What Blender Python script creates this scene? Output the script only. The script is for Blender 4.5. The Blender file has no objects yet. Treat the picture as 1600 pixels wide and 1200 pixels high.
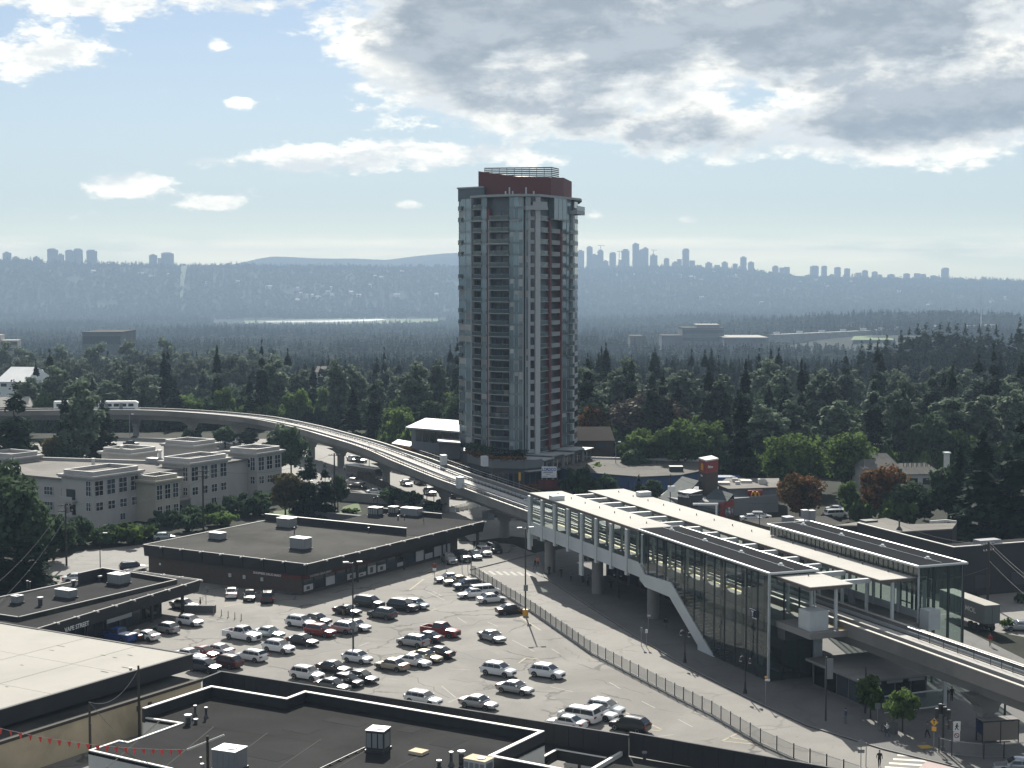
import bpy, math, random
import numpy as np
from mathutils import Vector, Matrix

random.seed(7)
RNG = np.random.default_rng(7)
sc = bpy.context.scene
COL = sc.collection
R = math.radians

# ---------------------------------------------------------------- camera
CAM_H = 50.0
FPX = 2500.0
PITCH = math.atan(170.0 / FPX)
cam_d = bpy.data.cameras.new("camera")
cam_d.sensor_width = 36.0
cam_d.lens = 36.0 * FPX / 1600.0
cam_d.clip_start = 0.5
cam_d.clip_end = 60000.0
cam = bpy.data.objects.new("camera", cam_d)
COL.objects.link(cam)
cam.location = (0, 0, CAM_H)
cam.rotation_euler = (math.pi / 2 - PITCH, 0, 0)
sc.camera = cam

# ---------------------------------------------------------------- sun, sky, exposure
SUN_EL = R(33.0)
SUN_DIR = Vector((-0.07 * math.cos(SUN_EL), 0.9975 * math.cos(SUN_EL), math.sin(SUN_EL))).normalized()
sun_d = bpy.data.lights.new("sun", 'SUN')
sun_d.energy = 5.0
sun_d.angle = R(0.5)
sun_d.color = (1.0, 0.945, 0.85)
sun = bpy.data.objects.new("sun", sun_d)
COL.objects.link(sun)
sun.location = (0, 0, 300)
sun.rotation_euler = SUN_DIR.to_track_quat('Z', 'Y').to_euler()

sc.view_settings.view_transform = 'Standard'
sc.view_settings.look = 'None'
sc.view_settings.gamma = 1.0
sc.view_settings.use_curve_mapping = False
sc.view_settings.exposure = 0.74
sc.render.engine = 'CYCLES'
sc.cycles.use_denoising = True
sc.cycles.max_bounces = 6
sc.cycles.diffuse_bounces = 2
sc.cycles.glossy_bounces = 2
sc.cycles.transmission_bounces = 4
sc.cycles.transparent_max_bounces = 12
sc.cycles.volume_bounces = 0
sc.cycles.caustics_reflective = False
sc.cycles.caustics_refractive = False
sc.cycles.sample_clamp_indirect = 4.0


class E:
    """a node socket that can be computed with"""
    def __init__(s, nt, sock): s.nt, s.s = nt, sock
    def _m(s, op, *a, clamp=False):
        n = s.nt.nodes.new('ShaderNodeMath'); n.operation = op; n.use_clamp = clamp
        for i, x in enumerate((s,) + a):
            if isinstance(x, E): s.nt.links.new(x.s, n.inputs[i])
            else: n.inputs[i].default_value = x
        return E(s.nt, n.outputs[0])
    def __add__(s, o): return s._m('ADD', o)
    def __sub__(s, o): return s._m('SUBTRACT', o)
    def __mul__(s, o): return s._m('MULTIPLY', o)
    def __truediv__(s, o): return s._m('DIVIDE', o)
    def mn(s, o): return s._m('MINIMUM', o)
    def mx(s, o): return s._m('MAXIMUM', o)
    def f(s, op, *a): return s._m(op, *a)
    def step(s, a, b):
        n = s.nt.nodes.new('ShaderNodeMapRange'); n.interpolation_type = 'SMOOTHSTEP'
        s.nt.links.new(s.s, n.inputs[0]); n.inputs[1].default_value = a; n.inputs[2].default_value = b
        return E(s.nt, n.outputs[0])


def mixcol(nt, fac, a, b, blend='MIX'):
    n = nt.nodes.new('ShaderNodeMix'); n.data_type = 'RGBA'; n.blend_type = blend
    for k, x in ((0, fac), (6, a), (7, b)):
        if isinstance(x, E): nt.links.new(x.s, n.inputs[k])
        elif hasattr(x, 'is_output'): nt.links.new(x, n.inputs[k])
        else: n.inputs[k].default_value = x if k == 0 else (x[0], x[1], x[2], 1)
    return n.outputs[2]


def noise(nt, vec, scale, detail=4, rough=0.55, dist=0.0, dims='3D'):
    n = nt.nodes.new('ShaderNodeTexNoise'); n.noise_dimensions = dims
    n.inputs['Scale'].default_value = scale; n.inputs['Detail'].default_value = detail
    n.inputs['Roughness'].default_value = rough; n.inputs['Distortion'].default_value = dist
    if vec is not None: nt.links.new(vec, n.inputs['Vector'])
    return E(nt, n.outputs[0])


world = bpy.data.worlds.new("World")
sc.world = world
world.use_nodes = True
SKY_STR = 0.058


def build_sky():
    nt = world.node_tree; nt.nodes.clear()
    L = nt.links.new
    out = nt.nodes.new('ShaderNodeOutputWorld'); bg = nt.nodes.new('ShaderNodeBackground')
    sky = nt.nodes.new('ShaderNodeTexSky'); sky.sky_type = 'NISHITA'; sky.sun_disc = False
    sky.sun_elevation = SUN_EL; sky.sun_rotation = math.atan2(SUN_DIR.x, SUN_DIR.y)
    sky.altitude = 150; sky.air_density = 0.72; sky.dust_density = 0.18; sky.ozone_density = 1.5
    tc = nt.nodes.new('ShaderNodeTexCoord'); sep = nt.nodes.new('ShaderNodeSeparateXYZ')
    L(tc.outputs['Generated'], sep.inputs[0])
    X, Y, Z = (E(nt, sep.outputs[i]) for i in range(3))
    az = X._m('ARCTAN2', Y)
    el = Z
    # stretched direction: clouds seen edge-on are flatter than wide
    comb = nt.nodes.new('ShaderNodeCombineXYZ')
    for i, x in enumerate((X, Y, Z * 2.3)): L(x.s, comb.inputs[i])
    vec = comb.outputs[0]
    up = nt.nodes.new('ShaderNodeVectorMath'); up.operation = 'ADD'
    L(vec, up.inputs[0]); up.inputs[1].default_value = (0.0, 0, 0.03)
    n1 = noise(nt, vec, 15.0, 11, 0.62, 0.12)
    n1u = noise(nt, up.outputs[0], 15.0, 8, 0.62, 0.12)
    n2 = noise(nt, vec, 4.0, 3, 0.5)
    n5 = (noise(nt, vec, 52.0, 5, 0.6, 0.3) - 0.5) * 0.85

    def blob(px, py, rx, ry, amp):
        a = (az - math.atan((px - 800) / FPX)) * (FPX / rx)
        b = (el - (430 - py) / FPX) * (FPX / ry)
        q = (a * a + b * b) * -1.0
        return q._m('EXPONENT') * amp
    # cloud banks in view
    spec = [(1340, 60, 330, 95, .86), (880, 140, 210, 80, .58), (1230, 225, 250, 42, .50), (1480, 200, 170, 55, .40),
            (640, 45, 190, 60, .42), (860, 20, 190, 60, .50), (640, 150, 110, 70, .30), (60, 110, 120, 34, .50), (130, 20, 330, 30, .42),
            (200, 292, 70, 19, .72), (480, 254, 68, 19, .66), (690, 248, 150, 22, .56), (340, 320, 42, 13, .66), (310, 258, 58, 12, .56),
            (345, 84, 24, 15, .62), (375, 170, 34, 12, .54), (640, 322, 26, 11, .52), (1075, 342, 18, 8, .46), (930, 338, 22, 8, .48), (950, 235, 90, 12, -.3), (1190, 160, 60, 14, -.25),
            (290, 150, 230, 120, -.20), (250, 210, 400, 50, -.16), (1150, 310, 500, 48, -.30), (300, 345, 400, 30, -.16), (640, 200, 60, 50, -.1)]
    bias = None
    for s_ in spec:
        b = blob(*s_)
        bias = b if bias is None else bias + b
    # low band of cloud along the horizon, and broken cloud carried on round the rest of the dome
    flat = nt.nodes.new('ShaderNodeCombineXYZ')
    for i, x in enumerate((X, Y, Z * 9.0)): L(x.s, flat.inputs[i])
    n3 = noise(nt, flat.outputs[0], 9.0, 7, 0.6)
    band = (el - 0.0145) * (1 / 0.0090)
    band = ((band * band) * -1.0)._m('EXPONENT') * ((n3 - 0.34) * 2.6)
    quiet = el.step(0.018, 0.040)
    rest = el.step(0.17, 0.30) * ((n2 - 0.5) * 1.1 + 0.16)
    big = None
    for s_ in spec[:6]:
        b = blob(*s_); big = b if big is None else big + b
    calm = (big + rest).step(0.10, 0.35)
    n5 = n5 * (calm * -0.72 + 1.0)
    dens = ((n1 - 0.5) * 1.7 + (n2 - 0.5) * 0.25 + n5) * quiet + bias + rest - 0.16
    densu = ((n1u - 0.5) * 1.7 + (n2 - 0.5) * 0.25 + n5) * quiet + bias + rest - 0.16
    alpha = dens.step(-0.06, 0.20)
    n4 = noise(nt, vec, 4.6, 5, 0.55, 0.2)
    thick = ((dens - 0.10) * 1.15 + (n4 - 0.5) * 1.9).step(0.06, 0.50) * calm
    lit = (dens - densu).step(-0.22, 0.22)          # thinner towards the sun: brighter rim
    white = mixcol(nt, lit, (9.2, 9.6, 9.7), (15.5, 14.9, 13.2))
    grey = mixcol(nt, lit, (3.9, 4.55, 5.25), (5.6, 6.2, 6.8))
    ccol = mixcol(nt, thick, white, grey)
    # thin veil of moisture near the horizon
    veil = el.step(0.26, 0.0) * 0.72
    base = mixcol(nt, veil, sky.outputs[0], (7.3, 8.2, 8.0))
    base = mixcol(nt, band.step(0.0, 0.55) * 0.85, base, (13.0, 12.6, 11.5))
    fin = mixcol(nt, alpha, base, ccol)
    # the air lightens strongly in the last degrees above the horizon, all the way round
    g = ((el * (1 / 0.024)) * (el * (1 / 0.024)) * -1.0)._m('EXPONENT')
    tint = nt.nodes.new('ShaderNodeCombineXYZ')
    for i, k in enumerate((1.6, 1.3, 0.6)): L((g * k + 1.0).s, tint.inputs[i])
    vm = nt.nodes.new('ShaderNodeVectorMath'); vm.operation = 'MULTIPLY'; L(fin, vm.inputs[0]); L(tint.outputs[0], vm.inputs[1]); fin = vm.outputs[0]
    L(fin, bg.inputs[0]); bg.inputs[1].default_value = SKY_STR
    L(bg.outputs[0], out.inputs[0])


build_sky()

# ---------------------------------------------------------------- pixel -> place
_cp, _sp = math.cos(PITCH), math.sin(PITCH)


def ray(px, py):
    a, b = px - 800.0, 600.0 - py
    return Vector((a, FPX * _cp + b * _sp, -FPX * _sp + b * _cp))


def P(px, py, z=0.0):
    d = ray(px, py); t = (z - CAM_H) / d.z
    return Vector((d.x * t, d.y * t, z))


def PY(px, y, z=0.0):
    """point in the column px of the photograph at depth y (metres ahead)"""
    best = y
    k = (px - 800.0) / FPX
    dep = y * _cp + (CAM_H - z) * _sp
    return Vector((k * dep, y, z))


def ZA(py, y):
    """height seen at row py at depth y"""
    d = ray(800, py); return CAM_H + d.z * y / d.y


U_ANG = R(-31.5)
U = Vector((math.cos(U_ANG), math.sin(U_ANG), 0)); V = Vector((-U.y, U.x, 0))
S_ANG = R(-68.6)
S = Vector((math.cos(S_ANG), math.sin(S_ANG), 0)); T = Vector((-S.y, S.x, 0))

# ---------------------------------------------------------------- mesh building


class MB:
    def __init__(s): s.v = []; s.f = []
    def add(s, vs, fs):
        o = len(s.v); s.v += [tuple(v) for v in vs]; s.f += [tuple(i + o for i in f) for f in fs]; return s
    def box(s, x0, y0, z0, x1, y1, z1):
        return s.add([(x0, y0, z0), (x1, y0, z0), (x1, y1, z0), (x0, y1, z0), (x0, y0, z1), (x1, y0, z1), (x1, y1, z1), (x0, y1, z1)],
                     [(0, 3, 2, 1), (4, 5, 6, 7), (0, 1, 5, 4), (1, 2, 6, 5), (2, 3, 7, 6), (3, 0, 4, 7)])
    def prism(s, poly, z0, z1):
        n = len(poly)
        if sum(poly[i][0] * poly[(i + 1) % n][1] - poly[(i + 1) % n][0] * poly[i][1] for i in range(n)) < 0: poly = poly[::-1]
        zt = z1 if hasattr(z1, '__len__') else [z1] * n
        vs = [(p[0], p[1], z0) for p in poly] + [(p[0], p[1], zt[i]) for i, p in enumerate(poly)]
        return s.add(vs, [tuple(range(n - 1, -1, -1)), tuple(range(n, 2 * n))] + [(i, (i + 1) % n, n + (i + 1) % n, n + i) for i in range(n)])
    def sheet(s, poly, z):
        n = len(poly)
        if sum(poly[i][0] * poly[(i + 1) % n][1] - poly[(i + 1) % n][0] * poly[i][1] for i in range(n)) < 0: poly = poly[::-1]
        return s.add([(p[0], p[1], z) for p in poly], [tuple(range(n))])
    def cyl(s, x, y, z0, z1, r, n=10, r2=None):
        r2 = r if r2 is None else r2
        c = [(math.cos(2 * math.pi * i / n), math.sin(2 * math.pi * i / n)) for i in range(n)]
        return s.add([(x + r * a, y + r * b, z0) for a, b in c] + [(x + r2 * a, y + r2 * b, z1) for a, b in c],
                     [tuple(range(n - 1, -1, -1)), tuple(range(n, 2 * n))] + [(i, (i + 1) % n, n + (i + 1) % n, n + i) for i in range(n)])
    def tube(s, pts, r, n=6):
        pts = [Vector(p) for p in pts]; rings = []
        for i, p in enumerate(pts):
            d = (pts[min(i + 1, len(pts) - 1)] - pts[max(i - 1, 0)]).normalized()
            a = d.cross(Vector((0, 0, 1)))
            if a.length < 1e-3: a = Vector((1, 0, 0))
            a.normalize(); b = a.cross(d)
            rr = r[i] if hasattr(r, '__len__') else r
            rings += [p + (a * math.cos(2 * math.pi * k / n) + b * math.sin(2 * math.pi * k / n)) * rr for k in range(n)]
        fs = []
        for i in range(len(pts) - 1):
            for k in range(n):
                fs.append((i * n + k, i * n + (k + 1) % n, (i + 1) * n + (k + 1) % n, (i + 1) * n + k))
        m = (len(pts) - 1) * n
        fs += [tuple(range(n - 1, -1, -1)), tuple(range(m, m + n))]
        return s.add(rings, fs)
    def beam(s, p, q, w, h):
        """box of width w, height h along p -> q (centred)"""
        p, q = Vector(p), Vector(q); d = (q - p).normalized()
        a = d.cross(Vector((0, 0, 1)))
        if a.length < 1e-3: a = Vector((1, 0, 0))
        a.normalize(); b = a.cross(d)
        vs = [e + a * (i * w / 2) + b * (j * h / 2) for e in (p, q) for i, j in ((-1, -1), (1, -1), (1, 1), (-1, 1))]
        return s.add(vs, [(0, 3, 2, 1), (4, 5, 6, 7), (0, 1, 5, 4), (1, 2, 6, 5), (2, 3, 7, 6), (3, 0, 4, 7)])
    def quad(s, *p): return s.add(p, [tuple(range(len(p)))])
    def wall(s, path, z0, z1, th, closed=False):
        """upright wall of thickness th following a plan path (thickness to the left of the path)"""
        n = len(path); pts = [Vector((p[0], p[1], 0)) for p in path]; inner = []
        for i in range(n):
            a = pts[i - 1] if (i > 0 or closed) else None
            b = pts[(i + 1) % n] if (i < n - 1 or closed) else None
            ns = []
            if a is not None: d = (pts[i] - a).normalized(); ns.append(Vector((-d.y, d.x, 0)))
            if b is not None: d = (b - pts[i]).normalized(); ns.append(Vector((-d.y, d.x, 0)))
            m = sum(ns, Vector()).normalized()
            inner.append(pts[i] + m * (th / max(0.4, m.dot(ns[0]))))
        for i in range(n if closed else n - 1):
            j = (i + 1) % n
            a, b, c, d = pts[i], pts[j], inner[j], inner[i]
            s.add([(p.x, p.y, z) for z in (z0, z1) for p in (a, b, c, d)],
                  [(0, 3, 2, 1), (4, 5, 6, 7), (0, 1, 5, 4), (1, 2, 6, 5), (2, 3, 7, 6), (3, 0, 4, 7)])
        return s
    def mesh(s, name):
        me = bpy.data.meshes.new(name); me.from_pydata(s.v, [], s.f); me.update(); return me


def setmat(me, m):
    me.materials.clear()
    for x in (m if isinstance(m, (list, tuple)) else [m]): me.materials.append(x)
    return me


def thing(name, label, cat, loc=(0, 0, 0), rot=0.0, group=None, kind=None):
    o = bpy.data.objects.new(name, None); COL.objects.link(o)
    o.location = loc; o.rotation_euler = (0, 0, rot); o.empty_display_size = 0.5
    o['label'] = label; o['category'] = cat
    if group: o['group'] = group
    if kind: o['kind'] = kind
    return o


def part(name, m, mat_, parent, loc=(0, 0, 0), rot=0.0, label=None, kind=None):
    me = m.mesh(name) if isinstance(m, MB) else m
    if mat_ is not None and not me.materials: setmat(me, mat_)
    o = bpy.data.objects.new(name, me); COL.objects.link(o)
    o.parent = parent; o.location = loc; o.rotation_euler = (0, 0, rot)
    if label: o['label'] = label
    if kind: o['kind'] = kind
    return o


def single(name, m, mat_, label, cat, loc=(0, 0, 0), rot=0.0, group=None, kind=None):
    o = part(name, m, mat_, None, loc, rot); o['label'] = label
    if kind: o['kind'] = kind
    if kind not in ('structure', 'stuff'): o['category'] = cat
    if group: o['group'] = group
    return o


def structure(name, m, mat_, label, loc=(0, 0, 0)):
    o = part(name, m, mat_, None, loc); o['kind'] = 'structure'; o['label'] = label; return o


def copy_tree(o, parent=None):
    c = o.copy(); COL.objects.link(c); c.parent = parent
    for ch in list(o.children): copy_tree(ch, c)
    return c


def text(name, body, size, mat_, parent, loc, rot, ext=0.02, align='LEFT', sx=1.0, bold=.012):
    cu = bpy.data.curves.new(name, 'FONT'); cu.body = body; cu.size = size; cu.extrude = ext; cu.align_x = align; cu.resolution_u = 3; cu.offset = bold * size
    o = bpy.data.objects.new(name, cu)
    dg = bpy.context.evaluated_depsgraph_get
    COL.objects.link(o); me = bpy.data.meshes.new_from_object(o.evaluated_get(dg())); me.name = name
    bpy.data.objects.remove(o)
    setmat(me, mat_)
    o = bpy.data.objects.new(name, me); COL.objects.link(o); o.parent = parent; o.location = loc; o.rotation_euler = rot; o.scale = (sx, 1, 1)
    return o


# ---------------------------------------------------------------- materials
_M = {}


def mat(name, col, rough=0.8, metal=0.0, var=0.0, scale=0.6, bump=0.0, coat=0.0, rnd=0.0, spec=None, grime=0.0, coord='Object'):
    if name in _M: return _M[name]
    m = bpy.data.materials.new(name); m.use_nodes = True; nt = m.node_tree
    b = nt.nodes['Principled BSDF']; L = nt.links.new
    b.inputs['Roughness'].default_value = rough; b.inputs['Metallic'].default_value = metal
    if spec is not None: b.inputs['Specular IOR Level'].default_value = spec
    if coat: b.inputs['Coat Weight'].default_value = coat; b.inputs['Coat Roughness'].default_value = 0.06
    c = (col[0], col[1], col[2], 1)
    if not (var or rnd or grime or bump):
        b.inputs['Base Color'].default_value = c
    else:
        tc = nt.nodes.new('ShaderNodeTexCoord'); v = tc.outputs[coord]
        n = noise(nt, v, scale, 6, 0.62)
        k = None
        if var: k = (n - 0.5) * (2.6 * var) + 1.0
        if grime:
            g = noise(nt, v, scale * 0.17, 5, 0.6, 0.6).step(0.44, 0.66) * -grime + 1.0
            k = g if k is None else k * g
        if rnd:
            oi = nt.nodes.new('ShaderNodeObjectInfo')
            r_ = (E(nt, oi.outputs['Random']) - 0.5) * (2 * rnd) + 1.0
            k = r_ if k is None else k * r_
        if k is not None:
            vm = nt.nodes.new('ShaderNodeVectorMath'); vm.operation = 'SCALE'
            vm.inputs[0].default_value = col; L(k.mx(0.05).s, vm.inputs['Scale']); L(vm.outputs[0], b.inputs['Base Color'])
        else: b.inputs['Base Color'].default_value = c
        if bump:
            bp = nt.nodes.new('ShaderNodeBump'); bp.inputs['Strength'].default_value = bump; bp.inputs['Distance'].default_value = 0.05
            L(noise(nt, v, scale * 6, 5, 0.6).s, bp.inputs['Height']); L(bp.outputs[0], b.inputs['Normal'])
    _M[name] = m
    return m


def glass_mat(name, tint, opac=0.0, rough=0.02):
    """see-through sheet glass: tinted, reflecting by angle"""
    if name in _M: return _M[name]
    m = bpy.data.materials.new(name); m.use_nodes = True; nt = m.node_tree; nt.nodes.clear(); L = nt.links.new
    out = nt.nodes.new('ShaderNodeOutputMaterial'); tr = nt.nodes.new('ShaderNodeBsdfTransparent'); gl = nt.nodes.new('ShaderNodeBsdfGlossy')
    tr.inputs[0].default_value = (*tint, 1); gl.inputs['Roughness'].default_value = rough; gl.inputs[0].default_value = (.9, .95, .95, 1)
    lw = nt.nodes.new('ShaderNodeFresnel'); lw.inputs[0].default_value = 1.5
    mx = nt.nodes.new('ShaderNodeMixShader'); L((E(nt, lw.outputs[0]) * 1.2 + 0.02).s, mx.inputs[0]); L(tr.outputs[0], mx.inputs[1]); L(gl.outputs[0], mx.inputs[2])
    last = mx.outputs[0]
    if opac:
        df = nt.nodes.new('ShaderNodeBsdfDiffuse'); df.inputs[0].default_value = (tint[0] * .3, tint[1] * .33, tint[2] * .33, 1)
        m2 = nt.nodes.new('ShaderNodeMixShader'); m2.inputs[0].default_value = opac; L(last, m2.inputs[1]); L(df.outputs[0], m2.inputs[2]); last = m2.outputs[0]
    L(last, out.inputs[0]); _M[name] = m
    return m


def leaf_mat(name, col, col2, transl=0.35, rnd=0.25, gloss=0.035):
    if name in _M: return _M[name]
    m = bpy.data.materials.new(name); m.use_nodes = True; nt = m.node_tree; nt.nodes.clear(); L = nt.links.new
    out = nt.nodes.new('ShaderNodeOutputMaterial')
    tc = nt.nodes.new('ShaderNodeTexCoord'); oi = nt.nodes.new('ShaderNodeObjectInfo')
    n = noise(nt, tc.outputs['Object'], 0.55, 3, 0.6)
    c = mixcol(nt, n.step(0.35, 0.65), col, col2)
    r_ = (E(nt, oi.outputs['Random']) - 0.5) * (2 * rnd) + 1.0
    vm = nt.nodes.new('ShaderNodeVectorMath'); vm.operation = 'SCALE'; L(c, vm.inputs[0]); L(r_.s, vm.inputs['Scale'])
    d = nt.nodes.new('ShaderNodeBsdfDiffuse'); t = nt.nodes.new('ShaderNodeBsdfTranslucent'); g = nt.nodes.new('ShaderNodeBsdfGlossy')
    g.inputs['Roughness'].default_value = 0.62; g.inputs[0].default_value = (.40, .44, .40, 1)
    L(vm.outputs[0], d.inputs[0]); L(vm.outputs[0], t.inputs[0])
    a = nt.nodes.new('ShaderNodeMixShader'); a.inputs[0].default_value = transl; L(d.outputs[0], a.inputs[1]); L(t.outputs[0], a.inputs[2])
    b = nt.nodes.new('ShaderNodeMixShader'); b.inputs[0].default_value = gloss; L(a.outputs[0], b.inputs[1]); L(g.outputs[0], b.inputs[2])
    L(b.outputs[0], out.inputs[0]); _M[name] = m
    return m


def asphalt_mat(name, col, crack=0.5, patch=0.25, rough=0.85, spec=0.35):
    if name in _M: return _M[name]
    m = bpy.data.materials.new(name); m.use_nodes = True; nt = m.node_tree; L = nt.links.new
    b = nt.nodes['Principled BSDF']; b.inputs['Roughness'].default_value = rough
    b.inputs['Specular IOR Level'].default_value = spec
    tc = nt.nodes.new('ShaderNodeTexCoord'); v = tc.outputs['Object']
    fine = (noise(nt, v, 3.0, 5, 0.7) - 0.5) * 0.35 + 1.0
    big = noise(nt, v, 0.06, 5, 0.6, 0.8).step(0.35, 0.68) * -patch + 1.0 + patch * 0.35
    mid = (noise(nt, v, 0.35, 4, 0.6) - 0.5) * 0.28 + 1.0
    k = fine * big * mid
    if crack:
        vo = nt.nodes.new('ShaderNodeTexVoronoi'); vo.feature = 'DISTANCE_TO_EDGE'; vo.inputs['Scale'].default_value = 0.11
        wv = nt.nodes.new('ShaderNodeVectorMath'); wv.operation = 'ADD'
        nn = nt.nodes.new('ShaderNodeTexNoise'); nn.inputs['Scale'].default_value = 0.35; nn.inputs['Detail'].default_value = 6; L(v, nn.inputs['Vector'])
        sc_ = nt.nodes.new('ShaderNodeVectorMath'); sc_.operation = 'SCALE'; sc_.inputs['Scale'].default_value = 3.5
        L(nn.outputs['Color'], sc_.inputs[0]); L(v, wv.inputs[0]); L(sc_.outputs[0], wv.inputs[1]); L(wv.outputs[0], vo.inputs['Vector'])
        gate = noise(nt, v, 0.09, 2).step(0.42, 0.55)
        cr = (E(nt, vo.outputs['Distance']).step(0.028, 0.008) * gate) * -crack + 1.0
        oil = noise(nt, v, 0.8, 3, 0.5).step(0.66, 0.76) * -0.28 + 1.0
        k = k * cr * oil
    vm = nt.nodes.new('ShaderNodeVectorMath'); vm.operation = 'SCALE'; vm.inputs[0].default_value = col
    L(k.mx(0.08).s, vm.inputs['Scale']); L(vm.outputs[0], b.inputs['Base Color'])
    bp = nt.nodes.new('ShaderNodeBump'); bp.inputs['Strength'].default_value = 0.25; bp.inputs['Distance'].default_value = 0.02
    L(noise(nt, v, 9.0, 4, 0.7).s, bp.inputs['Height']); L(bp.outputs[0], b.inputs['Normal'])
    _M[name] = m
    return m


C = dict(
    white=mat('white_paint', (.72, .73, .72), .5, var=.05, grime=.12),
    offwhite=mat('offwhite_render', (.60, .59, .55), .8, var=.08, grime=.18),
    conc=mat('concrete', (.215, .21, .20), .85, var=.12, scale=.5, grime=.25, bump=.15),
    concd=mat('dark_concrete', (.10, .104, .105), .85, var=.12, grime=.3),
    steelw=mat('pale_steel', (.50, .53, .53), .45, var=.06, grime=.15),
    steel=mat('grey_steel', (.32, .34, .35), .4, .6),
    dark=mat('dark_metal', (.035, .038, .042), .5),
    black=mat('black_paint', (.018, .019, .021), .45),
    fascia=mat('dark_fascia', (.020, .021, .024), .7, var=.2, scale=.4, grime=.3),
    coping=mat('pale_coping', (.58, .57, .54), .6, var=.1, scale=1.5),
    copingd=mat('dull_coping', (.30, .295, .28), .7, var=.15, scale=1.5),
    roof=asphalt_mat('tar_roof', (.027, .028, .028), 0, .6, .95, .06),
    roofg=asphalt_mat('gravel_roof', (.055, .054, .049), .25, .65, .95, .08),
    roofw=mat('white_membrane', (.40, .385, .345), .85, spec=.15, var=.05, scale=.3, grime=.12),
    rooft=mat('station_white_roof', (.49, .475, .435), .8, spec=.1, var=.03, scale=.25, grime=.08),
    roofb=mat('station_dark_roof', (.012, .014, .018), .9, spec=.02, var=.1, scale=.5),
    win=mat('window_glass', (.028, .036, .042), .08, spec=.6, rnd=.9),
    winb=mat('blue_glass', (.16, .22, .245), .10, .3, spec=.6, rnd=.35),
    frame=mat('white_frame', (.62, .63, .62), .5),
    brick=mat('brown_brick', (.075, .058, .046), .9, var=.25, scale=2.5),
    cream=mat('cream_render', (.56, .47, .32), .85, var=.1, scale=.5, grime=.3),
    red=mat('red_panel', (.23, .030, .026), .55, var=.1),
    redd=mat('dark_red_panel', (.13, .028, .026), .6, var=.12),
    blue=mat('blue_wall', (.045, .085, .19), .7, var=.15),
    greyw=mat('grey_wall', (.19, .205, .215), .8, var=.1, grime=.2),
    greyr=mat('grey_metal_roof', (.22, .24, .245), .6, var=.1, scale=.4),
    yellow=mat('yellow_paint', (.62, .42, .05), .6),
    line=mat('road_paint', (.32, .31, .285), .8, var=.45, scale=1.6),
    lineb=mat('bold_road_paint', (.58, .57, .52), .7, var=.2, scale=1.6),
    liney=mat('worn_yellow_paint', (.29, .255, .165), .8, var=.4, scale=1.6),
    tyre=mat('tyre_rubber', (.018, .018, .019), .85),
    rim=mat('wheel_rim', (.35, .36, .37), .3, .8),
    lamp=mat('head_lamp', (.75, .77, .78), .12),
    tail=mat('tail_lamp', (.28, .012, .012), .2),
    cglass=mat('car_glass', (.03, .036, .04), .05, spec=.7),
    orange=mat('orange_flag', (.85, .10, .07), .7),
    wood=mat('weathered_wood', (.050, .043, .036), .9, var=.2, scale=3),
    galv=mat('galvanised_sheet', (.27, .275, .285), .45, .3, var=.1, scale=1.2),
    sign_b=mat('blue_sign', (.03, .09, .35), .5),
    sign_d=mat('navy_sign', (.012, .02, .07), .4),
    amber=mat('amber_sign', (.70, .36, .03), .5),
    pink=mat('pink_paving', (.42, .33, .31), .85, var=.1, scale=.8),
    grass=mat('grass_turf', (.075, .115, .030), .95, var=.35, scale=1.2),
    soil=mat('dark_soil', (.045, .04, .033), .95, var=.3),
    glz=glass_mat('station_glass', (.72, .81, .79), .08),
    rail=mat('running_rail', (.30, .27, .24), .35, .7),
)

# ---------------------------------------------------------------- terrain
_KR = [0, 520, 700, 900, 1500, 2500, 4000, 5000, 6300, 6900]
_KZ = [0, 0, -15, -30, -51, -74, -103, -117, -118, -104]


def _ridge(px):      # far crest: distance and bare-ground height by column of the photograph
    r = np.interp(px, [-600, 0, 700, 900, 1300, 1600, 2300], [8000, 8000, 8300, 9300, 9500, 9600, 9600])
    y = np.interp(px, [-600, 0, 150, 400, 700, 900, 1050, 1150, 1250, 1400, 1600, 2300], [414, 414, 419, 421, 422, 424, 422, 425, 436, 439, 442, 445])
    return r, 50 + (430 - y) * r / FPX


def height(x, y):
    x = np.asarray(x, float); y = np.asarray(y, float)
    r = np.hypot(x, y); px = 800 + FPX * x / np.maximum(y, 50)
    px = np.where(y < 50, np.where(x > 0, 2300, -600), np.clip(px, -600, 2300))
    rr, rz = _ridge(px)
    z = np.interp(r, _KR, _KZ)
    t = np.clip((r - 6700) / (rr - 6700), 0, 1); t = t * t * (3 - 2 * t)
    z = np.where(r > 6700, np.interp(6700, _KR, _KZ) * (1 - t) + rz * t, z)
    back = np.clip((r - rr - 300) / 1500, 0, 1)
    z = np.where(r > rr + 300, rz * (1 - back) - 40 * back, z)
    mt = np.exp(-((r - 11900) / 500) ** 2)
    z = z + mt * np.clip(np.interp(px, [-600, 300, 420, 520, 600, 660, 720, 860, 900, 2300], [-60, 60, 190, 180, 165, 195, 225, 120, -60, -60]) + 40, 0, 400)
    g = lambda cx, cr, sx, sr, h: h * np.exp(-((px - cx) / sx) ** 2 - ((r - cr) / sr) ** 2)
    z = z + g(1450, 3600, 330, 420, 44) + g(1150, 4700, 260, 350, 26) + g(1560, 2500, 200, 300, 20) + g(1500, 960, 130, 160, 12) + g(1390, 2800, 190, 220, 26) + g(250, 7300, 500, 300, 22)
    amp = np.clip((r - 700) / 2500, 0, 1)
    z = z + amp * (4.5 * np.sin(x * .0041 + 1.3) * np.sin(y * .0031) + 3 * np.sin(x * .011 + y * .006) + 2 * np.sin(y * .013 - x * .004))
    lake = (np.abs(r - 5750) < 420) & (px > 250) & (px < 780)
    return np.where(lake, -121.0, z)


def h1(x, y): return float(height(x, y))


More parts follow.
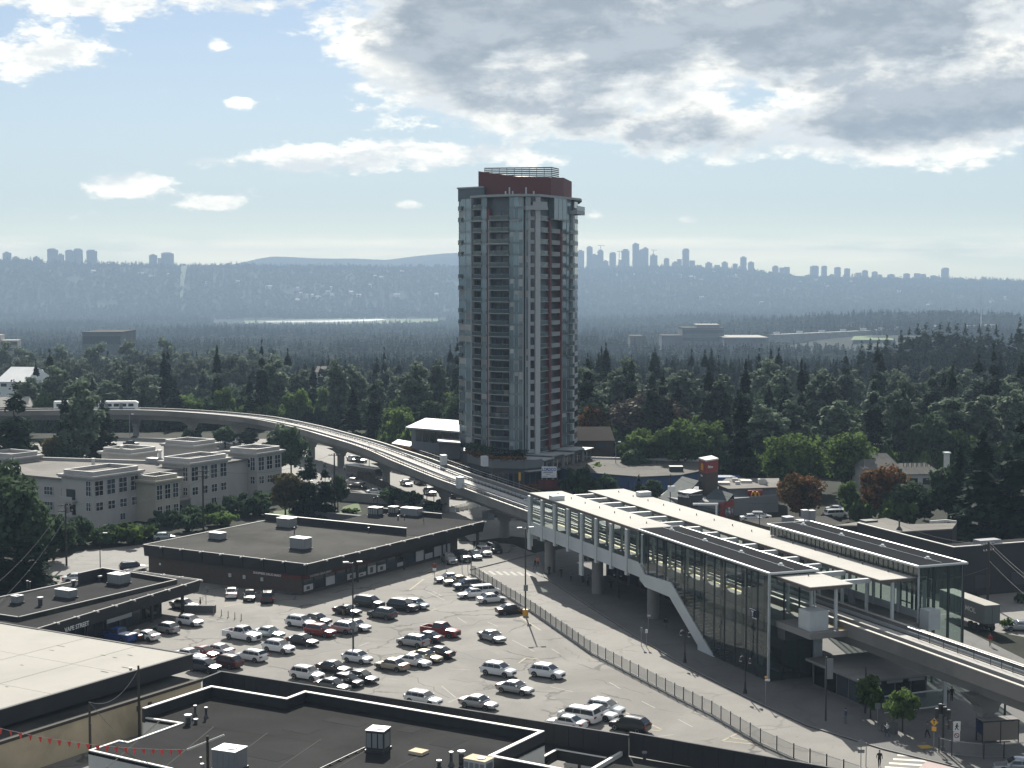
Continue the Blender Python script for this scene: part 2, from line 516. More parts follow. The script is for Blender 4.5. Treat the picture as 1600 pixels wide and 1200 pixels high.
def build_terrain():
    rs = np.concatenate([[0], np.linspace(60, 520, 10), np.linspace(560, 2000, 37), np.linspace(2060, 6200, 56), np.linspace(6280, 10200, 50), np.linspace(10600, 12900, 16)])
    az = np.concatenate([np.arange(-180, -30, 6), np.arange(-30, 30, .5), np.arange(30, 180, 6)])
    A, Rr = np.meshgrid(np.radians(az), rs)
    x, y = Rr * np.sin(A), Rr * np.cos(A); z = height(x, y) - np.where(Rr < 540, 0.03, 0)
    n, m = z.shape
    vs = np.stack([x, y, z], -1).reshape(-1, 3)
    fs = []
    for i in range(n - 1):
        for j in range(m):
            k = (j + 1) % m
            if i == 0: fs.append((0 * m + j, m + k, m + j)) if False else fs.append((j, m + k, m + j))
            else: fs.append((i * m + j, i * m + k, (i + 1) * m + k, (i + 1) * m + j))
    me = bpy.data.meshes.new('terrain'); me.from_pydata(vs.tolist(), [], fs); me.update()
    me.flip_normals() if me.polygons[400].normal.z < 0 else None
    m_ = bpy.data.materials.new('woodland_ground'); m_.use_nodes = True; nt = m_.node_tree; b = nt.nodes['Principled BSDF']; b.inputs['Roughness'].default_value = 1
    b.inputs['Specular IOR Level'].default_value = 0.1
    tc = nt.nodes.new('ShaderNodeTexCoord')
    a = noise(nt, tc.outputs['Object'], .012, 6, .65).step(.38, .62); c2 = noise(nt, tc.outputs['Object'], .0017, 4, .6).step(.45, .62)
    nt.links.new(mixcol(nt, c2 * .5, mixcol(nt, a, (.012, .017, .012), (.024, .034, .018)), (.04, .05, .03)), b.inputs['Base Color'])
    return structure('terrain', setmat(me, m_), m_, 'wooded ground falling away to the valley and rising to the far ridge')


build_terrain()

# lake, meadow strip beside it
m = MB(); pts = [P(x, y, -117.5) for x, y in ((408, 502.6), (440, 501.8), (500, 501.2), (560, 499.6), (596, 498.6), (604, 500), (575, 502.2), (520, 503.8), (460, 504.2), (415, 503.8))]
m.sheet([(p.x, p.y) for p in pts], -116.6)
water = mat('lake_water', (.10, .13, .15), .22, spec=.8)
structure('lake_water', m, water, 'pale strip of lake water across the valley floor')
m = MB(); m.sheet([(p.x, p.y) for p in [P(380, 501, -117), P(680, 494, -117), P(690, 505, -117), P(380, 511, -117)]], -117.2)
structure('meadow', m, mat('meadow_grass', (.16, .20, .09), 1.0, var=.2, scale=.01), 'pale green meadow around the lake')

# ---------------------------------------------------------------- haze
m = MB(); m.box(-13200, -13200, -175, 13200, 13200, 262)
hz = bpy.data.materials.new('valley_haze'); hz.use_nodes = True; nt = hz.node_tree; nt.nodes.clear()
o_ = nt.nodes.new('ShaderNodeOutputMaterial'); pv = nt.nodes.new('ShaderNodeVolumePrincipled')
pv.inputs['Color'].default_value = (.40, .545, .715, 1); pv.inputs['Density'].default_value = 1.35e-4; pv.inputs['Anisotropy'].default_value = 0.1
pv.inputs['Density Attribute'].default_value = ''
if 'Temperature Attribute' in pv.inputs: pv.inputs['Temperature Attribute'].default_value = ''
nt.links.new(pv.outputs[0], o_.inputs['Volume'])
haze = part('haze', m, hz, None); haze['kind'] = 'stuff'; haze['label'] = 'thin blue haze filling the valley air'

# ---------------------------------------------------------------- trees
LM = dict(
    conifer=leaf_mat('conifer_needles', (.013, .024, .017), (.026, .042, .026), .25, .3, .02),
    green=leaf_mat('broad_leaves', (.062, .105, .030), (.125, .19, .055), .5, .25),
    dull=leaf_mat('dull_green_leaves', (.034, .062, .034), (.070, .108, .056), .42, .3),
    pale=leaf_mat('silvery_leaves', (.072, .104, .070), (.150, .190, .130), .45, .25, .07),
    lime=leaf_mat('lime_leaves', (.085, .12, .024), (.14, .17, .04), .45, .15),
    copper=leaf_mat('copper_leaves', (.038, .026, .022), (.085, .060, .050), .35, .1, .08),
    rust=leaf_mat('autumn_leaves', (.075, .055, .022), (.20, .085, .028), .4, .15),
    olive=leaf_mat('olive_leaves', (.075, .072, .028), (.12, .10, .04), .4, .15),
)
LM.update(far_pale=leaf_mat('hazy_silvery_leaves', (.045, .060, .045), (.095, .112, .080), .4, .3, .03), far_dull=leaf_mat('hazy_dull_leaves', (.024, .038, .026), (.048, .066, .040), .35, .3, .02), far_conifer=leaf_mat('hazy_needles', (.010, .020, .017), (.020, .033, .024), .2, .3, .01))
BARK = mat('tree_bark', (.055, .045, .036), .95, var=.2, scale=2)


def cards(cen, nrm, size, rng, asp=0.7):
    """leaf clumps: one crossed card per centre"""
    n = len(cen)
    a = rng.normal(size=(n, 3)); a -= nrm * np.sum(a * nrm, 1, keepdims=True); a /= np.linalg.norm(a, axis=1, keepdims=True) + 1e-9
    b = np.cross(nrm, a); s = size[:, None]
    k = rng.uniform(.6, 1.25, (n, 4, 1))
    q = np.stack([cen - a * s * k[:, 0], cen - b * s * asp * k[:, 1], cen + a * s * k[:, 2], cen + b * s * asp * k[:, 3]], 1)
    return q.reshape(-1, 3)


def card_mesh(name, vs):
    n = len(vs) // 4
    me = bpy.data.meshes.new(name); me.vertices.add(len(vs)); me.vertices.foreach_set('co', vs.astype(np.float32).ravel())
    me.loops.add(n * 4); me.loops.foreach_set('vertex_index', np.arange(n * 4, dtype=np.int32)); me.polygons.add(n)
    me.polygons.foreach_set('loop_start', np.arange(0, n * 4, 4, dtype=np.int32)); me.polygons.foreach_set('loop_total', np.full(n, 4, dtype=np.int32))
    me.update(calc_edges=True); return me


def conifer_crown(seed, h=24., r=4., n=2900, base=.04, size=.95, ragged=.35, power=.85):
    rng = np.random.default_rng(seed)
    nb = 26 if n > 800 else 16
    lev = np.sort(rng.uniform(base, .97, nb)); levr = rng.uniform(1 - ragged, 1.12, nb)
    i = rng.choice(nb, n, p=(1.05 - lev) / np.sum(1.05 - lev))
    nbr = 9; ang = (np.floor(rng.uniform(0, nbr, n)) + i * .37 + rng.normal(0, .10, n)) * 2 * np.pi / nbr
    bl = 1 + .28 * np.sin(ang * 3 + i * 1.7)
    R_ = r * (1.02 - lev[i]) ** power * levr[i] * bl
    t = np.sqrt(rng.uniform(.03, 1, n)); rad = R_ * t
    z = lev[i] * h - t * R_ * .30 + rng.normal(0, .28, n)
    cen = np.stack([rad * np.cos(ang), rad * np.sin(ang), z], 1)
    nr = np.stack([np.cos(ang) * .5, np.sin(ang) * .5, np.ones(n)], 1) + rng.normal(0, .45, (n, 3)); nr /= np.linalg.norm(nr, axis=1, keepdims=True)
    tip = rng.uniform(.93, 1.03, 14); cen = np.concatenate([cen, np.stack([rng.normal(0, .1, 14), rng.normal(0, .1, 14), tip * h], 1)])
    nr = np.concatenate([nr, rng.normal(size=(14, 3)) * [1, 1, .2]]); nr /= np.linalg.norm(nr, axis=1, keepdims=True)
    s = rng.uniform(.6, 1.2, len(cen)) * size * np.where(cen[:, 2] > .9 * h, .5, 1)
    return card_mesh('crown', cards(cen, nr, s, rng, .5))


def leafy_crown(seed, h=12., r=5.5, n=2000, base=.22, size=.42, clumps=38, shape=1.0, low=.6):
    if n > 800: n = int(n * 1.5); size *= 1.12
    rng = np.random.default_rng(seed)
    c = rng.normal(size=(clumps, 3)); c /= np.linalg.norm(c, axis=1, keepdims=True)
    c *= rng.uniform(.45, .93, (clumps, 1)) * rng.uniform(.85, 1.08, (clumps, 1))
    c[:, 2] = np.where(c[:, 2] < -low, -low + rng.uniform(0, .2, clumps), c[:, 2])
    zc = h * (base + (1 - base) * .5); hz_ = h * (1 - base) * .5
    wid = 1 - .45 * np.clip(c[:, 2], 0, 1) ** 2 * shape
    cen0 = np.stack([c[:, 0] * r * wid, c[:, 1] * r * wid, zc + c[:, 2] * hz_], 1)
    cr = rng.uniform(.20, .36, clumps) * min(r, hz_) * 1.15
    i = rng.integers(0, clumps, n)
    d = rng.normal(size=(n, 3)); d /= np.linalg.norm(d, axis=1, keepdims=True)
    rad = cr[i] * rng.uniform(.35, 1.08, n) ** .6
    cen = cen0[i] + d * rad[:, None] * [1, 1, .8]
    nr = d * .8 + rng.normal(0, .6, (n, 3)) + [0, 0, .35]; nr /= np.linalg.norm(nr, axis=1, keepdims=True)
    s = rng.uniform(.6, 1.3, n) * size
    m_ = n // 7                                            # inner mass of twigs and leaves
    d2 = rng.normal(size=(m_, 3)); d2 /= np.linalg.norm(d2, axis=1, keepdims=True); d2 *= rng.uniform(.1, .62, (m_, 1))
    cen2 = np.stack([d2[:, 0] * r, d2[:, 1] * r, zc + d2[:, 2] * hz_], 1)
    nr2 = rng.normal(size=(m_, 3)); nr2 /= np.linalg.norm(nr2, axis=1, keepdims=True)
    cen = np.concatenate([cen, cen2]); nr = np.concatenate([nr, nr2]); s = np.concatenate([s, rng.uniform(1.2, 2., m_) * size])
    return card_mesh('crown', cards(cen, nr, s, rng, .75))


def trunk_mesh(h, r, limbs=6, seed=0, lean=.03):
    rng = random.Random(seed); m = MB()
    pts = [(0, 0, -.6), (0, 0, h * .3), (lean * h * .3, 0, h * .6), (lean * h * .5, lean * h * .2, h * .92)]
    m.tube(pts, [r * 1.25, r * .85, r * .5, r * .12], 7)
    for k in range(limbs):
        a = rng.uniform(0, 6.28); z = h * rng.uniform(.3, .65); l = h * rng.uniform(.18, .32)
        m.tube([(0, 0, z), (math.cos(a) * l * .5, math.sin(a) * l * .5, z + l * .45), (math.cos(a) * l, math.sin(a) * l, z + l * .75)], [r * .4, r * .25, r * .07], 5)
    return setmat(m.mesh('trunk'), BARK)


# unit trees: (crown mesh maker, height, radius)
TREE = {}


def kind(name, h, r, matn, crowns, limbs=6, tr=.28):
    TREE[name] = dict(h=h, r=r, mat=LM[matn], crowns=[setmat(c, LM[matn]) for c in crowns], trunk=trunk_mesh(h * .85, tr, limbs, len(TREE)))


kind('conifer', 24, 4.2, 'conifer', [conifer_crown(11), conifer_crown(12, r=4.6, ragged=.5), conifer_crown(13, r=3.6, power=1.0)], 0, .35)
kind('cedar', 16, 3.6, 'conifer', [conifer_crown(21, 16, 3.6, 3000, .02, .64, .18, .7), conifer_crown(22, 16, 3.3, 3000, .02, .64, .22, .75)], 0, .3)
kind('poplar', 24, 4.6, 'pale', [leafy_crown(31, 24, 4.6, 2300, .10, .62, 60, .9, .9), leafy_crown(32, 24, 4.2, 2300, .10, .62, 60, 1.1, .9)], 7, .35)
kind('maple', 12, 5.6, 'green', [leafy_crown(41), leafy_crown(42, clumps=44), leafy_crown(43, clumps=30)], 8, .28)
kind('dull', 14, 5.2, 'dull', [leafy_crown(51, 14, 5.2, 2100, .15, .48, 44), leafy_crown(52, 14, 5.0, 2100, .15, .48, 36)], 8, .28)
kind('lime', 10, 4.8, 'lime', [leafy_crown(61, 10, 4.8, 1900, .15, .40, 34)], 6, .22)
kind('copper', 19, 10.5, 'copper', [leafy_crown(71, 19, 10.5, 4600, .06, .55, 70, .8, .8)], 10, .5)
kind('rust', 11, 5.2, 'rust', [leafy_crown(81, 11, 5.2, 2300, .12, .38, 40), leafy_crown(82, 11, 5.0, 2300, .12, .38, 44)], 7, .24)
kind('olive', 10, 4.2, 'olive', [leafy_crown(91, 10, 4.2, 1800, .1, .4, 34)], 6, .2)
kind('round', 11.5, 5.6, 'green', [leafy_crown(101, 11.5, 5.6, 3000, .10, .36, 64, .55, .75), leafy_crown(102, 11.5, 5.6, 3000, .10, .36, 64, .55, .75)], 7, .3)
kind('bush', 2.4, 2.6, 'green', [leafy_crown(111, 2.4, 2.6, 900, .0, .26, 26, .6, .8)], 3, .08)
kind('dullbush', 2.4, 2.6, 'dull', [leafy_crown(112, 2.4, 2.6, 900, .0, .26, 26, .6, .8)], 3, .08)
TNAME = dict(conifer='conifer_tree', cedar='cedar_tree', poplar='poplar_tree', maple='leafy_tree', dull='leafy_tree', lime='lime_green_tree', copper='copper_beech',
             rust='maple_tree', olive='leafy_tree', round='round_tree', bush='garden_shrub', dullbush='garden_shrub')
_tn = [0]


def tree(kd, loc, h, w, label, group=None, cat=None):
    k = TREE[kd]; _tn[0] += 1; i = _tn[0]
    t = thing(TNAME[kd], label, cat or ('shrub' if 'bush' in kd else 'tree'), loc, (i * 2.399) % 6.28, group)
    sx = w / (2 * k['r']); sz = h / k['h']
    t.scale = (sx, sx, sz)
    part('trunk', k['trunk'], None, t); part('crown', k['crowns'][i % len(k['crowns'])], None, t)
    return t


def tree_px(kd, px, ytop, ybase, wpx, label, group=None, y=None):
    """tree whose foot is at (px, ybase) on the ground; top at row ytop; wpx wide"""
    if y is None:
        y = P(px, ybase, 0).y
        for _ in range(12): y = P(px, ybase, h1(P(px, ybase, 0).x, y) if y > 480 else 0).y
    z = h1(0 if False else (px - 800) / FPX * y, y) if y > 480 else 0.0
    p = PY(px, y, z); h = ZA(ytop, y) - z
    return tree(kd, (p.x, p.y, z), h, wpx * y / FPX, label, group)


# far woods: what nobody could count, one object scattered by geometry nodes
def scatter(name, label, sources, pts, idx, scl, rot):
    src = bpy.data.collections.new(name + '_source')
    for i, me in enumerate(sources):
        o = bpy.data.objects.new('crown_source_%02d' % i, me); src.objects.link(o)
    me = bpy.data.meshes.new(name); me.from_pydata(pts.tolist(), [], [])
    for nm, tp, dat in (('idx', 'INT', idx.astype(np.int32)), ('yaw', 'FLOAT', rot.astype(np.float32))):
        at = me.attributes.new(nm, tp, 'POINT'); at.data.foreach_set('value', dat)
    at = me.attributes.new('scl', 'FLOAT_VECTOR', 'POINT'); at.data.foreach_set('vector', scl.astype(np.float32).ravel())
    o = bpy.data.objects.new(name, me); COL.objects.link(o); o['kind'] = 'stuff'; o['label'] = label
    g = bpy.data.node_groups.new(name, 'GeometryNodeTree')
    g.interface.new_socket('Geometry', in_out='INPUT', socket_type='NodeSocketGeometry'); g.interface.new_socket('Geometry', in_out='OUTPUT', socket_type='NodeSocketGeometry')
    N = g.nodes.new; L = g.links.new
    gi, go, ip, ci = N('NodeGroupInput'), N('NodeGroupOutput'), N('GeometryNodeInstanceOnPoints'), N('GeometryNodeCollectionInfo')
    ci.inputs[0].default_value = src; ci.inputs['Separate Children'].default_value = True; ci.inputs['Reset Children'].default_value = True
    def at_(n, t):
        a = N('GeometryNodeInputNamedAttribute'); a.data_type = t; a.inputs[0].default_value = n; return a.outputs[0]
    L(gi.outputs[0], ip.inputs['Points']); L(ci.outputs[0], ip.inputs['Instance']); ip.inputs['Pick Instance'].default_value = True
    L(at_('idx', 'INT'), ip.inputs['Instance Index']); L(at_('scl', 'FLOAT_VECTOR'), ip.inputs['Scale'])
    cx = N('ShaderNodeCombineXYZ'); L(at_('yaw', 'FLOAT'), cx.inputs[2]); L(cx.outputs[0], ip.inputs['Rotation'])
    L(ip.outputs[0], go.inputs[0])
    md = o.modifiers.new('scatter', 'NODES'); md.node_group = g
    return o


def lod(kd, seed, conf, h, r, n, size, matn):
    me = conifer_crown(seed, h, r, n, .04, size, .4) if conf else leafy_crown(seed, h, r, n, .05, size, 26, .8, .9)
    me.name = kd; return setmat(me, LM[matn])


CLEAR = [(585, 2480, 190, 330), (330, 2150, 170, 120), (140, 2020, 150, 70), (80, 1900, 70, 60)]      # (px0, px1, y0, y1 rows) ground seen bare in the photograph, given as world discs later


def build_woods():
    mk = lambda k, i, m_: setmat(TREE[k]['crowns'][i].copy(), LM[m_])
    hi = [mk('conifer', 0, 'far_conifer'), mk('conifer', 1, 'far_conifer'), mk('conifer', 2, 'far_conifer'), mk('poplar', 0, 'far_pale'), mk('poplar', 1, 'far_pale'), mk('dull', 0, 'far_dull'), mk('dull', 1, 'far_dull'), mk('maple', 0, 'far_dull')]
    lo = [lod('far_conifer', 201, 1, 24, 4.4, 330, 1.6, 'far_conifer'), lod('far_conifer', 202, 1, 24, 4.8, 330, 1.6, 'far_conifer'), lod('far_conifer', 203, 1, 24, 4.0, 330, 1.6, 'far_conifer'),
          lod('far_poplar', 204, 0, 24, 4.8, 380, 1.25, 'far_pale'), lod('far_poplar', 205, 0, 24, 4.4, 380, 1.25, 'far_dull'),
          lod('far_leafy', 206, 0, 14, 5.4, 380, 1.15, 'far_dull'), lod('far_leafy', 207, 0, 14, 5.2, 380, 1.15, 'far_dull'), lod('far_leafy', 208, 0, 13, 5.6, 380, 1.15, 'far_dull')]
    H0 = np.array([24, 24, 24, 24, 24, 14, 14, 13.])
    bands = [(735, 1500, 8.2, 1.0, hi, 'forest'), (1500, 3000, 13, 1.15, lo, 'far_woods'), (3000, 6200, 20, 1.5, lo, 'far_woods'), (6200, 9700, 27, 1.7, lo, 'far_woods')]
    rng = np.random.default_rng(5)
    for r0, r1, sp, big, srcs, nm in bands:
        xs = np.arange(-r1 * .42, r1 * .42, sp); ys = np.arange(r0 * .88, r1, sp)
        gx, gy = np.meshgrid(xs, ys); x = (gx + rng.uniform(-.5, .5, gx.shape) * sp).ravel(); y = (gy + rng.uniform(-.5, .5, gy.shape) * sp).ravel()
        r = np.hypot(x, y); a = np.abs(x / y)
        k = (r >= r0) & (r < r1) & (a < .375)
        x, y, r = x[k], y[k], r[k]; px = 800 + FPX * x / y
        z = height(x, y)
        lake = (np.abs(r - 5620) < 560) & (px > 330) & (px < 700)
        fld = np.zeros(len(x), bool)
        for (cx, cy, ra, rb) in CLEAR: fld |= (((x - cx) / ra) ** 2 + ((y - cy) / rb) ** 2) < 1
        # a few natural gaps
        gap = (np.sin(x * .013 + 2) * np.sin(y * .0071 + .6) > .86) & (r > 1200)
        k = ~lake & ~fld & ~gap
        x, y, r, z, px = x[k], y[k], r[k], z[k], px[k]; n = len(x)
        patch = np.sin(x * .0095 + 1.0) + np.sin(y * .0067 + x * .003) + .8 * np.sin(x * .021 - y * .013) + rng.normal(0, .55, n) + np.where(r > 2200, 1.5 * np.sin(x * .0021 + 2) * np.sin(y * .0037 + .5), 0)
        pc = 1 / (1 + np.exp(-(patch - .15) * 1.6))
        pc = np.where((r < 1500) & (px < 420), pc * .22, pc); pc = np.where((r < 1300) & (px > 1000), .35 + .6 * pc, pc)
        con = rng.uniform(size=n) < pc
        idx = np.where(con, rng.integers(0, 3, n), 3 + rng.choice(5, n, p=[.22, .18, .22, .2, .18]))
        hh = np.where(con, rng.uniform(17, 31, n), np.where(idx < 5, rng.uniform(19, 28, n), rng.uniform(11, 19, n)))
        hh *= np.where((r < 1500) & (px < 430), 1.22, 1.0); hh *= np.where((r > 6200), rng.uniform(.6, 1.35, n), 1.0)
        wid = hh / H0[idx] * rng.uniform(.85, 1.2, n) * big
        scl = np.stack([wid, wid, hh / H0[idx]], 1)
        scatter(nm, {735: 'mixed woodland of conifers and poplars below the town', 1500: 'woodland on the near valley side', 3000: 'woods covering the valley floor and its low hills', 6200: 'hazy woods on the far ridge'}[r0],
                srcs, np.stack([x, y, z - .4], 1), idx, scl, rng.uniform(0, 6.28, n))

# ================================================================ ground, roads
def xy(*pts, z=0.0): return [tuple(P(a, b, z)[:2]) for a, b in pts]


def uvframe(px, py, z, ang=U_ANG):
    o = P(px, py, z); o.z = 0
    c, s_ = math.cos(ang), math.sin(ang)
    def loc(a, b, zz=z):
        d = P(a, b, zz) - o; return (d.x * c + d.y * s_, -d.x * s_ + d.y * c)
    return o, loc


m = MB(); m.sheet([(-230, 60), (230, 60), (230, 505), (-230, 505)], -.014)
structure('ground', m, mat('verge_ground', (.026, .030, .022), .95, spec=.1, var=.35, scale=.25, grime=.4), 'rough verge and yards between the buildings')
LOT = asphalt_mat('lot_asphalt', (.182, .175, .158), .6, .34)
ROAD = asphalt_mat('road_asphalt', (.205, .197, .18), .25, .2)
ROADF = asphalt_mat('street_asphalt', (.20, .195, .18), .2, .15)
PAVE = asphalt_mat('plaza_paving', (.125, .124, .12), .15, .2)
FENCE = [(736, 897), (829, 955), (922, 1020), (1054, 1089), (1112, 1118), (1188, 1163), (1240, 1187), (1345, 1222)]
m = MB(); m.sheet(xy((-300, 900), (60, 878), (240, 850), (480, 900), (640, 868), (705, 845), (800, 850), (838, 866), (736, 892), *FENCE, (1420, 1300), (-300, 1300)), 0)
structure('parking_lot', m, LOT, 'sunlit cracked asphalt of the parking lot')
KERB = [(838, 866), (850, 902), (935, 958), (1000, 1000), (1078, 1046), (1162, 1089), (1260, 1135), (1380, 1172), (1470, 1194), (1580, 1222)]
m = MB(); m.sheet(xy((736, 892), (838, 866), *KERB[1:], (1600, 1300), (1420, 1300), *FENCE[::-1]), .004)
structure('road', m, ROAD, 'sunlit road between the picket fence and the station')
m = MB(); m.sheet(xy((-400, 706), (60, 693), (200, 684), (430, 686), (640, 715), (780, 775), (900, 800), (1250, 835), (1900, 930), (1900, 1050), (1450, 968), (1150, 900), (900, 850), (800, 838), (735, 846), (700, 815), (640, 795), (560, 768), (400, 738), (200, 712), (-400, 740)), .008)
structure('street', m, ROADF, 'bright sunlit street passing under the guideway')
m = MB(); m.sheet(xy((60, 905), (120, 862), (230, 850), (300, 862), (230, 905), (150, 930)), .006)
structure('side_road', m, ROADF, 'sunlit side road beside the left shop block')
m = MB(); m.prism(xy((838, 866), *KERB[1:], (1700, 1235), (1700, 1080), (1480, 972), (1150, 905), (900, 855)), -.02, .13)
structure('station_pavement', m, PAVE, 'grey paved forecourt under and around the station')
m = MB()
kp = xy(*KERB)
m.wall([(x, y) for x, y in kp], -.02, .145, .18)
structure('kerb', m, C['conc'], 'concrete kerb along the station side of the road')
m = MB(); m.wall(xy((736, 891), (800, 875), (850, 863)), 0, .16, .25)
structure('lot_kerb', m, C['conc'], 'low kerb closing the head of the road')

# painted marks
m = MB()
def strip(a, b, w, z=.012, mb=None):
    a, b = P(*a), P(*b); d = (b - a).normalized(); n = Vector((-d.y, d.x, 0)) * w / 2
    (mb or m).quad(*[(p.x, p.y, z) for p in (a - n, b - n, b + n, a + n)])
for i in range(8):
    x = 742 + i * 11.2; strip((x, 891.5 + i * .35), (x + 9, 897.5 + i * .35), .55)
structure('crosswalk_marking', m, C['line'], 'faded crossing bars at the head of the road')
m = MB()
for i in range(6):
    strip((1392 - i * 6.5 + 10, 1180 + i * 6.2), (1466 - i * 9.5, 1183 + i * 6.6), .62)
structure('crosswalk_marking', m, C['lineb'], 'bold white crossing bars by the crossing signs')
m = MB(); m.sheet(xy((1458, 1181), (1500, 1184), (1535, 1230), (1400, 1230)), .013)
structure('crosswalk_ramp', m, C['pink'], 'pink crossing surface beside the white bars')
m = MB()
for a, b in [((905, 1003), (918, 1011)), ((905 + 47, 1066), (969, 1076)), ((1003, 1096), (1023, 1106)), ((1060, 1124), (1082, 1136)), ((862, 1014), (874, 1021)), ((715, 965), (729, 974)), ((762, 972), (778, 979)),
             ((668, 925), (695, 938)), ((676, 924), (690, 931)), ((600, 1060), (622, 1062)), ((690, 1072), (712, 1090)), ((780, 1085), (800, 1073)), ((843, 1066), (862, 1062)), ((700, 1098), (720, 1089)), ((860, 1073), (895, 1081)), ((425, 905 + 65), (442, 973)),
             ((320, 966), (350, 972)), ((1022, 1152), (1052, 1148)), ((800, 1000), (835, 1018)), ((560, 1010), (576, 1004)), ((700, 1045), (735, 1047))]:
    strip(a, b, .14)
structure('stall_marking', m, C['line'], 'worn white stall lines on the parking lot')
m = MB()
for a, b in [((350, 948), (386, 941)), ((640, 922), (662, 905)), ((674, 954), (682, 951)), ((1128, 1158), (1152, 1146)), ((1128, 1158), (1190, 1164)), ((1140, 1152), (1200, 1163)), ((995, 1139), (1032, 1142)), ((966, 1108), (1034, 1140)), ((806, 960), (845, 985)), ((810, 1036), (822, 1028)), ((822, 1028), (842, 1030))]:
    strip(a, b, .28)
structure('stall_marking', m, C['liney'], 'worn yellow bay and island lines on the parking lot')
m = MB(); m.sheet(xy((1010, 1008), (1028, 1007), (1036, 1013), (1018, 1014)), .015)
structure('tactile_patch', m, mat('buff_patch', (.30, .25, .13), .9, var=.2), 'buff paved patch at the stop on the road edge')
m = MB()
for k in range(4): m.sheet(xy((1430, 1166), (1452, 1165), (1462, 1172), (1440, 1173)), .150)
m = MB(); m.sheet(xy((1432, 1167), (1450, 1166), (1460, 1171), (1440, 1172)), .152)
structure('tactile_patch', m, mat('tactile_yellow', (.45, .31, .06), .9, var=.2), 'small yellow tactile patch at the crossing kerb')
# yellow-nosed entrance steps at the main shop's end
m = MB()
for k in range(4): strip((661 + k * 2, 893 + k * 3.2), (677 + k * 3, 886 + k * 3), .22, .02)
structure('step_marking', m, C['liney'], 'yellow stripes on the steps at the shop end')
m = MB(); m.sheet(xy((536, 792), (560, 785), (565, 800), (528, 806)), .02)
structure('lawn', m, C['grass'], 'small bright lawn behind the main shop')
m = MB(); m.sheet(xy((420, 800), (455, 796), (460, 806), (425, 812)), .02); m.sheet(xy((890, 695), (960, 690), (960, 703), (890, 703)), .02)
structure('lawn', m, C['grass'], 'patches of lit grass among the trees')

m = MB()
for a, b, w in (((679, 949), (731, 933), .14), ((719, 981), (778, 963), .16), ((520, 985), (640, 1004), .12), ((700, 1012), (795, 1046), .14), ((640, 1056), (700, 1090), .16), ((560, 1003), (590, 985), .12), ((700, 1062), (775, 1069), .12), ((880, 1010), (905, 1028), .12), ((455, 1030), (540, 1012), .12), ((930, 1062), (1010, 1085), .12)):
    p, q_ = P(*a), P(*b); pts = [p.lerp(q_, k / 7) + Vector((.35 * math.sin(k * 2.3 + a[0]), .5 * math.sin(k * 1.7 + a[1]), 0)) for k in range(8)]
    for u, v in zip(pts[:-1], pts[1:]):
        n = (v - u).normalized(); n = Vector((-n.y, n.x, 0)) * w / 2; m.quad(*[(t.x, t.y, .005) for t in (u - n, v - n, v + n, u + n)])
structure('asphalt_seam', m, mat('tar_seam', (.05, .05, .05), .8), 'dark tar filled seams wandering across the parking lot')
m = MB()
for pg in (((470, 1012), (560, 1000), (580, 1008), (490, 1022)), ((700, 1020), (760, 1014), (790, 1030), (722, 1038)), ((590, 965), (650, 960), (668, 972), (605, 978)), ((860, 1085), (920, 1080), (950, 1098), (885, 1104)), ((340, 1000), (352, 968), (420, 962), (425, 975))):
    m.sheet(xy(*pg), .003)
structure('asphalt_patch', m, asphalt_mat('patch_asphalt', (.16, .155, .143), .2, .2), 'darker repaired patches on the parking lot')

# ---------------------------------------------------------------- picket fence along the road
fp = [P(a, b) for a, b in FENCE]
fence = thing('picket_fence', 'long dark picket fence on a kerb between parking lot and road', 'fence', fp[0])
seg = []
for a, b in zip(fp[:-1], fp[1:]):
    n = max(1, round((b - a).length / 2.45))
    for i in range(n): seg.append((a.lerp(b, i / n), a.lerp(b, (i + 1) / n)))
pm = MB(); pm.box(-.05, -.05, 0, .05, .05, 1.75); pm = setmat(pm.mesh('post'), C['dark'])
def panel(L, h0=.18, h1_=1.6, gap=.11):
    q = MB(); q.box(.06, -.02, h0, L - .06, .02, h0 + .05); q.box(.06, -.02, h1_ - .05, L - .06, .02, h1_)
    n = int((L - .1) / gap)
    for i in range(1, n): q.add([(i * gap + x, y, z) for z in (h0, h1_ + .06) for x, y in ((-.011, -.008), (.011, -.008), (0, .012))], [(0, 1, 4, 3), (1, 2, 5, 4), (2, 0, 3, 5)])
    return setmat(q.mesh('fence_panel'), C['steel'])
cache = {}
for i, (a, b) in enumerate(seg):
    L = round((b - a).length, 1); ang = math.atan2(b.y - a.y, b.x - a.x)
    if L not in cache: cache[L] = panel(L)
    part('post', pm, None, fence, a - fp[0], ang)
    part('fence_panel', cache[L], None, fence, a - fp[0], ang)
q = MB(); q.wall([(p.x - fp[0].x, p.y - fp[0].y) for p in fp[::-1]], 0, .17, .3); part('kerb', q, C['conc'], fence)

# ================================================================ shops
def vent_pipe(x, y, z, h, r, label, parent=None, cone=True):
    t = thing('roof_vent', label, 'vent', (x, y, z), 0, 'pipes and vents on the flat roofs')
    q = MB()
    if cone: q.cyl(0, 0, 0, h * .35, r * 2.4, 10, r)
    q.cyl(0, 0, 0 if not cone else h * .3, h, r, 10); part('pipe', q, C['dark'], t)
    q = MB(); q.cyl(0, 0, h, h + r * .9, r * 1.5, 10); part('cap', q, C['galv'], t)
    return t


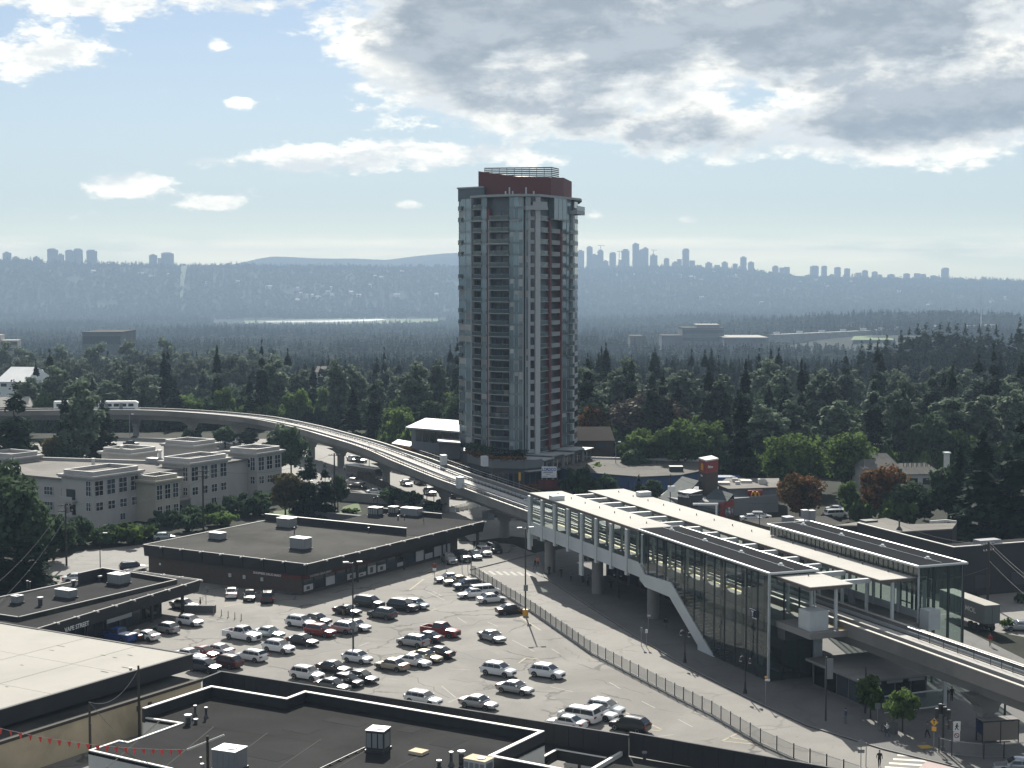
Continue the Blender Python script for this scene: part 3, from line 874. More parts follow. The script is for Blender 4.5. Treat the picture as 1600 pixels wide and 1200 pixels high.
def hvac(px, py, z, sx, sy, sz, rot, label, m_=None, fans=1, dark=False):
    """rooftop unit whose foot centre shows at (px,py)"""
    p = P(px, py, z)
    t = thing('rooftop_unit', label, 'air conditioner', p, rot, 'air conditioning units on the flat roofs')
    m_ = m_ or C['galv']
    q = MB(); q.box(-sx / 2 - .1, -sy / 2 - .1, 0, sx / 2 + .1, sy / 2 + .1, .22); part('curb', q, C['dark'], t)
    q = MB(); q.box(-sx / 2, -sy / 2, .22, sx / 2, sy / 2, sz); part('casing', q, C['dark'] if dark else m_, t)
    q = MB(); q.box(-sx / 2 - .05, -sy / 2 - .05, sz, sx / 2 + .05, sy / 2 + .05, sz + .07); part('lid', q, C['white'] if m_ != C['offwhite'] else C['cream'], t)
    for k in range(fans):
        q = MB(); q.cyl((k - (fans - 1) / 2) * sx * .45 + sx * .12, 0, sz + .07, sz + .13, min(sx, sy) * .27, 14); part('fan_grille', q, C['dark'], t)
    n = max(2, int(sx / .5))
    for k in range(n):
        q = MB(); x0 = -sx / 2 + sx * (k + .12) / n; q.box(x0, -sy / 2 - .025, .45, x0 + sx * .76 / n, -sy / 2 - .002, sz - .2); part('side_panel', q, C['steel'], t)
    q = MB(); q.box(sx / 2 + .003, -sy * .35, .4, sx / 2 + .03, sy * .35, sz * .85); part('side_panel', q, C['steel'], t)
    return t


def fascia_run(parent, a, b, z0, z1, step, out=.45, m_=None, fin=True):
    """row of separate dark fascia panels from a to b (plan), each leaning out, with a pale fin at its top joint"""
    a, b = Vector((*a, 0)), Vector((*b, 0)); L = (b - a).length; n = max(1, round(L / step)); d = (b - a) / L; o = Vector((d.y, -d.x, 0))
    ang = math.atan2(d.y, d.x); w = L / n
    q = MB()    # local: x along the run, y outwards negative
    q.add([(.03, 0, z0), (w - .03, 0, z0), (w - .03, -out, z1), (.03, -out * .45, z1), (.03, .12, z0), (w - .03, .12, z0), (w - .03, .12, z1), (.03, .12, z1)],
          [(0, 1, 2, 3), (4, 7, 6, 5), (0, 3, 7, 4), (1, 5, 6, 2), (3, 2, 6, 7), (0, 4, 5, 1)])
    me = setmat(q.mesh('fascia_panel'), m_ or C['fascia'])
    q = MB(); q.box(w - .10, -out - .32, z1 - .12, w + .02, .25, z1 + .09); fm = setmat(q.mesh('fascia_fin'), C['coping'])
    for i in range(n):
        p = a + d * (i * w)
        part('fascia_panel', me, None, parent, p, ang)
        if fin: part('fascia_fin', fm, None, parent, p, ang)


def coping(parent, path, z, w=.32, h=.09, m_=None, name='coping'):
    m_ = m_ or C['copingd']; q = MB(); q.wall(path, z, z + h, w * .75); return part(name, q, m_ or C['coping'], parent)


# ---- main shop (drug store)
o, loc = uvframe(225, 851, 5.2)
LB, LC = loc(478, 882), loc(752, 814.5)
W1, D1 = LB[0], LC[1]
shop = thing('drug_store', 'long brown brick drug store with dark fascia and wide tar roof in mid lot', 'shop', o, U_ANG)
vdiv = loc(635, 836)[1]
q = MB(); q.prism([(0, 0), (W1, 0), (W1, vdiv), (0, vdiv)], 4.9, 5.16); part('roof', q, C['roofg'], shop)
q = MB(); q.prism([(W1 * .36, vdiv + .3), (W1, vdiv + .3), (W1, D1), (W1 * .30, D1)], 4.9, 5.15); part('roof', q, C['roof'], shop, label='darker tar roof of the rear wing')
q = MB(); q.box(.5, .5, 0, W1 - 1.6, vdiv + .1, 4.9); part('wall', q, C['brick'], shop)
q = MB(); q.box(W1 * .38, vdiv + .1, 0, W1 - 1.6, D1 - 6, 4.9); part('wall', q, C['brick'], shop)
q = MB(); q.box(-.1, vdiv, 5.16, W1 - 3.2, vdiv + .28, 6.35); part('parapet', q, C['fascia'], shop)
q = MB(); q.box(-.15, vdiv - .06, 6.35, W1 - 3.1, vdiv + .36, 6.44); part('coping', q, C['coping'], shop)
q = MB(); q.box(W1 * .30, D1 - .3, 5.15, W1 - 9, D1, 5.9); part('parapet', q, C['fascia'], shop)
q = MB(); q.box(W1 * .30, D1 - .36, 5.9, W1 - 8.9, D1 + .06, 5.98); part('coping', q, C['copingd'], shop)
fascia_run(shop, (0, 0), (W1, 0), 3.35, 5.2, 4.2)
fascia_run(shop, (W1, 0), (W1, D1), 3.35, 5.2, 4.2)
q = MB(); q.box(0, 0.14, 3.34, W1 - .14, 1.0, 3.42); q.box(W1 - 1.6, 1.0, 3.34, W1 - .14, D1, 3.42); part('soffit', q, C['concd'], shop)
coping(shop, [(-.02, vdiv), (-.02, -.3), (W1 + .3, -.3), (W1 + .3, D1 + .02)], 5.2, .30)
coping(shop, [(.02, 0), (.02, vdiv)][::-1], 5.17, .35)
# storefront along the right side
q = MB(); q.box(W1 - 1.58, .7, 2.5, W1 - 1.50, 19, 3.05); part('sign_band', q, C['redd'], shop)
q = MB(); q.box(W1 - 11.5, .42, 2.5, W1 - 1.5, .49, 3.05); part('sign_band', q, C['redd'], shop)
text('shop_lettering', 'SHOPPERS DRUG MART', .52, C['white'], shop, (W1 - 1.48, 2.5, 2.57), (math.pi / 2, 0, math.pi / 2), .02)
text('shop_lettering', 'SHOPPERS DRUG MART', .52, C['white'], shop, (W1 - 11.3, .40, 2.57), (math.pi / 2, 0, 0), .02, sx=1.05)
POSTER = mat('window_poster', (.45, .46, .46), .6, var=.15, scale=2.0)
nb = 15
for i in range(nb):
    y0 = .9 + i * (D1 - 9) / nb; w = (D1 - 9) / nb - .25
    if i in (1, 2): y0 += .0
    q = MB(); q.box(W1 - 1.59, y0, .45, W1 - 1.53, y0 + w, 2.4); win = part('window', q, C['win'], shop)
    q = MB(); q.box(W1 - 1.55, y0 - .08, .38, W1 - 1.46, y0 + .04, 2.47); q.box(W1 - 1.55, y0 + w - .04, .38, W1 - 1.46, y0 + w + .08, 2.47); q.box(W1 - 1.549, y0 + .04, 2.36, W1 - 1.47, y0 + w - .04, 2.47); q.box(W1 - 1.549, y0 + .04, .38, W1 - 1.47, y0 + w - .04, .5)
    part('frame', q, C['dark'], win)
    if i not in (1, 3, 8, 10):
        q = MB(); z1 = [1.5, 1.2, 1.9, 1.6][i % 4]; q.box(W1 - 1.525, y0 + .1, .55, W1 - 1.51, y0 + w - .12, z1 if i not in (11, 13, 14) else 2.3); part('poster', q, POSTER, win)
        if i in (0, 4, 5, 6, 7):
            q = MB(); q.box(W1 - 1.508, y0 + w * .3, .75, W1 - 1.50, y0 + w * .62, z1 - .25); part('poster', q, C['brick'], win)
for k in range(3):
    q = MB(); q.cyl(W1 - .75, 14 + k * 13, 0, 3.4, .16, 8); part('post', q, C['dark'], shop)
q = MB(); q.box(W1 - .9, D1 - .9, 0, W1 - .5, D1 - .5, 3.4); part('post', q, C['dark'], shop)
for k, x in enumerate((W1 - 16.5, W1 - 13.5, W1 - 9.8)):
    q = MB(); q.box(x, .40, 1.5, x + .55, .49, 2.1); part('notice', q, POSTER, shop)
q = MB(); q.box(W1 - 9.5, .0, 0, W1 - 3, .5, .35); part('plinth', q, C['concd'], shop)
q = MB(); q.box(3, .35, 2.0, 3.3, .49, 2.35); part('wall_light', q, C['lamp'], shop)
hvac(470, 858, 5.16, 3.0, 2.0, 1.9, U_ANG, 'boxy grey rooftop unit in the middle of the drug store roof')
hvac(448, 824, 5.16, 2.9, 2.2, 1.7, U_ANG, 'grey rooftop unit at the raised parapet of the drug store')
hvac(340, 843, 5.16, 2.6, 1.6, 1.2, U_ANG, 'low rooftop unit near the back left edge of the drug store roof')
hvac(587, 806, 5.15, 2.2, 1.9, 1.6, U_ANG, 'square dark rooftop unit with two pipes on the rear wing', dark=True)
hvac(615, 804, 5.15, 1.5, 1.5, 1.5, U_ANG, 'small dark rooftop unit between two larger ones on the rear wing', dark=True)
hvac(643, 806, 5.15, 3.8, 1.9, 1.5, U_ANG, 'wide pale rooftop unit on the rear wing')
for px, py, z, h, r in ((460, 834, 5.16, 1.1, .08), (508, 823, 5.16, .7, .1), (576, 832, 5.16, .8, .12), (622, 812, 5.15, .7, .12), (632, 812, 5.15, .8, .06), (662, 814, 5.15, 3.2, .05), (584, 797, 5.15, 2.4, .06), (590, 797, 5.15, 2.6, .09), (476, 861, 5.16, .4, .3)):
    p = P(px, py, z); vent_pipe(p.x, p.y, z, h, r, 'small vent pipe on the tar roof of the drug store', cone=False)
q = MB(); o2 = P(520, 806, 0)
for i in range(8):
    pass
single('stone_planter', MB().box(-6, -.6, 0, 6, .6, 1.3), C['concd'], 'low stone planter wall behind the drug store', 'planter', P(530, 812), U_ANG)

# ---- left shop row
o, loc = uvframe(310, 906.5, 4.8)
row = thing('shop_row', 'low dark shop row with tar roof behind the white roofed building', 'shop', o, U_ANG)
rp = [loc(*p) for p in ((310, 906.5), (195, 891), (160, 899), (124, 907.5), (0, 933.5), (-120, 958), (-160, 1060), (20, 993))]
q = MB(); q.prism(rp, 4.5, 4.78); part('roof', q, C['roof'], row)
ev = Vector((*rp[7], 0)) - Vector((*rp[0], 0)); ed = ev.normalized(); eo = Vector((-ed.y, ed.x, 0))
if eo.x > 0: pass
inw = -eo if (Vector((*rp[3], 0)) - Vector((*rp[0], 0))).dot(-eo) > 0 else eo
def sh(p, k, j=0): return tuple((Vector((*p, 0)) + inw * k + ed * j)[:2])
q = MB(); q.prism([sh(rp[0], 3.0, 5), sh(rp[1], 0, 3), rp[2], rp[3], rp[4], rp[5], rp[6], sh(rp[7], 3.0)], 0, 4.5); part('wall', q, C['fascia'], row)
fascia_run(row, rp[7], rp[0], 3.1, 4.8, 4.0)
fascia_run(row, rp[0], rp[1], 3.1, 4.8, 4.0)
coping(row, [sh(rp[7], -.35), sh(rp[0], -.35, -.35), sh(rp[1], 0, -.3)], 4.8, .24)
ip = [loc(29, 965, 5.3), loc(277, 906, 5.3), loc(200, 893.5, 5.3)]
coping(row, ip, 5.3, .30); q = MB(); q.wall(ip, 4.78, 5.3, .25); part('parapet', q, C['roofg'], row)
ip2 = [loc(-120, 944, 5.3), loc(29, 965, 5.3)]; q = MB(); q.wall(ip2, 4.78, 5.3, .25); part('parapet', q, C['fascia'], row); coping(row, ip2, 5.3, .3)
bp_ = [loc(124, 896, 6.4), loc(160, 888, 6.4), loc(196, 894, 6.4)]
q = MB(); q.wall(bp_, 4.6, 6.4, .3); part('parapet', q, C['fascia'], row); coping(row, bp_, 6.4, .36, .07)
coping(row, [rp[3], rp[4], rp[5]], 4.79, .4, .16)
for k in range(5):
    p = Vector((*sh(rp[0], 2.2, 1.0 + k * 7.5), 0)); q = MB(); q.box(p.x - .18, p.y - .18, 0, p.x + .18, p.y + .18, 4.5); part('post', q, C['dark'], row)
wl = sh(rp[0], 2.98, 6); a_ = math.atan2(ed.y, ed.x)
for k in range(7):
    p = Vector((*sh(rp[0], 2.93, 6 + k * 4.2), 0)); q = MB(); q.box(0, -.04, .6, 3.4, .04, 2.7); w_ = part('window', q, C['win'], row, p, a_)
    q = MB(); q.box(-.1, -.07, .5, 0, .07, 2.8); q.box(3.4, -.07, .5, 3.5, .07, 2.8); q.box(1.65, -.06, .6, 1.75, .06, 2.7); part('frame', q, C['dark'], w_)
sp = Vector((*sh(rp[0], -.28, 30.5), 0))
text('shop_lettering', 'VAPE STREET', .85, C['white'], row, (sp.x, sp.y, 3.25), (math.pi / 2, 0, a_ + math.pi), .02, sx=1.0)
p = Vector((*sh(rp[0], -.1, 16.0), 0)); q = MB(); q.box(-.05, -.06, 2.55, 5.4, .06, 3.1); part('sign_board', q, C['greyr'], row, (sh(rp[0], -.05, 21.5)[0], sh(rp[0], -.05, 21.5)[1], 0), a_ + math.pi)
for px, py, sx, sy, sz, lb in ((186, 912, 2.6, 2.1, 1.5, 'dark louvred rooftop unit by the high parapet of the left shop row'), (103, 934, 2.9, 1.5, 1.2, 'grey rooftop unit in the middle of the left shop row roof'), (27, 943, 1.2, 1.2, 1.1, 'small round topped unit at the left end of the shop row roof')):
    hvac(px, py, 4.78, sx, sy, sz, U_ANG, lb)
for px, py, h, r in ((63, 946, .9, .3), (115, 915, .6, .25), (156, 908, .6, .25), (43, 920, 1.1, .12), (47, 920, 1.0, .1)):
    p = P(px, py, 4.78); vent_pipe(p.x, p.y, 4.78, h, r, 'small vent on the tar roof of the left shop row', cone=False)

# ---- white-roofed building
o, loc = uvframe(297, 1023, 6)
wb = thing('white_roofed_building', 'big building with broad sunlit white roof and dark fascia', 'building', o, U_ANG)
a = loc(75, 985); b = loc(0, 1111)
Wd = 75.0; Ln = 62.0
# separate roof sheets with seams between them
nu, nv = 9, 6
rm = None
for i in range(nu):
    for j in range(nv):
        x1_, x0_ = -i * Wd / nu, -(i + 1) * Wd / nu; y1_, y0_ = -j * Ln / nv, -(j + 1) * Ln / nv
        q = MB(); q.box(x0_ + .03, y0_ + .03, 5.9, x1_ - .03, y1_ - .03, 6.0 + .012 * ((i * 7 + j * 3) % 3))
        part('roof_sheet', q, C['roofw'], wb)
q = MB(); q.box(-Wd, -Ln, 5.5, -.05, -.05, 5.9); part('roof_deck', q, C['fascia'], wb)
q = MB(); q.box(.0, -Ln, 4.3, .22, .22, 6.02); part('fascia', q, C['fascia'], wb)
q = MB(); q.box(-Wd, .0, 5.2, -.02, .22, 6.02); part('fascia', q, C['fascia'], wb)
q = MB(); q.box(-.12, -Ln, 6.02, .26, .26, 6.10); part('coping', q, C['concd'], wb)
q = MB(); q.box(-Wd, -.1, 6.02, -.14, .26, 6.09); part('coping', q, C['concd'], wb)
q = MB(); q.box(-Wd, -Ln, 0, -3.5, -4.0, 5.5); part('wall', q, C['fascia'], wb)
rr = random.Random(4)
for k in range(34):
    x, y = -rr.uniform(1, 34), -rr.uniform(1, 45); q = MB(); l = rr.uniform(.4, 1.3); q.box(x, y, 6.026, x + l, y + .12, 6.034)
    part('roof_patch', q, C['concd'], wb, kind='stuff') if k == 0 else part('roof_patch', q, C['concd'], wb)

# ---- cream building in the alley
o, loc = uvframe(314, 1060.5, 4.0)
cb = thing('cream_building', 'low cream rendered building with gravel roof in the shaded alley', 'building', o, U_ANG)
q = MB(); q.box(-9, -60, 0, 0, 0, 3.7); part('wall', q, C['cream'], cb)
q = MB(); q.box(-9, -60, 3.7, -.3, -.2, 3.82); part('roof', q, C['roofg'], cb)
q = MB(); q.box(-.3, -60, 3.68, .12, .12, 4.0); part('coping', q, C['wood'], cb)
q = MB(); q.box(.0, -46.5, 0.3, .05, -44.6, 2.0); part('shutter', q, C['brick'], cb)
for k, yy in enumerate((-8.5, -10.2)):
    q = MB(); q.box(.0, yy, 2.6, .12, yy + .5, 3.2); part('wall_box', q, C['dark'], cb)

# ---- front building with dark tar roof and high parapet
o = P(851, 1143, 7); o.z = 0
fb = thing('tar_roof_building', 'wide building with black tar roof and pale edged parapet nearest the camera', 'building', o)
def L0(a, b, z): p = P(a, b, z) - o; return (p.x, p.y)
par = [L0(*p, 7) for p in ((222, 1107), (330, 1072), (447, 1091), (476, 1080), (851, 1143), (772, 1181), (890, 1203.5), (905, 1300))]
low = [L0(*p, 6) for p in ((200, 1320), (268, 1203), (138, 1173.5), (186, 1157.5), (200, 1160), (281, 1131), (222, 1122))]
poly = par + low
q = MB(); q.prism(poly, 5.7, 6.0); part('roof', q, C['roof'], fb)
q = MB(); q.prism([((x - 0) * 1.0, y) for x, y in poly], 0, 5.7); part('wall', q, C['offwhite'], fb)
q = MB(); q.wall(par, 5.6, 7.0, -.3); part('parapet', q, C['fascia'], fb)
q = MB(); q.wall([(x, y) for x, y in par], 7.0, 7.08, -.42); part('coping', q, C['coping'], fb)
lw = [par[-1]] + []
q = MB(); q.wall(low[1:] , 5.95, 6.10, -.28); part('coping', q, C['coping'], fb)
# lower canopy with its tall back wall towards the lot
wt = [P(*p, 6.2) for p in ((318, 1061), (346, 1050), (982, 1150))]; wt2 = [P(*p, 6.2) for p in ((983, 1145), (1272, 1196), (1420, 1222))]
can = thing('lot_canopy', 'dark ribbed parapet wall and low canopy roof facing the parking lot', 'canopy', o)
LL = lambda p: (p.x - o.x, p.y - o.y)
d_ = Vector((-U.y, U.x, 0)) * -6.5
q = MB(); cpoly = [LL(p) for p in wt] + [LL(p) for p in wt2[1:]] + [L0(1420, 1330, 4.2), L0(905, 1290, 4.2), L0(922, 1201, 4.2), L0(946, 1185, 4.2), L0(871, 1172, 4.2), L0(836, 1191, 4.2), L0(780, 1176, 4.2), (par[4][0] + .1, par[4][1] + .05)] + [(x, y + .06) for x, y in par[3::-1]]
q.prism(cpoly, 3.9, 4.2); part('roof', q, C['roof'], can)
for pth in (wt, wt2):
    for a, b in zip(pth[:-1], pth[1:]):
        n = max(1, round((b - a).length / 1.6)); ang = math.atan2(b.y - a.y, b.x - a.x); w = (b - a).length / n
        me = setmat(MB().box(.02, -.04, 4.0, w - .02, .14, 6.2).mesh('wall_panel'), C['fascia'])
        for i in range(n):
            p = a.lerp(b, i / n); part('wall_panel', me, None, can, (p.x - o.x, p.y - o.y, 0), ang)
    q = MB(); q.wall([LL(p) for p in pth], 6.2, 6.26, .22); part('coping', q, C['concd'], can)
q = MB(); q.wall([L0(975, 1170, 4.6), L0(922, 1201, 4.6), L0(905, 1290, 4.6)], 4.2, 4.6, .3); part('kerb_wall', q, C['coping'], can)
q = MB(); q.wall([L0(836, 1191, 4.4), L0(871, 1172, 4.4), L0(946, 1185, 4.4)], 3.4, 4.4, .25); part('rim', q, C['fascia'], can)
q = MB(); q.wall([L0(836, 1191, 4.4), L0(871, 1172, 4.4), L0(946, 1185, 4.4)], 4.4, 4.45, .3); part('coping', q, C['coping'], can)
for a in ((842, 1199), (905, 1196), (938, 1199)):
    p = P(*a, 2.0); q = MB(); q.box(p.x - o.x - .15, p.y - o.y - .15, 0, p.x - o.x + .15, p.y - o.y + .15, 3.9); part('post', q, C['dark'], can)

for k in range(7):
    a, b = P(250 + k * 84, 1126 + k * 9.5, 6), P(300 + k * 84 - 150 + k * 4, 1215, 6); q = MB(); q.beam(a - o + Vector((0, 0, .006)), b - o + Vector((0, 0, .006)), .14, .016); part('roof_seam', q, mat('seam_strip', (.042, .043, .043), .9, spec=.1), fb)
for px, py, w, h in ((470, 1140, 1.6, 1.0), (540, 1128, 2.2, .8), (700, 1160, 1.2, 1.5), (420, 1180, 2.0, 1.2), (640, 1140, .9, .9)):
    a = P(px, py, 6) - o; q = MB(); q.box(-w, -h, 0, w, h, .012); part('roof_patch', q, mat('roof_patch_felt', (.020, .021, .022), .95, spec=.08), fb, a, U_ANG)
hvac(591, 1172, 6, 1.75, 1.75, 2.0, U_ANG + .25, 'tall dark cooling unit with round fan in mid tar roof', dark=True)
hvac(359, 1202, 6, 2.4, 2.0, 1.9, U_ANG + .15, 'large pale cooling unit beside the wooden pole')
hvac(748, 1206, 6, 2.2, 1.5, 1.2, U_ANG, 'beige low unit at the bottom edge of the tar roof', m_=C['offwhite'])
single('roof_hatch', MB().box(-.75, -.6, 0, .75, .6, .28), C['cream'], 'small cream roof hatch on the black tar roof', 'hatch', P(654, 1177, 6), U_ANG)
for px, py, h, r, lb in ((294, 1131, .7, .26, 'squat cone vent on the black tar roof'), (305, 1119, 1.0, .12, 'tall thin vent with cap, rear one of the roof vent group'), (322, 1122, 1.0, .12, 'thin vent with dark cap, to the side of the roof vent group'), (306, 1130, .3, .16, 'tiny stub vent in front of the roof vent group'),
                         (705, 1197, 1.2, .14, 'thin capped vent near the bottom edge of the tar roof'), (721, 1192, .9, .24, 'bulky dark cowl vent near the bottom edge of the tar roof'), (686, 1196, .35, .16, 'small round stub vent left of the bottom vents'), (1007, 1188, .7, .16, 'white topped vent on the canopy roof by the fence')):
    z = 4.2 if px > 1000 else 6; p = P(px, py, z); vent_pipe(p.x, p.y, z, h, r, lb, cone=r < .2 and h > .8)
# gas pipe on blocks
pl = [P(570, 1168, 6.15), P(540, 1182, 6.15), P(500, 1201, 6.15)]
pp = thing('gas_pipe', 'thin gas pipe on small blocks crossing the black tar roof', 'pipe', pl[0])
part('pipe', MB().tube([p - pl[0] for p in pl], .06), C['dark'], pp)
for k in range(6):
    p = pl[0].lerp(pl[2], k / 5.2); part('block', MB().box(-.2, -.1, -.15, .2, .1, -.06), C['wood'], pp, p - pl[0], U_ANG)

# ================================================================ station
O = P(829, 770.5, 13.2); O.z = 0
def st(px, py, z):
    d = P(px, py, z) - O; return (d.dot(S), d.dot(T))
def on_t(px, py, t):
    """where the line of sight through a pixel meets the upright plane at offset t: (s, z)"""
    d = ray(px, py); cam_ = Vector((0, 0, CAM_H)); k = (t - (cam_ - O).dot(T)) / d.dot(T); p = cam_ + d * k
    return ((p - O).dot(S), p.z)

stn = thing('station', 'elevated glass and white steel station with long pale roofs', 'station', O, S_ANG)
ZR = 13.2; BAY = 43.5 / 8
for nm, t0, t1, s0, s1 in (('a', 0, 6.0, -.6, 88), ('b', 10.3, 17.1, .6, 87.2)):
    n = 16
    for i in range(n):
        a = s0 + (s1 - s0) * i / n; b = s0 + (s1 - s0) * (i + 1) / n
        q = MB(); q.box(a + (.0 if i == 0 else .012), t0, ZR - .10, b - .012, t1, ZR); part('roof_panel', q, C['rooft'], stn)
    q = MB(); q.box(s0 + .1, t0 + .08, ZR - .45, s1 - .1, t1 - .08, ZR - .10); part('roof_soffit', q, mat('brown_soffit', (.13, .105, .09), .7, var=.1), stn)
    for i in range(15):
        q = MB(); q.cyl(s0 + 4 + i * 5.6, (t0 + t1) / 2 + .6, ZR, ZR + .30, .07, 6); part('roof_stud', q, C['dark'], stn)
for i in range(16):
    s_ = 3.2 + i * BAY
    q = MB(); q.box(s_ - .28, 5.9, 12.45, s_ + .28, 10.4, 13.0); part('cross_beam', q, C['steelw'], stn)
# dark roofs
for s0, s1, t0, t1, z in ((43.5, 80.5, -1.1, 5.9, 13.35), (52.4, 88.2, 15.0, 22.3, 14.45)):
    n = 12
    for i in range(n):
        a = s0 + (s1 - s0) * i / n; b = s0 + (s1 - s0) * (i + 1) / n
        q = MB(); q.box(a + .01, t0 + .25, z, b - .01, t1 - .25, z + .30); part('dark_roof_panel', q, C['roofb'], stn)
    for ln in (((s0 - .05, t0 + .12), (s1 + .05, t0 + .12)), ((s0 - .05, t1 - .12), (s1 + .05, t1 - .12)), ((s1 - .02, t0), (s1 - .02, t1)), ((s0, t0), (s0, t1))):
        q = MB(); q.tube([(*ln[0], z + .2), (*ln[1], z + .2)], .17, 8); part('gutter', q, C['steelw'], stn)
    q = MB(); q.box(s0, (t0 + t1) / 2 + .5, z + .30, s1 - 1, (t0 + t1) / 2 + .54, z + .34); part('ridge_line', q, C['steelw'], stn)
    for i in range(4):
        q = MB(); x = s0 + 3 + i * (s1 - s0) * .27; y = (t0 + t1) / 2 + .5
        q.cyl(x, y, z + .3, z + .62, .30, 10, .2); q.box(x - .55, y - .16, z + .3, x + .55, y + .16, z + .42); part('roof_cap', q, C['white'], stn)
    if t0 > 0:
        for i in range(34):
            q = MB(); x = s0 + .6 + i * (s1 - s0 - 1) / 33; q.box(x - .05, t0 + .30, ZR, x + .05, t0 + .42, z); part('clerestory_post', q, C['dark'], stn)
        q = MB(); q.box(s0 + .3, t0 + .36, ZR + .05, s1 - .3, t0 + .40, z); part('clerestory_glass', q, C['glz'], stn)
for px, py in ((870, 781), (1005.5, 775)):
    s_, t_ = st(px, py, ZR); q = MB(); q.box(s_ - .7, t_ - 1.1, ZR + .05, s_ + .7, t_ + 1.1, ZR + .75); part('roof_unit', q, C['steelw'], stn)
# platforms
CONC = C['conc']
q = MB(); q.box(-.4, .05, 6.9, 88, 5.2, 7.65); part('platform', q, CONC, stn)
q = MB(); q.box(-.4, 11.3, 6.9, 88, 17.0, 7.65); part('platform', q, CONC, stn)
for t_ in (5.0, 11.4):
    q = MB(); q.box(0, t_ - .25, 7.65, 88, t_ + .25, 7.668); part('platform_edge', q, C['yellow'], stn)
# white west wall: columns, panels, glass bays
colm = setmat(MB().box(-.36, -.32, 5.9, .36, .22, ZR - .45).mesh('column'), C['steelw'])
colf = setmat(MB().box(-.5, -.34, 4.2, .5, .22, ZR - .45).mesh('column'), C['steelw'])
pan = setmat(MB().box(.38, -.16, 6.35, BAY - .38, -.02, 8.35).mesh('wall_panel'), C['steelw'])
gls = setmat(MB().quad((.38, -.06, 8.35), (BAY - .38, -.06, 8.35), (BAY - .38, -.06, ZR - .5), (.38, -.06, ZR - .5)).mesh('glass_pane'), C['glz'])
mul = setmat(MB().box(.34, -.13, 8.35, BAY - .34, -.02, 8.47).mesh('sill'), C['steelw'])
for i in range(9):
    part('column', colf if i in (0,) else colm, None, stn, (i * BAY, 0, 0))
    if i < 8:
        part('wall_panel', pan, None, stn, (i * BAY, 0, 0)); part('glass_pane', gls, None, stn, (i * BAY, 0, 0)); part('sill', mul, None, stn, (i * BAY, 0, 0))
    if i in (0, 4):
        q = MB(); q.box(-.55, -.38, 3.0 if i else 3.6, .55, -.05, 6.3); part('hanging_panel', q, C['steelw'], stn, (i * BAY, 0, 0))
for i in range(17):
    q = MB(); q.box(-.16, -.16, 7.65, .16, .16, ZR - .45); me = setmat(q.mesh('column'), C['steelw'])
    part('column', me, None, stn, (i * BAY, 4.2, 0)); part('column', me, None, stn, (i * BAY, 12.2, 0)); part('column', me, None, stn, (i * BAY, 16.9, 0))
    if i < 16:
        q = MB(); q.box(.2, 16.95, 7.0, BAY - .2, 17.0, 8.6); part('wall_panel', q, C['steelw'], stn, (i * BAY, 0, 0))
        q = MB(); q.quad((.2, 16.97, 8.6), (BAY - .2, 16.97, 8.6), (BAY - .2, 16.97, 12.6), (.2, 16.97, 12.6)); part('glass_pane', q, C['glz'], stn, (i * BAY, 0, 0))
# benches, ticket boxes and map boards on the platforms
for i in range(6):
    q = MB(); q.box(-.9, -.25, 7.65, .9, .25, 8.1); part('bench', q, C['dark'], stn, (8 + i * 13, 14.6, 0))
    q = MB(); q.box(-.7, -.06, 8.2, .7, .06, 9.9); part('map_board', q, C['greyw'], stn, (12 + i * 13, 13.0, 0))
q = MB(); q.box(84.5, .6, 7.65, 87, 3.2, 10.0); part('equipment_cabinet', q, C['steelw'], stn)
s_, z_ = on_t(1430, 950, 15); q = MB(); q.box(88.3, 15.3, 7.2, 90.1, 17.0, 9.6); part('equipment_cabinet', q, C['steelw'], stn)
# west glass hall: mullions and panes follow the stair edge
TH = -1.0
strp = [on_t(a, b, TH) for a, b in ((1000.6, 881), (1007, 897), (1049, 910), (1119.5, 1033), (1104, 1037), (1092, 1030.5), (1091, 1008), (1047, 932.5), (1009, 917), (1000.6, 906))]
def stair_z(s):
    pts = strp[:4]
    if s <= pts[0][0]: return pts[0][1]
    for (a, za), (b, zb) in zip(pts[:-1], pts[1:]):
        if a <= s <= b: return za + (zb - za) * (s - a) / (b - a)
    return .05
def sprism(poly, t0, t1):
    q = MB(); n = len(poly); vs = [(s, t0, z) for s, z in poly] + [(s, t1, z) for s, z in poly]
    return q.add(vs, [tuple(range(n)), tuple(range(2 * n - 1, n - 1, -1))] + [((i + 1) % n, i, n + i, n + (i + 1) % n) for i in range(n)])
part('stair_stringer', sprism(strp, TH - .12, TH + .14), C['steelw'], stn)
part('stair_stringer', sprism([(s, z - .4) for s, z in strp], 1.6, 1.8), C['steelw'], stn)
a, b = strp[2], strp[3]; nst = 22
for i in range(nst):
    s0 = a[0] + (b[0] - a[0]) * i / nst; z = a[1] - .9 + (0 - a[1] + .9) * (i + .5) / nst
    q = MB(); q.box(s0 - .02, TH + .14, z - .16, s0 + (b[0] - a[0]) / nst + .02, 1.6, z); part('stair_tread', q, CONC, stn)
q = MB(); q.box(strp[0][0], TH + .14, strp[1][1] - 1.1, a[0], 5.0, strp[1][1] - .85); part('landing', q, C['offwhite'], stn)
NG = 13
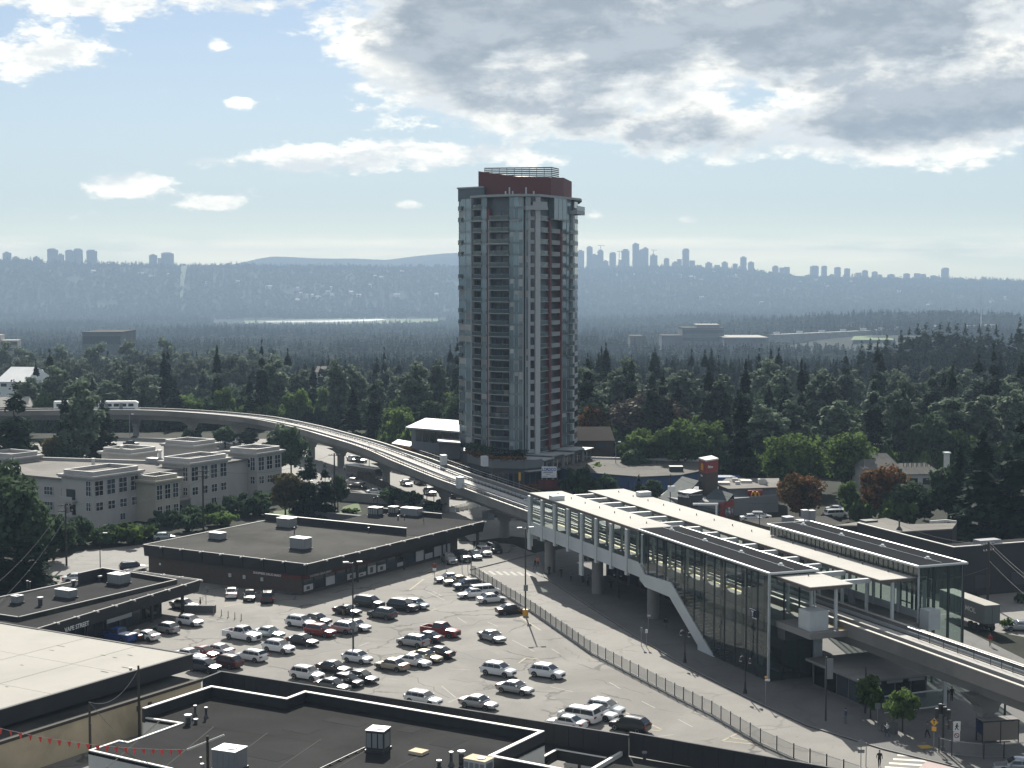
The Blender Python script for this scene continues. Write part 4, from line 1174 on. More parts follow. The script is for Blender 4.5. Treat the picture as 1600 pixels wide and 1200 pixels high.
for i in range(NG + 1):
    s_ = 44.0 + (80.2 - 44.0) * i / NG; z0 = stair_z(s_)
    q = MB(); q.box(s_ - .07, TH - .02, z0, s_ + .07, TH + .22, 13.4); part('mullion', q, C['dark'] if i < NG else C['steelw'], stn)
    if i % 2 == 0:
        q = MB(); q.box(s_ - .14, TH + 1.0, max(0, z0 - .5), s_ + .14, TH + 1.3, 13.3); part('inner_column', q, C['dark'], stn)
    if i < NG:
        s1 = 44.0 + (80.2 - 44.0) * (i + 1) / NG; za, zb = stair_z(s_ + .08), stair_z(s1 - .08)
        q = MB(); q.quad((s_ + .08, TH + .05, za), (s1 - .08, TH + .05, zb), (s1 - .08, TH + .05, 13.4), (s_ + .08, TH + .05, 13.4)); part('glass_pane', q, C['glz'], stn)
for z in (4.2, 8.2):
    q = MB(); s0 = 60.5 if z > 6 else 64.5; q.box(s0 if z < 6 else 50, TH + .06, z, 80.1, TH + .16, z + .07); part('transom', q, C['dark'], stn)
for i in range(4):
    t_ = -1.0 + 6.5 * i / 3
    q = MB(); q.box(80.12, t_ - .07, 0, 80.32, t_ + .07, 13.4); part('mullion', q, C['steelw'] if i in (0, 3) else C['dark'], stn)
    if i < 3:
        q = MB(); q.quad((80.2, t_ + .08, .05), (80.2, t_ + 6.5 / 3 - .08, .05), (80.2, t_ + 6.5 / 3 - .08, 13.4), (80.2, t_ + .08, 13.4)); part('glass_pane', q, C['glz'], stn)
q = MB(); q.box(79.6, 5.6, 0, 80.6, 6.5, 8.6); part('end_pier', q, C['steelw'], stn)
# escalator and lift shaft inside the hall
esc = [(58, 7.6), (61, 7.6), (74, .4), (77, .4), (77, 0), (72.5, 0), (60, 6.4), (58, 6.4)]
part('escalator', sprism(esc, 2.6, 4.4), C['greyw'], stn)
part('escalator', sprism([(s, z + 1.0) for s, z in esc[:4]] + [(s, z + .95) for s, z in esc[3::-1]], 2.55, 2.62), C['black'], stn)
for (a_, b_) in ((71, 0), (73.2, 0), (71, 2.2), (73.2, 2.2)):
    q = MB(); q.box(a_ - .09, .6 + b_ - .09, 0, a_ + .09, .6 + b_ + .09, 12.6); part('lift_frame', q, C['dark'], stn)
for z in (3, 6, 9, 12):
    q = MB(); q.box(71, .55, z, 73.2, .65, z + .14); q.box(71, 2.75, z, 73.2, 2.85, z + .14); part('lift_frame', q, C['dark'], stn)
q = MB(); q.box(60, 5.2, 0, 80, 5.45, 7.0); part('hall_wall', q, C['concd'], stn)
q = MB(); q.box(71.2, .8, 7.6, 73, 2.6, 10); part('lift_car', q, C['greyw'], stn)
# east glass hall
for i in range(13):
    s_ = 53 + 35 * i / 12
    q = MB(); q.box(s_ - .07, 21.8, 0, s_ + .07, 22.0, 14.4); part('mullion', q, C['dark'], stn)
    if i < 12:
        q = MB(); q.quad((s_ + .08, 21.95, 0), (s_ + 35 / 12 - .08, 21.95, 0), (s_ + 35 / 12 - .08, 21.95, 14.4), (s_ + .08, 21.95, 14.4)); part('glass_pane', q, C['glz'], stn)
for i in range(4):
    t_ = 15.4 + 6.5 * i / 3
    q = MB(); q.box(87.7, t_ - .08, 0, 87.9, t_ + .08, 14.4); part('mullion', q, C['steelw'] if i in (0, 3) else C['dark'], stn)
    if i < 3:
        for z0, z1 in ((.05, 4.2), (4.3, 8.4), (8.5, 14.4)):
            q = MB(); q.quad((87.8, t_ + .09, z0), (87.8, t_ + 6.5 / 3 - .09, z0), (87.8, t_ + 6.5 / 3 - .09, z1), (87.8, t_ + .09, z1)); part('glass_pane', q, C['glz'], stn)
for k, (a_, b_) in enumerate(((81, 17.6), (83.5, 17.6), (81, 20), (83.5, 20))):
    q = MB(); q.box(a_ - .12, b_ - .12, 0, a_ + .12, b_ + .12, 14.2); part('lift_frame', q, C['dark'], stn)
for z in (2.2, 4.5, 6.8, 9, 11.4):
    q = MB(); q.box(81, 17.5, z, 83.5, 17.62, z + .16); q.box(80, 19.9, z + .6, 84.5, 20.05, z + .72); part('lift_frame', q, C['steelw'], stn)
# T sign on the west glass
s_, z_ = on_t(1179, 958, TH)
q = MB(); q.box(s_ - .46, TH - .32, z_ - .48, s_ + .46, TH - .18, z_ + .48); sg = part('sign_box', q, C['sign_d'], stn)
text('sign_letter', 'T', .95, C['white'], stn, (s_ - .27, TH - .33, z_ - .33), (math.pi / 2, 0, 0), .01)
q = MB(); q.box(s_ - .75, TH - .3, z_ + .44, s_ + .6, TH - .12, z_ + .5); part('sign_bracket', q, C['white'], stn)
q = MB(); q.box(s_ - .1, TH - .3, z_ - .6, s_ + .8, TH - .12, z_ - .5); part('sign_bracket', q, C['white'], stn)
# piers
for s_ in (3.3, 22.6, 42.2, 61.6, 81):
    for t_ in (2.2, 14.6):
        if t_ < 5 and s_ > 60: continue
        q = MB(); q.cyl(0, 0, 0, 5.8, .9, 18); part('pier', q, C['conc'], stn, (s_, t_, 0))
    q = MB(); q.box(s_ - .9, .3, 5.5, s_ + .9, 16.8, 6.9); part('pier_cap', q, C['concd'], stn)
# street-level rooms below the platforms
q = MB(); q.box(10, 9.5, 0, 40, 15, 3.4); part('street_room', q, C['brick'], stn)
for i in range(7):
    q = MB(); q.box(11 + i * 4.1, 9.42, .5, 14 + i * 4.1, 9.48, 2.8); part('window', q, C['win'], stn)

# ================================================================ guideway
def gpt(px, py, z, t=0):
    p = P(px, py, z); return p
path = [O + S * s + T * 8.3 for s in (150, 130, 110, 95, 88, 70, 50, 30, 10, 0, -15, -30, -50, -66)]
for px, py in ((590, 699), (525, 679.5), (470, 665), (400, 651.8), (300, 643), (212, 639.5), (100, 640), (0, 641), (-120, 644), (-300, 652)):
    p = P(px, py, 8.3); path.append(Vector((p.x, p.y, 0)))
# smooth resample
def catmull(ps, step=4.0):
    out = []
    for i in range(len(ps) - 1):
        p0, p1, p2, p3 = ps[max(i - 1, 0)], ps[i], ps[i + 1], ps[min(i + 2, len(ps) - 1)]
        n = max(1, int((p2 - p1).length / step))
        for k in range(n):
            t = k / n
            out.append(.5 * ((2 * p1) + (p2 - p0) * t + (2 * p0 - 5 * p1 + 4 * p2 - p3) * t * t + (3 * p1 - p0 - 3 * p2 + p3) * t ** 3))
    out.append(ps[-1]); return out
path = catmull(path)
tang = [(path[min(i + 1, len(path) - 1)] - path[max(i - 1, 0)]).normalized() for i in range(len(path))]
left = [Vector((d.y, -d.x, 0)) for d in tang]       # away side of the track when walking back from the camera (east)
sval = [(p - O).dot(S) for p in path]
def halfw(i):
    s = sval[i]; return float(np.interp(s, [-400, -160, -115, -95, -25, -3, 2, 200], [3.9, 3.9, 4.0, 4.7, 4.7, 4.5, 2.95, 2.95]))
gw = thing('guideway', 'curving concrete elevated rail guideway on flared piers', 'elevated railway', O)
def sweep(name, prof, i0, i1, m_, label=None):
    """prof: list of (lateral in half-widths or metres tuple, z)"""
    q = MB(); n = len(prof); vs = []
    for i in range(i0, i1 + 1):
        hw = halfw(i)
        for lat, dz, z in prof: p = path[i] - O + left[i] * (lat * hw + dz); vs.append((p.x, p.y, z))
    fs = []
    for k in range(i1 - i0):
        for j in range(n): fs.append((k * n + j, (k + 1) * n + j, (k + 1) * n + (j + 1) % n, k * n + (j + 1) % n))
    fs += [tuple(range(n)), tuple(range(len(vs) - 1, len(vs) - n - 1, -1))]
    q.add(vs, fs); return part(name, q, m_, gw, label=label)
NP = len(path); cuts = list(range(0, NP - 1, 9)) + [NP - 1]
DECK = mat('guideway_concrete', (.20, .19, .175), .85, var=.12, scale=.4, grime=.3)
CAPM = mat('painted_sunlit_cap', (.50, .47, .42), .7, var=.08)  # paler than the deck: sun on the parapet tops put into the colour
WALK = mat('walkway_slab', (.36, .35, .33), .8, var=.1)
BALL = mat('shade_toned_track_bed', (.022, .021, .020), .9, var=.2, scale=1)  # near-black tone paints in the shade lying between the parapets
for a, b in zip(cuts[:-1], cuts[1:]):
    instation = -2 < sval[(a + b) // 2] < 86
    sweep('deck', [(-1, 0, 6.9), (1, 0, 6.9), (1, 0, 7.35), (-1, 0, 7.35)], a, b, DECK)
    if not instation:
        sweep('girder', [(-.62, 0, 6.9), (.62, 0, 6.9), (.42, 0, 5.2), (-.42, 0, 5.2)], a, b, C['conc'])
    for sgn in (-1, 1):
        if not instation:
            sweep('parapet', [(sgn, -.14, 6.85), (sgn, .14, 6.85), (sgn, .14, 8.4), (sgn, -.14, 8.4)], a, b, DECK)
            sweep('sunlit_edge_cap', [(sgn, -.2, 8.4), (sgn, .2, 8.4), (sgn, .2, 8.5), (sgn, -.2, 8.5)], a, b, CAPM)
        c_ = sgn * .5
        sweep('shade_toned_track_bed', [(c_, -1.05, 7.352), (c_, 1.05, 7.352), (c_, 1.05, 7.5), (c_, -1.05, 7.5)], a, b, BALL)
        for e in (-.72, .72):
            sweep('rail', [(c_, e - .06, 7.5), (c_, e + .06, 7.5), (c_, e + .06, 7.72), (c_, e - .06, 7.72)], a, b, C['rail'])
        sweep('power_rail', [(c_, sgn * 1.15 - .06, 7.6), (c_, sgn * 1.15 + .06, 7.6), (c_, sgn * 1.15 + .06, 8.0), (c_, sgn * 1.15 - .06, 8.0)], a, b, C['steelw'])
    if not instation:
        sweep('walkway', [(-.14, -.25, 7.352), (.14, .25, 7.352), (.14, .25, 8.15), (-.14, -.25, 8.15)], a, b, WALK)
# railings: along the middle walkway (south and bend), and on both edges by the crossover
def railing(i0, i1, lat, dz, zb, h):
    q = MB(); q.tube([path[i] - O + left[i] * (lat * halfw(i) + dz) + Vector((0, 0, zb + h)) for i in range(i0, i1 + 1)], .035, 5)
    q.tube([path[i] - O + left[i] * (lat * halfw(i) + dz) + Vector((0, 0, zb + h * .55)) for i in range(i0, i1 + 1)], .022, 4); part('handrail', q, C['steel'], gw)
    me = setmat(MB().box(-.03, -.03, 0, .03, .03, h).mesh('rail_post'), C['dark'])
    for i in range(i0, i1):
        for f in (0, .5):
            p = path[i].lerp(path[i + 1], f) - O + left[i] * (lat * halfw(i) + dz); part('rail_post', me, None, gw, p + Vector((0, 0, zb)))
iS = [i for i in range(NP) if sval[i] > 90]; railing(iS[0], iS[-1], .14, .1, 8.15, 1.05)
iN = [i for i in range(NP) if -165 < sval[i] < -2]
railing(iN[0], min(iN[-1], iN[0] + 30), -1, 0, 8.5, .75); railing(iN[0], min(iN[-1], iN[0] + 22), 1, 0, 8.5, 1.0); railing(iN[0], min(NP - 2, iN[0] + 46), .14, .1, 8.15, .8)
# cabinets on the edge
for px, py in ((719, 752), (757, 718), (693, 716)):
    p = P(px, py + 8, 8.6); part('track_cabinet', MB().box(-.8, -.6, -.3, .8, .6, 1.9), C['steelw'], gw, Vector((p.x, p.y, 8.6)) - O, S_ANG)
# piers
def flared(h, hw, r):
    q = MB(); q.cyl(0, 0, -1, h * .62, r, 12)
    zs = [h * .60, h * .74, h * .86, h]; ws = [r, r * 1.25, r * 2.0, hw * .92]
    for (za, wa), (zb, wb) in zip(zip(zs, ws), list(zip(zs, ws))[1:]):
        q.add([(x * w, y, z) for z, w in ((za, wa), (zb, wb)) for x, y in ((-1, -r * .95), (1, -r * .95), (1, r * .95), (-1, r * .95))], [(0, 1, 5, 4), (1, 2, 6, 5), (2, 3, 7, 6), (3, 0, 4, 7), (4, 5, 6, 7), (0, 3, 2, 1)])
    return q
for px, py in ((1520, 1151), (792, 849), (692, 806), (605, 780), (536, 750), (484, 724), (375, 683), (295, 682), (205, 688), (120, 690)):
    p = P(px, py); i = min(range(NP), key=lambda k: abs(math.atan2(path[k].x, path[k].y) - math.atan2(p.x, p.y)) + (0 if path[k].y > 40 else 9))
    if px == 1520: i = min(range(NP), key=lambda k: (path[k] - p).length)
    c = path[i] - O; part('pier', flared(5.25, halfw(i), .95), C['conc'], gw, c, math.atan2(left[i].y, left[i].x))

# train on the far bend
ti = min(range(NP), key=lambda k: abs(800 + FPX * path[k].x / path[k].y - 213))
train = thing('metro_train', 'white metro train with dark window band on the far guideway bend', 'train', path[ti] + left[ti] * 2.0)
acc = ti + 1; c0 = path[ti] + left[ti] * 2.0
for k in range(2):
    j = acc + int(1 + k * 3.1); j2 = min(NP - 1, j + 2)
    d = -(path[j2] - path[j - 1]).normalized(); ang = math.atan2(d.y, d.x)
    pos = c0 - Vector((0, 0, 0)) + (path[min(NP - 1, ti + int(k * 3.2))] - path[ti]) - d * 6.2
    q = MB(); q.add([(x, y, z) for x in (-6, 5.2) for y, z in ((-1.3, .4), (-1.35, 1.3), (-1.3, 2.7), (-.9, 3.2), (.9, 3.2), (1.3, 2.7), (1.35, 1.3), (1.3, .4))] + [(6, y * .8, z) for y, z in ((-1.3, .4), (-1.35, 1.3), (-1.3, 2.4), (-.9, 2.7), (.9, 2.7), (1.3, 2.4), (1.35, 1.3), (1.3, .4))],
                      [tuple(range(8))] + [(a * 8 + b, (a + 1) * 8 + b, (a + 1) * 8 + (b + 1) % 8, a * 8 + (b + 1) % 8) for a in (0, 1) for b in range(8)] + [tuple(range(23, 15, -1))])
    body = part('car_body', q, C['white'], train, pos - c0 + Vector((0, 0, 7.6)), ang); body.scale = (1.06, 1, 1)
    for w in range(5):
        q = MB(); q.box(-5.2 + w * 2.1, -1.365, 1.55, -3.7 + w * 2.1, -1.34, 2.45); part('window', q, C['win'], body)
    for w in range(2):
        q = MB(); q.box(-3.6 + w * 4.2, -1.37, .6, -2.6 + w * 4.2, -1.345, 2.6); part('door', q, C['greyw'], body)
    q = MB(); q.box(5.95, -.9, 1.2, 6.01, .9, 2.4); part('windscreen', q, C['win'], body)
    q = MB(); q.box(-5.9, -1.37, .75, 5.1, -1.352, .95); part('stripe', q, C['sign_d'], body)

# ================================================================ tower
N0 = PY(843, 383.2, 7.4)
tw = thing('residential_tower', 'tall slender glass residential tower with red vertical strips and red top', 'tower', (N0.x, N0.y, 0))
FH = 2.785; NF = 22; Z0 = 7.4
FP = {k: PY(px, y, 40) for k, (px, y) in dict(p0=(717, 397), p1=(737.5, 391), p1b=(752, 388), p1c=(760, 386.6), p2=(765, 385.8), p3=(796, 383), p4=(817.5, 382.4), p4b=(821.5, 382.4), p5=(826, 382.4), p6=(836, 382.8), p7=(843.2, 383.4),
      p8=(857, 388.3), p8b=(861.5, 390), p9=(875, 395), p9b=(879, 396.5), p10=(892.5, 401), p11=(897.5, 403), p12=(903, 409)).items()}
FP = {k: Vector((v.x - N0.x, v.y - N0.y, 0)) for k, v in FP.items()}
order = ['p0', 'p1', 'p1b', 'p1c', 'p2', 'p3', 'p4', 'p4b', 'p5', 'p6', 'p7', 'p8', 'p8b', 'p9', 'p9b', 'p10', 'p11', 'p12']
outer = [FP[k] for k in order] + [Vector((10.5, 40, 0)), Vector((-11.5, 40, 0))]
cen = Vector((-1.0, 18, 0))
inner = [p + (cen - p).normalized() * 1.5 for p in outer]
BACKW = mat('recess_wall', (.12, .14, .15), .6, var=.15, scale=.4)
SLAB = mat('slab_edge', (.29, .31, .315), .6, var=.06)
PALE = mat('tower_pale_panel', (.33, .35, .355), .6, var=.06)
q = MB(); q.prism([tuple(p[:2]) for p in inner], 0, Z0 + NF * FH); part('core_wall', q, BACKW, tw)
RAILG = glass_mat('balcony_glass', (.42, .52, .54), .35)


def seg(a, b):
    a, b = FP[a], FP[b]; d = (b - a); L = d.length; d /= L; return a, d, Vector((d.y, -d.x, 0)), L, math.atan2(d.y, d.x)


def fl(name, mb, m_, a, ang, floors=range(NF), lab=None):
    me = setmat(mb.mesh(name), m_)
    return [part(name, me, None, tw, (a.x, a.y, Z0 + f * FH), ang) for f in floors]


def glazed(a, b, panes, m_=None, sp=.55, floors=range(NF), spm=None, depth=.0):
    a, d, o_, L, ang = seg(a, b)
    w = L / panes
    for k in range(panes):
        q = MB(); q.box(k * w + .05, .12 + depth, sp, (k + 1) * w - .05, .2 + depth, FH - .06); fl('window', q, m_ or C['win'], a, ang, floors)
    for k in range(panes):
        z = random.uniform(.9, 2.0); q = MB(); q.box(k * w + .12, .085 + depth, z, (k + 1) * w - .12, .115 + depth, FH - .1)
        fl('blind', q, mat('window_blind', (.30, .31, .30), .8, rnd=.5), a, ang, [f for f in floors if random.random() < .22])
    q = MB(); q.box(0, .06 + depth, -.06, L, .3 + depth, sp - .0); fl('spandrel', q, spm or mat('spandrel_glass', (.13, .16, .17), .25, var=.1), a, ang, floors)
    q = MB()
    for k in range(panes + 1): q.box(max(0, k * w - .045), .02 + depth, sp, min(L, k * w + .045), .25 + depth, FH - .06)
    fl('mullion', q, C['steelw'] if m_ is not None else C['steel'], a, ang, floors)


def balcony(a, b, out=.9, rail='glass', floors=range(NF), slab=.2, back=1.4):
    a, d, o_, L, ang = seg(a, b)
    n = 5; pts = [(L * k / n, -out * math.sin(math.pi * (.12 + .76 * k / n))) for k in range(n + 1)]
    q = MB(); q.prism([(0, back)] + [(0, 0)] + pts + [(L, 0), (L, back)], -.10, slab - .10); fl('balcony_slab', q, SLAB, a, ang, floors)
    if rail == 'glass':
        q = MB(); q.wall(pts, slab - .1, 1.05, .03); fl('balcony_rail', q, RAILG, a, ang, floors)
        q = MB(); q.wall(pts, 1.05, 1.11, .06); fl('rail_cap', q, C['steel'], a, ang, floors)
    else:
        q = MB(); q.wall(pts, slab - .1, .95, .12); fl('balcony_wall', q, mat('balcony_panel', (.25, .26, .26), .7, var=.08), a, ang, floors)
    if L > 3:
        q = MB(); q.box(L * .15, back - .10, .1, L * .45, back - .02, 2.3); fl('balcony_door', q, C['win'], a, ang, floors)
        q = MB(); q.box(L * .55, back - .10, .5, L * .9, back - .02, 2.2); fl('window', q, C['win'], a, ang, floors)
    else:
        q = MB(); q.box(L * .2, back - .10, .1, L * .85, back - .02, 2.3); fl('balcony_door', q, C['win'], a, ang, floors)


def fin(k, w0, w1, m_, z0=Z0, z1=None, out=.35, name='fin', off=(0, 0)):
    p = FP[k]; i = order.index(k); d = (FP[order[min(i + 1, len(order) - 1)]] - FP[order[max(i - 1, 0)]]).normalized()
    q = MB(); q.box(w0, -out, z0, w1, .6, z1 or Z0 + NF * FH); part(name, q, m_, tw, (p.x + off[0], p.y + off[1], 0), math.atan2(d.y, d.x))


glazed('p0', 'p1', 2, C['winb'], .5)
a_, d_, o_, L_, an_ = seg('p0', 'p1')
q = MB(); q.box(.1, -.25, -.08, 1.9, .4, .10); fl('balcony_slab', q, SLAB, a_, an_, [f for f in range(NF) if f % 3 != 1])
q = MB(); q.box(.1, -.25, .1, 1.9, -.2, 1.05); fl('balcony_rail', q, RAILG, a_, an_, [f for f in range(NF) if f % 3 != 1])
balcony('p1', 'p1b', .12, back=1.3)
glazed('p1b', 'p1c', 1, C['winb'], .6)
a_, d_, o_, L_, an_ = seg('p1c', 'p2')
q = MB(); q.box(.1, .05, Z0, L_ - .05, .5, Z0 + (NF - 1) * FH); part('red_strip', q, C['redd'], tw, a_, an_)
balcony('p2', 'p3', 1.0, back=1.4, floors=range(NF - 1))
glazed('p3', 'p4', 3, C['winb'], .42)
glazed('p4b', 'p5', 1, C['winb'], .5)
a_, d_, o_, L_, an_ = seg('p5', 'p6')
q = MB(); q.box(.25, .0, -.05, L_ - .1, .3, .85); fl('spandrel', q, PALE, a_, an_)
for x0, x1 in ((.3, L_ * .48), (L_ * .52, L_ - .15)):
    q = MB(); q.box(x0, .12, .85, x1, .2, FH - .12); fl('window', q, C['win'], a_, an_)
fin('p5', -.15, .38, PALE, name='pilaster'); fin('p6', -.05, 1.18, mat('tower_white_pillar', (.40, .42, .42), .6, var=.05), out=.5, name='pilaster', z0=5.5)
fin('p1', -.16, .16, SLAB, out=.25); fin('p2', -.14, .14, SLAB, out=.35, z1=Z0 + 20 * FH); fin('p4', -.1, .1, SLAB, out=.15); fin('p4b', -.1, .1, SLAB, out=.15)
balcony('p7', 'p8', .1, back=1.2)
fin('p8', .0, .85, C['redd'], out=.3, name='red_column', z1=Z0 + 20.2 * FH); fin('p9', .0, .85, C['redd'], out=.3, name='red_column', z1=Z0 + 19.2 * FH)
balcony('p8b', 'p9', .15, rail='solid', back=1.5, floors=range(20))
glazed('p9b', 'p10', 2, C['winb'], .5)
a_, d_, o_, L_, an_ = seg('p9b', 'p10')
q = MB(); q.box(L_ * .45, -1.0, -.08, L_, .1, .1); fl('balcony_slab', q, SLAB, a_, an_, range(NF - 2))
q = MB(); q.box(L_ * .45, -1.0, .1, L_, -.95, 1.05); fl('balcony_rail', q, RAILG, a_, an_, range(NF - 2))
fin('p10', .05, 1.1, mat('tower_white_pillar', (.40, .42, .42), .6), out=.45, name='pilaster', z1=Z0 + 20.8 * FH)
a_, d_, o_, L_, an_ = seg('p11', 'p12')
q = MB(); q.box(.1, .02, -.05, L_, .3, 1.0); fl('spandrel', q, PALE, a_, an_)
q = MB(); q.box(.15, .1, 1.0, L_ - .1, .2, FH - .1); fl('window', q, C['win'], a_, an_)
# projecting glass box near the top right, top slabs, roof
a_, d_, o_, L_, an_ = seg('p8b', 'p9b')
q = MB(); q.box(-.4, -.9, Z0 + 20.2 * FH, L_ + .5, .6, Z0 + 22 * FH); bx = part('glass_bay', q, C['winb'], tw, a_, an_)
for k in range(4):
    q = MB(); q.box(-.44 + k * (L_ + .85) / 3, -.96, Z0 + 20.2 * FH, -.34 + k * (L_ + .85) / 3, -.9, Z0 + 22 * FH); part('mullion', q, C['steelw'], bx)
q = MB(); q.box(-.5, -1.0, Z0 + 20.1 * FH, L_ + .6, .6, Z0 + 20.22 * FH); part('balcony_slab', q, SLAB, tw, a_, an_)
zr = Z0 + NF * FH
roofp = [FP[k] + (FP[k] - cen).normalized() * e for k, e in (('p1', .5), ('p2', 1.0), ('p3', 1.2), ('p5', 1.2), ('p7', 1.2), ('p9', 1.2), ('p11', 1.5), ('p12', 1.2))]
q = MB(); q.prism([tuple(p[:2]) for p in roofp] + [(11, 41), (-9, 41)], zr, zr + .55); part('roof_slab', q, SLAB, tw)
a_, d_, o_, L_, an_ = seg('p4b', 'p7')
q = MB(); q.box(-.3, -1.3, Z0 + 20.85 * FH, L_ + 1.6, .6, Z0 + 21.2 * FH); part('balcony_slab', q, PALE, tw, a_, an_)
q = MB(); q.box(L_ * .4, -1.2, Z0 + 21.2 * FH, L_ + 1.5, -1.1, Z0 + 21.55 * FH); part('balcony_wall', q, PALE, tw, a_, an_)
a_, d_, o_, L_, an_ = seg('p10', 'p12')
q = MB(); q.box(-.8, -1.6, Z0 + 20.75 * FH, L_ + .6, 1.5, Z0 + 21.1 * FH); part('balcony_slab', q, PALE, tw, a_, an_)
q = MB(); q.box(-.8, -1.6, Z0 + 21.1 * FH, L_ + .6, -1.55, Z0 + 21.5 * FH); part('balcony_rail', q, RAILG, tw, a_, an_)
for i, z in enumerate((18.0, 20.0)):
    a_, d_, o_, L_, an_ = seg('p1', 'p4') if i else seg('p2', 'p3')
    q = MB(); q.box(-.4, -1.3, Z0 + z * FH - .2, L_ * (.98 if i else 1.0), .5, Z0 + z * FH + .1); part('balcony_slab', q, PALE, tw, a_, an_)
# back left wing rises above the roof
pw = [FP['p0'] + Vector((-.15, -.1, 0)), FP['p1'] + Vector((3.0, -.3, 0)), FP['p1'] + Vector((6, 14, 0)), FP['p0'] + Vector((2, 16, 0))]
q = MB(); q.prism([tuple(p[:2]) for p in pw], zr - .5, 71.2); part('wing_wall', q, mat('wing_glass', (.065, .085, .10), .3, var=.1), tw)
q = MB(); q.prism([tuple((p + (p - cen).normalized() * .3)[:2]) for p in pw], 71.2, 71.55); part('wing_roof', q, SLAB, tw)
# red machine room with raked top, metal screen
def TP(px, y): p = PY(px, y, 72); return (p.x - N0.x, p.y - N0.y)
rd = [TP(747.5, 393), TP(812, 389.5), TP(861, 388.5), TP(880.5, 397)]
bk = [(8.5, 24), (-7, 24)]
q = MB(); q.prism(rd + bk, zr + .55, [ZA(267.5, 393), ZA(276.5, 389.5), ZA(277.5, 388.5), ZA(277.5, 397), 73.6, 75.2]); part('machine_room', q, mat('machine_room_red', (.115, .030, .027), .7, var=.08), tw)
for i in range(6):
    z = ZA(277.5 - i * 2.9, 393)
    q = MB(); q.wall([TP(757, 395), TP(862, 392), TP(873.5, 398)], z, z + .27, .18); part('screen_louvre', q, C['dark'], tw)
for i in range(10):
    f = i / 9; x = 757 + 105 * f; p = TP(x, 395.1 - 3 * f); q = MB(); q.box(-.07, 0, ZA(280, 393), .07, .14, ZA(262.5, 393)); part('screen_post', q, C['steel'], tw, (*p, 0))
for i, x in enumerate((790, 796, 801, 822, 834)):
    p = TP(x, 386.5); q = MB(); q.cyl(0, 0, zr + .55, zr + 1.5 + (i % 2) * .9, .18, 6); part('roof_pipe', q, C['steelw'], tw, (*p, 0))

# podium
pod = thing('tower_podium', 'dark low podium of shops and townhouses around the tower foot', 'building', (N0.x, N0.y, 0))
def TB(px, y): p = PY(px, y, 0); return (p.x - N0.x, p.y - N0.y)
pa = [TB(690, 408), TB(732, 384), TB(770, 372), TB(819, 371), TB(846, 374), TB(885, 388), TB(924, 402), TB(935, 430), TB(700, 430)]
pa_l = pa[:5]
q = MB(); q.prism([pa[0], pa[1], pa[2], pa[3], pa[4], (6, 40), (-18, 45)], 0, 6.6); part('wall', q, mat('podium_dark', (.055, .06, .066), .6, var=.15), pod)
q = MB(); q.wall([pa[1], pa[2], pa[3], pa[4]], 5.0, 6.9, -.35); part('fascia_band', q, mat('podium_band', (.13, .145, .15), .6, var=.1), pod)
q = MB(); q.wall([pa[1], pa[2], pa[3]], 6.9, 7.05, -.5); part('coping', q, SLAB, pod)
q = MB(); q.wall([pa[3], pa[4]], 4.3, 4.5, -1.6); part('canopy', q, SLAB, pod)
for (a, b), n in (((pa[1], pa[2]), 5), ((pa[2], pa[3]), 6), ((pa[3], pa[4]), 3)):
    a, b = Vector((*a, 0)), Vector((*b, 0)); L = (b - a).length; ang = math.atan2((b - a).y, (b - a).x)
    for k in range(n):
        q = MB(); q.box(k * L / n + .2, -.08, .4, (k + 1) * L / n - .2, -.01, 3.8); part('shop_window', q, C['win'], pod, a, ang)
planter_soil = leaf_mat('planter_hedge', (.055, .06, .022), (.20, .085, .03), .3, .2)
q2 = np.random.default_rng(3)
def hedge(name, a, b, z, w, h, m_, par, n=700):
    a, b = Vector(a), Vector(b); t = q2.uniform(0, 1, n); c = np.array([a.lerp(b, x) for x in t]); c[:, :2] += q2.normal(0, w * .3, (n, 2)); c[:, 2] = z + q2.uniform(0, h, n)
    nr = q2.normal(size=(n, 3)) + [0, 0, .8]; nr /= np.linalg.norm(nr, axis=1, keepdims=True)
    o = part(name, setmat(card_mesh(name, cards(c, nr, q2.uniform(.18, .4, n), q2)), m_), None, par); o['kind'] = 'stuff'; return o
hedge('planting', (*pa[1], 0), (*pa[2], 0), 6.9, 1.4, 1.0, planter_soil, pod)
hedge('planting', (*pa[2], 0), (*pa[3], 0), 6.9, 1.2, .8, planter_soil, pod)
hedge('shrubs', (pa[2][0] + 1, pa[2][1] + 3, 0), (pa[3][0], pa[3][1] + 4, 0), 6.9, 2.0, 2.0, LM['conifer'], pod, 900)
hedge('shrubs', (pa[1][0], pa[1][1] + 3, 0), (pa[2][0] - 1, pa[2][1] + 4, 0), 6.9, 2.0, 2.6, LM['dull'], pod, 900)
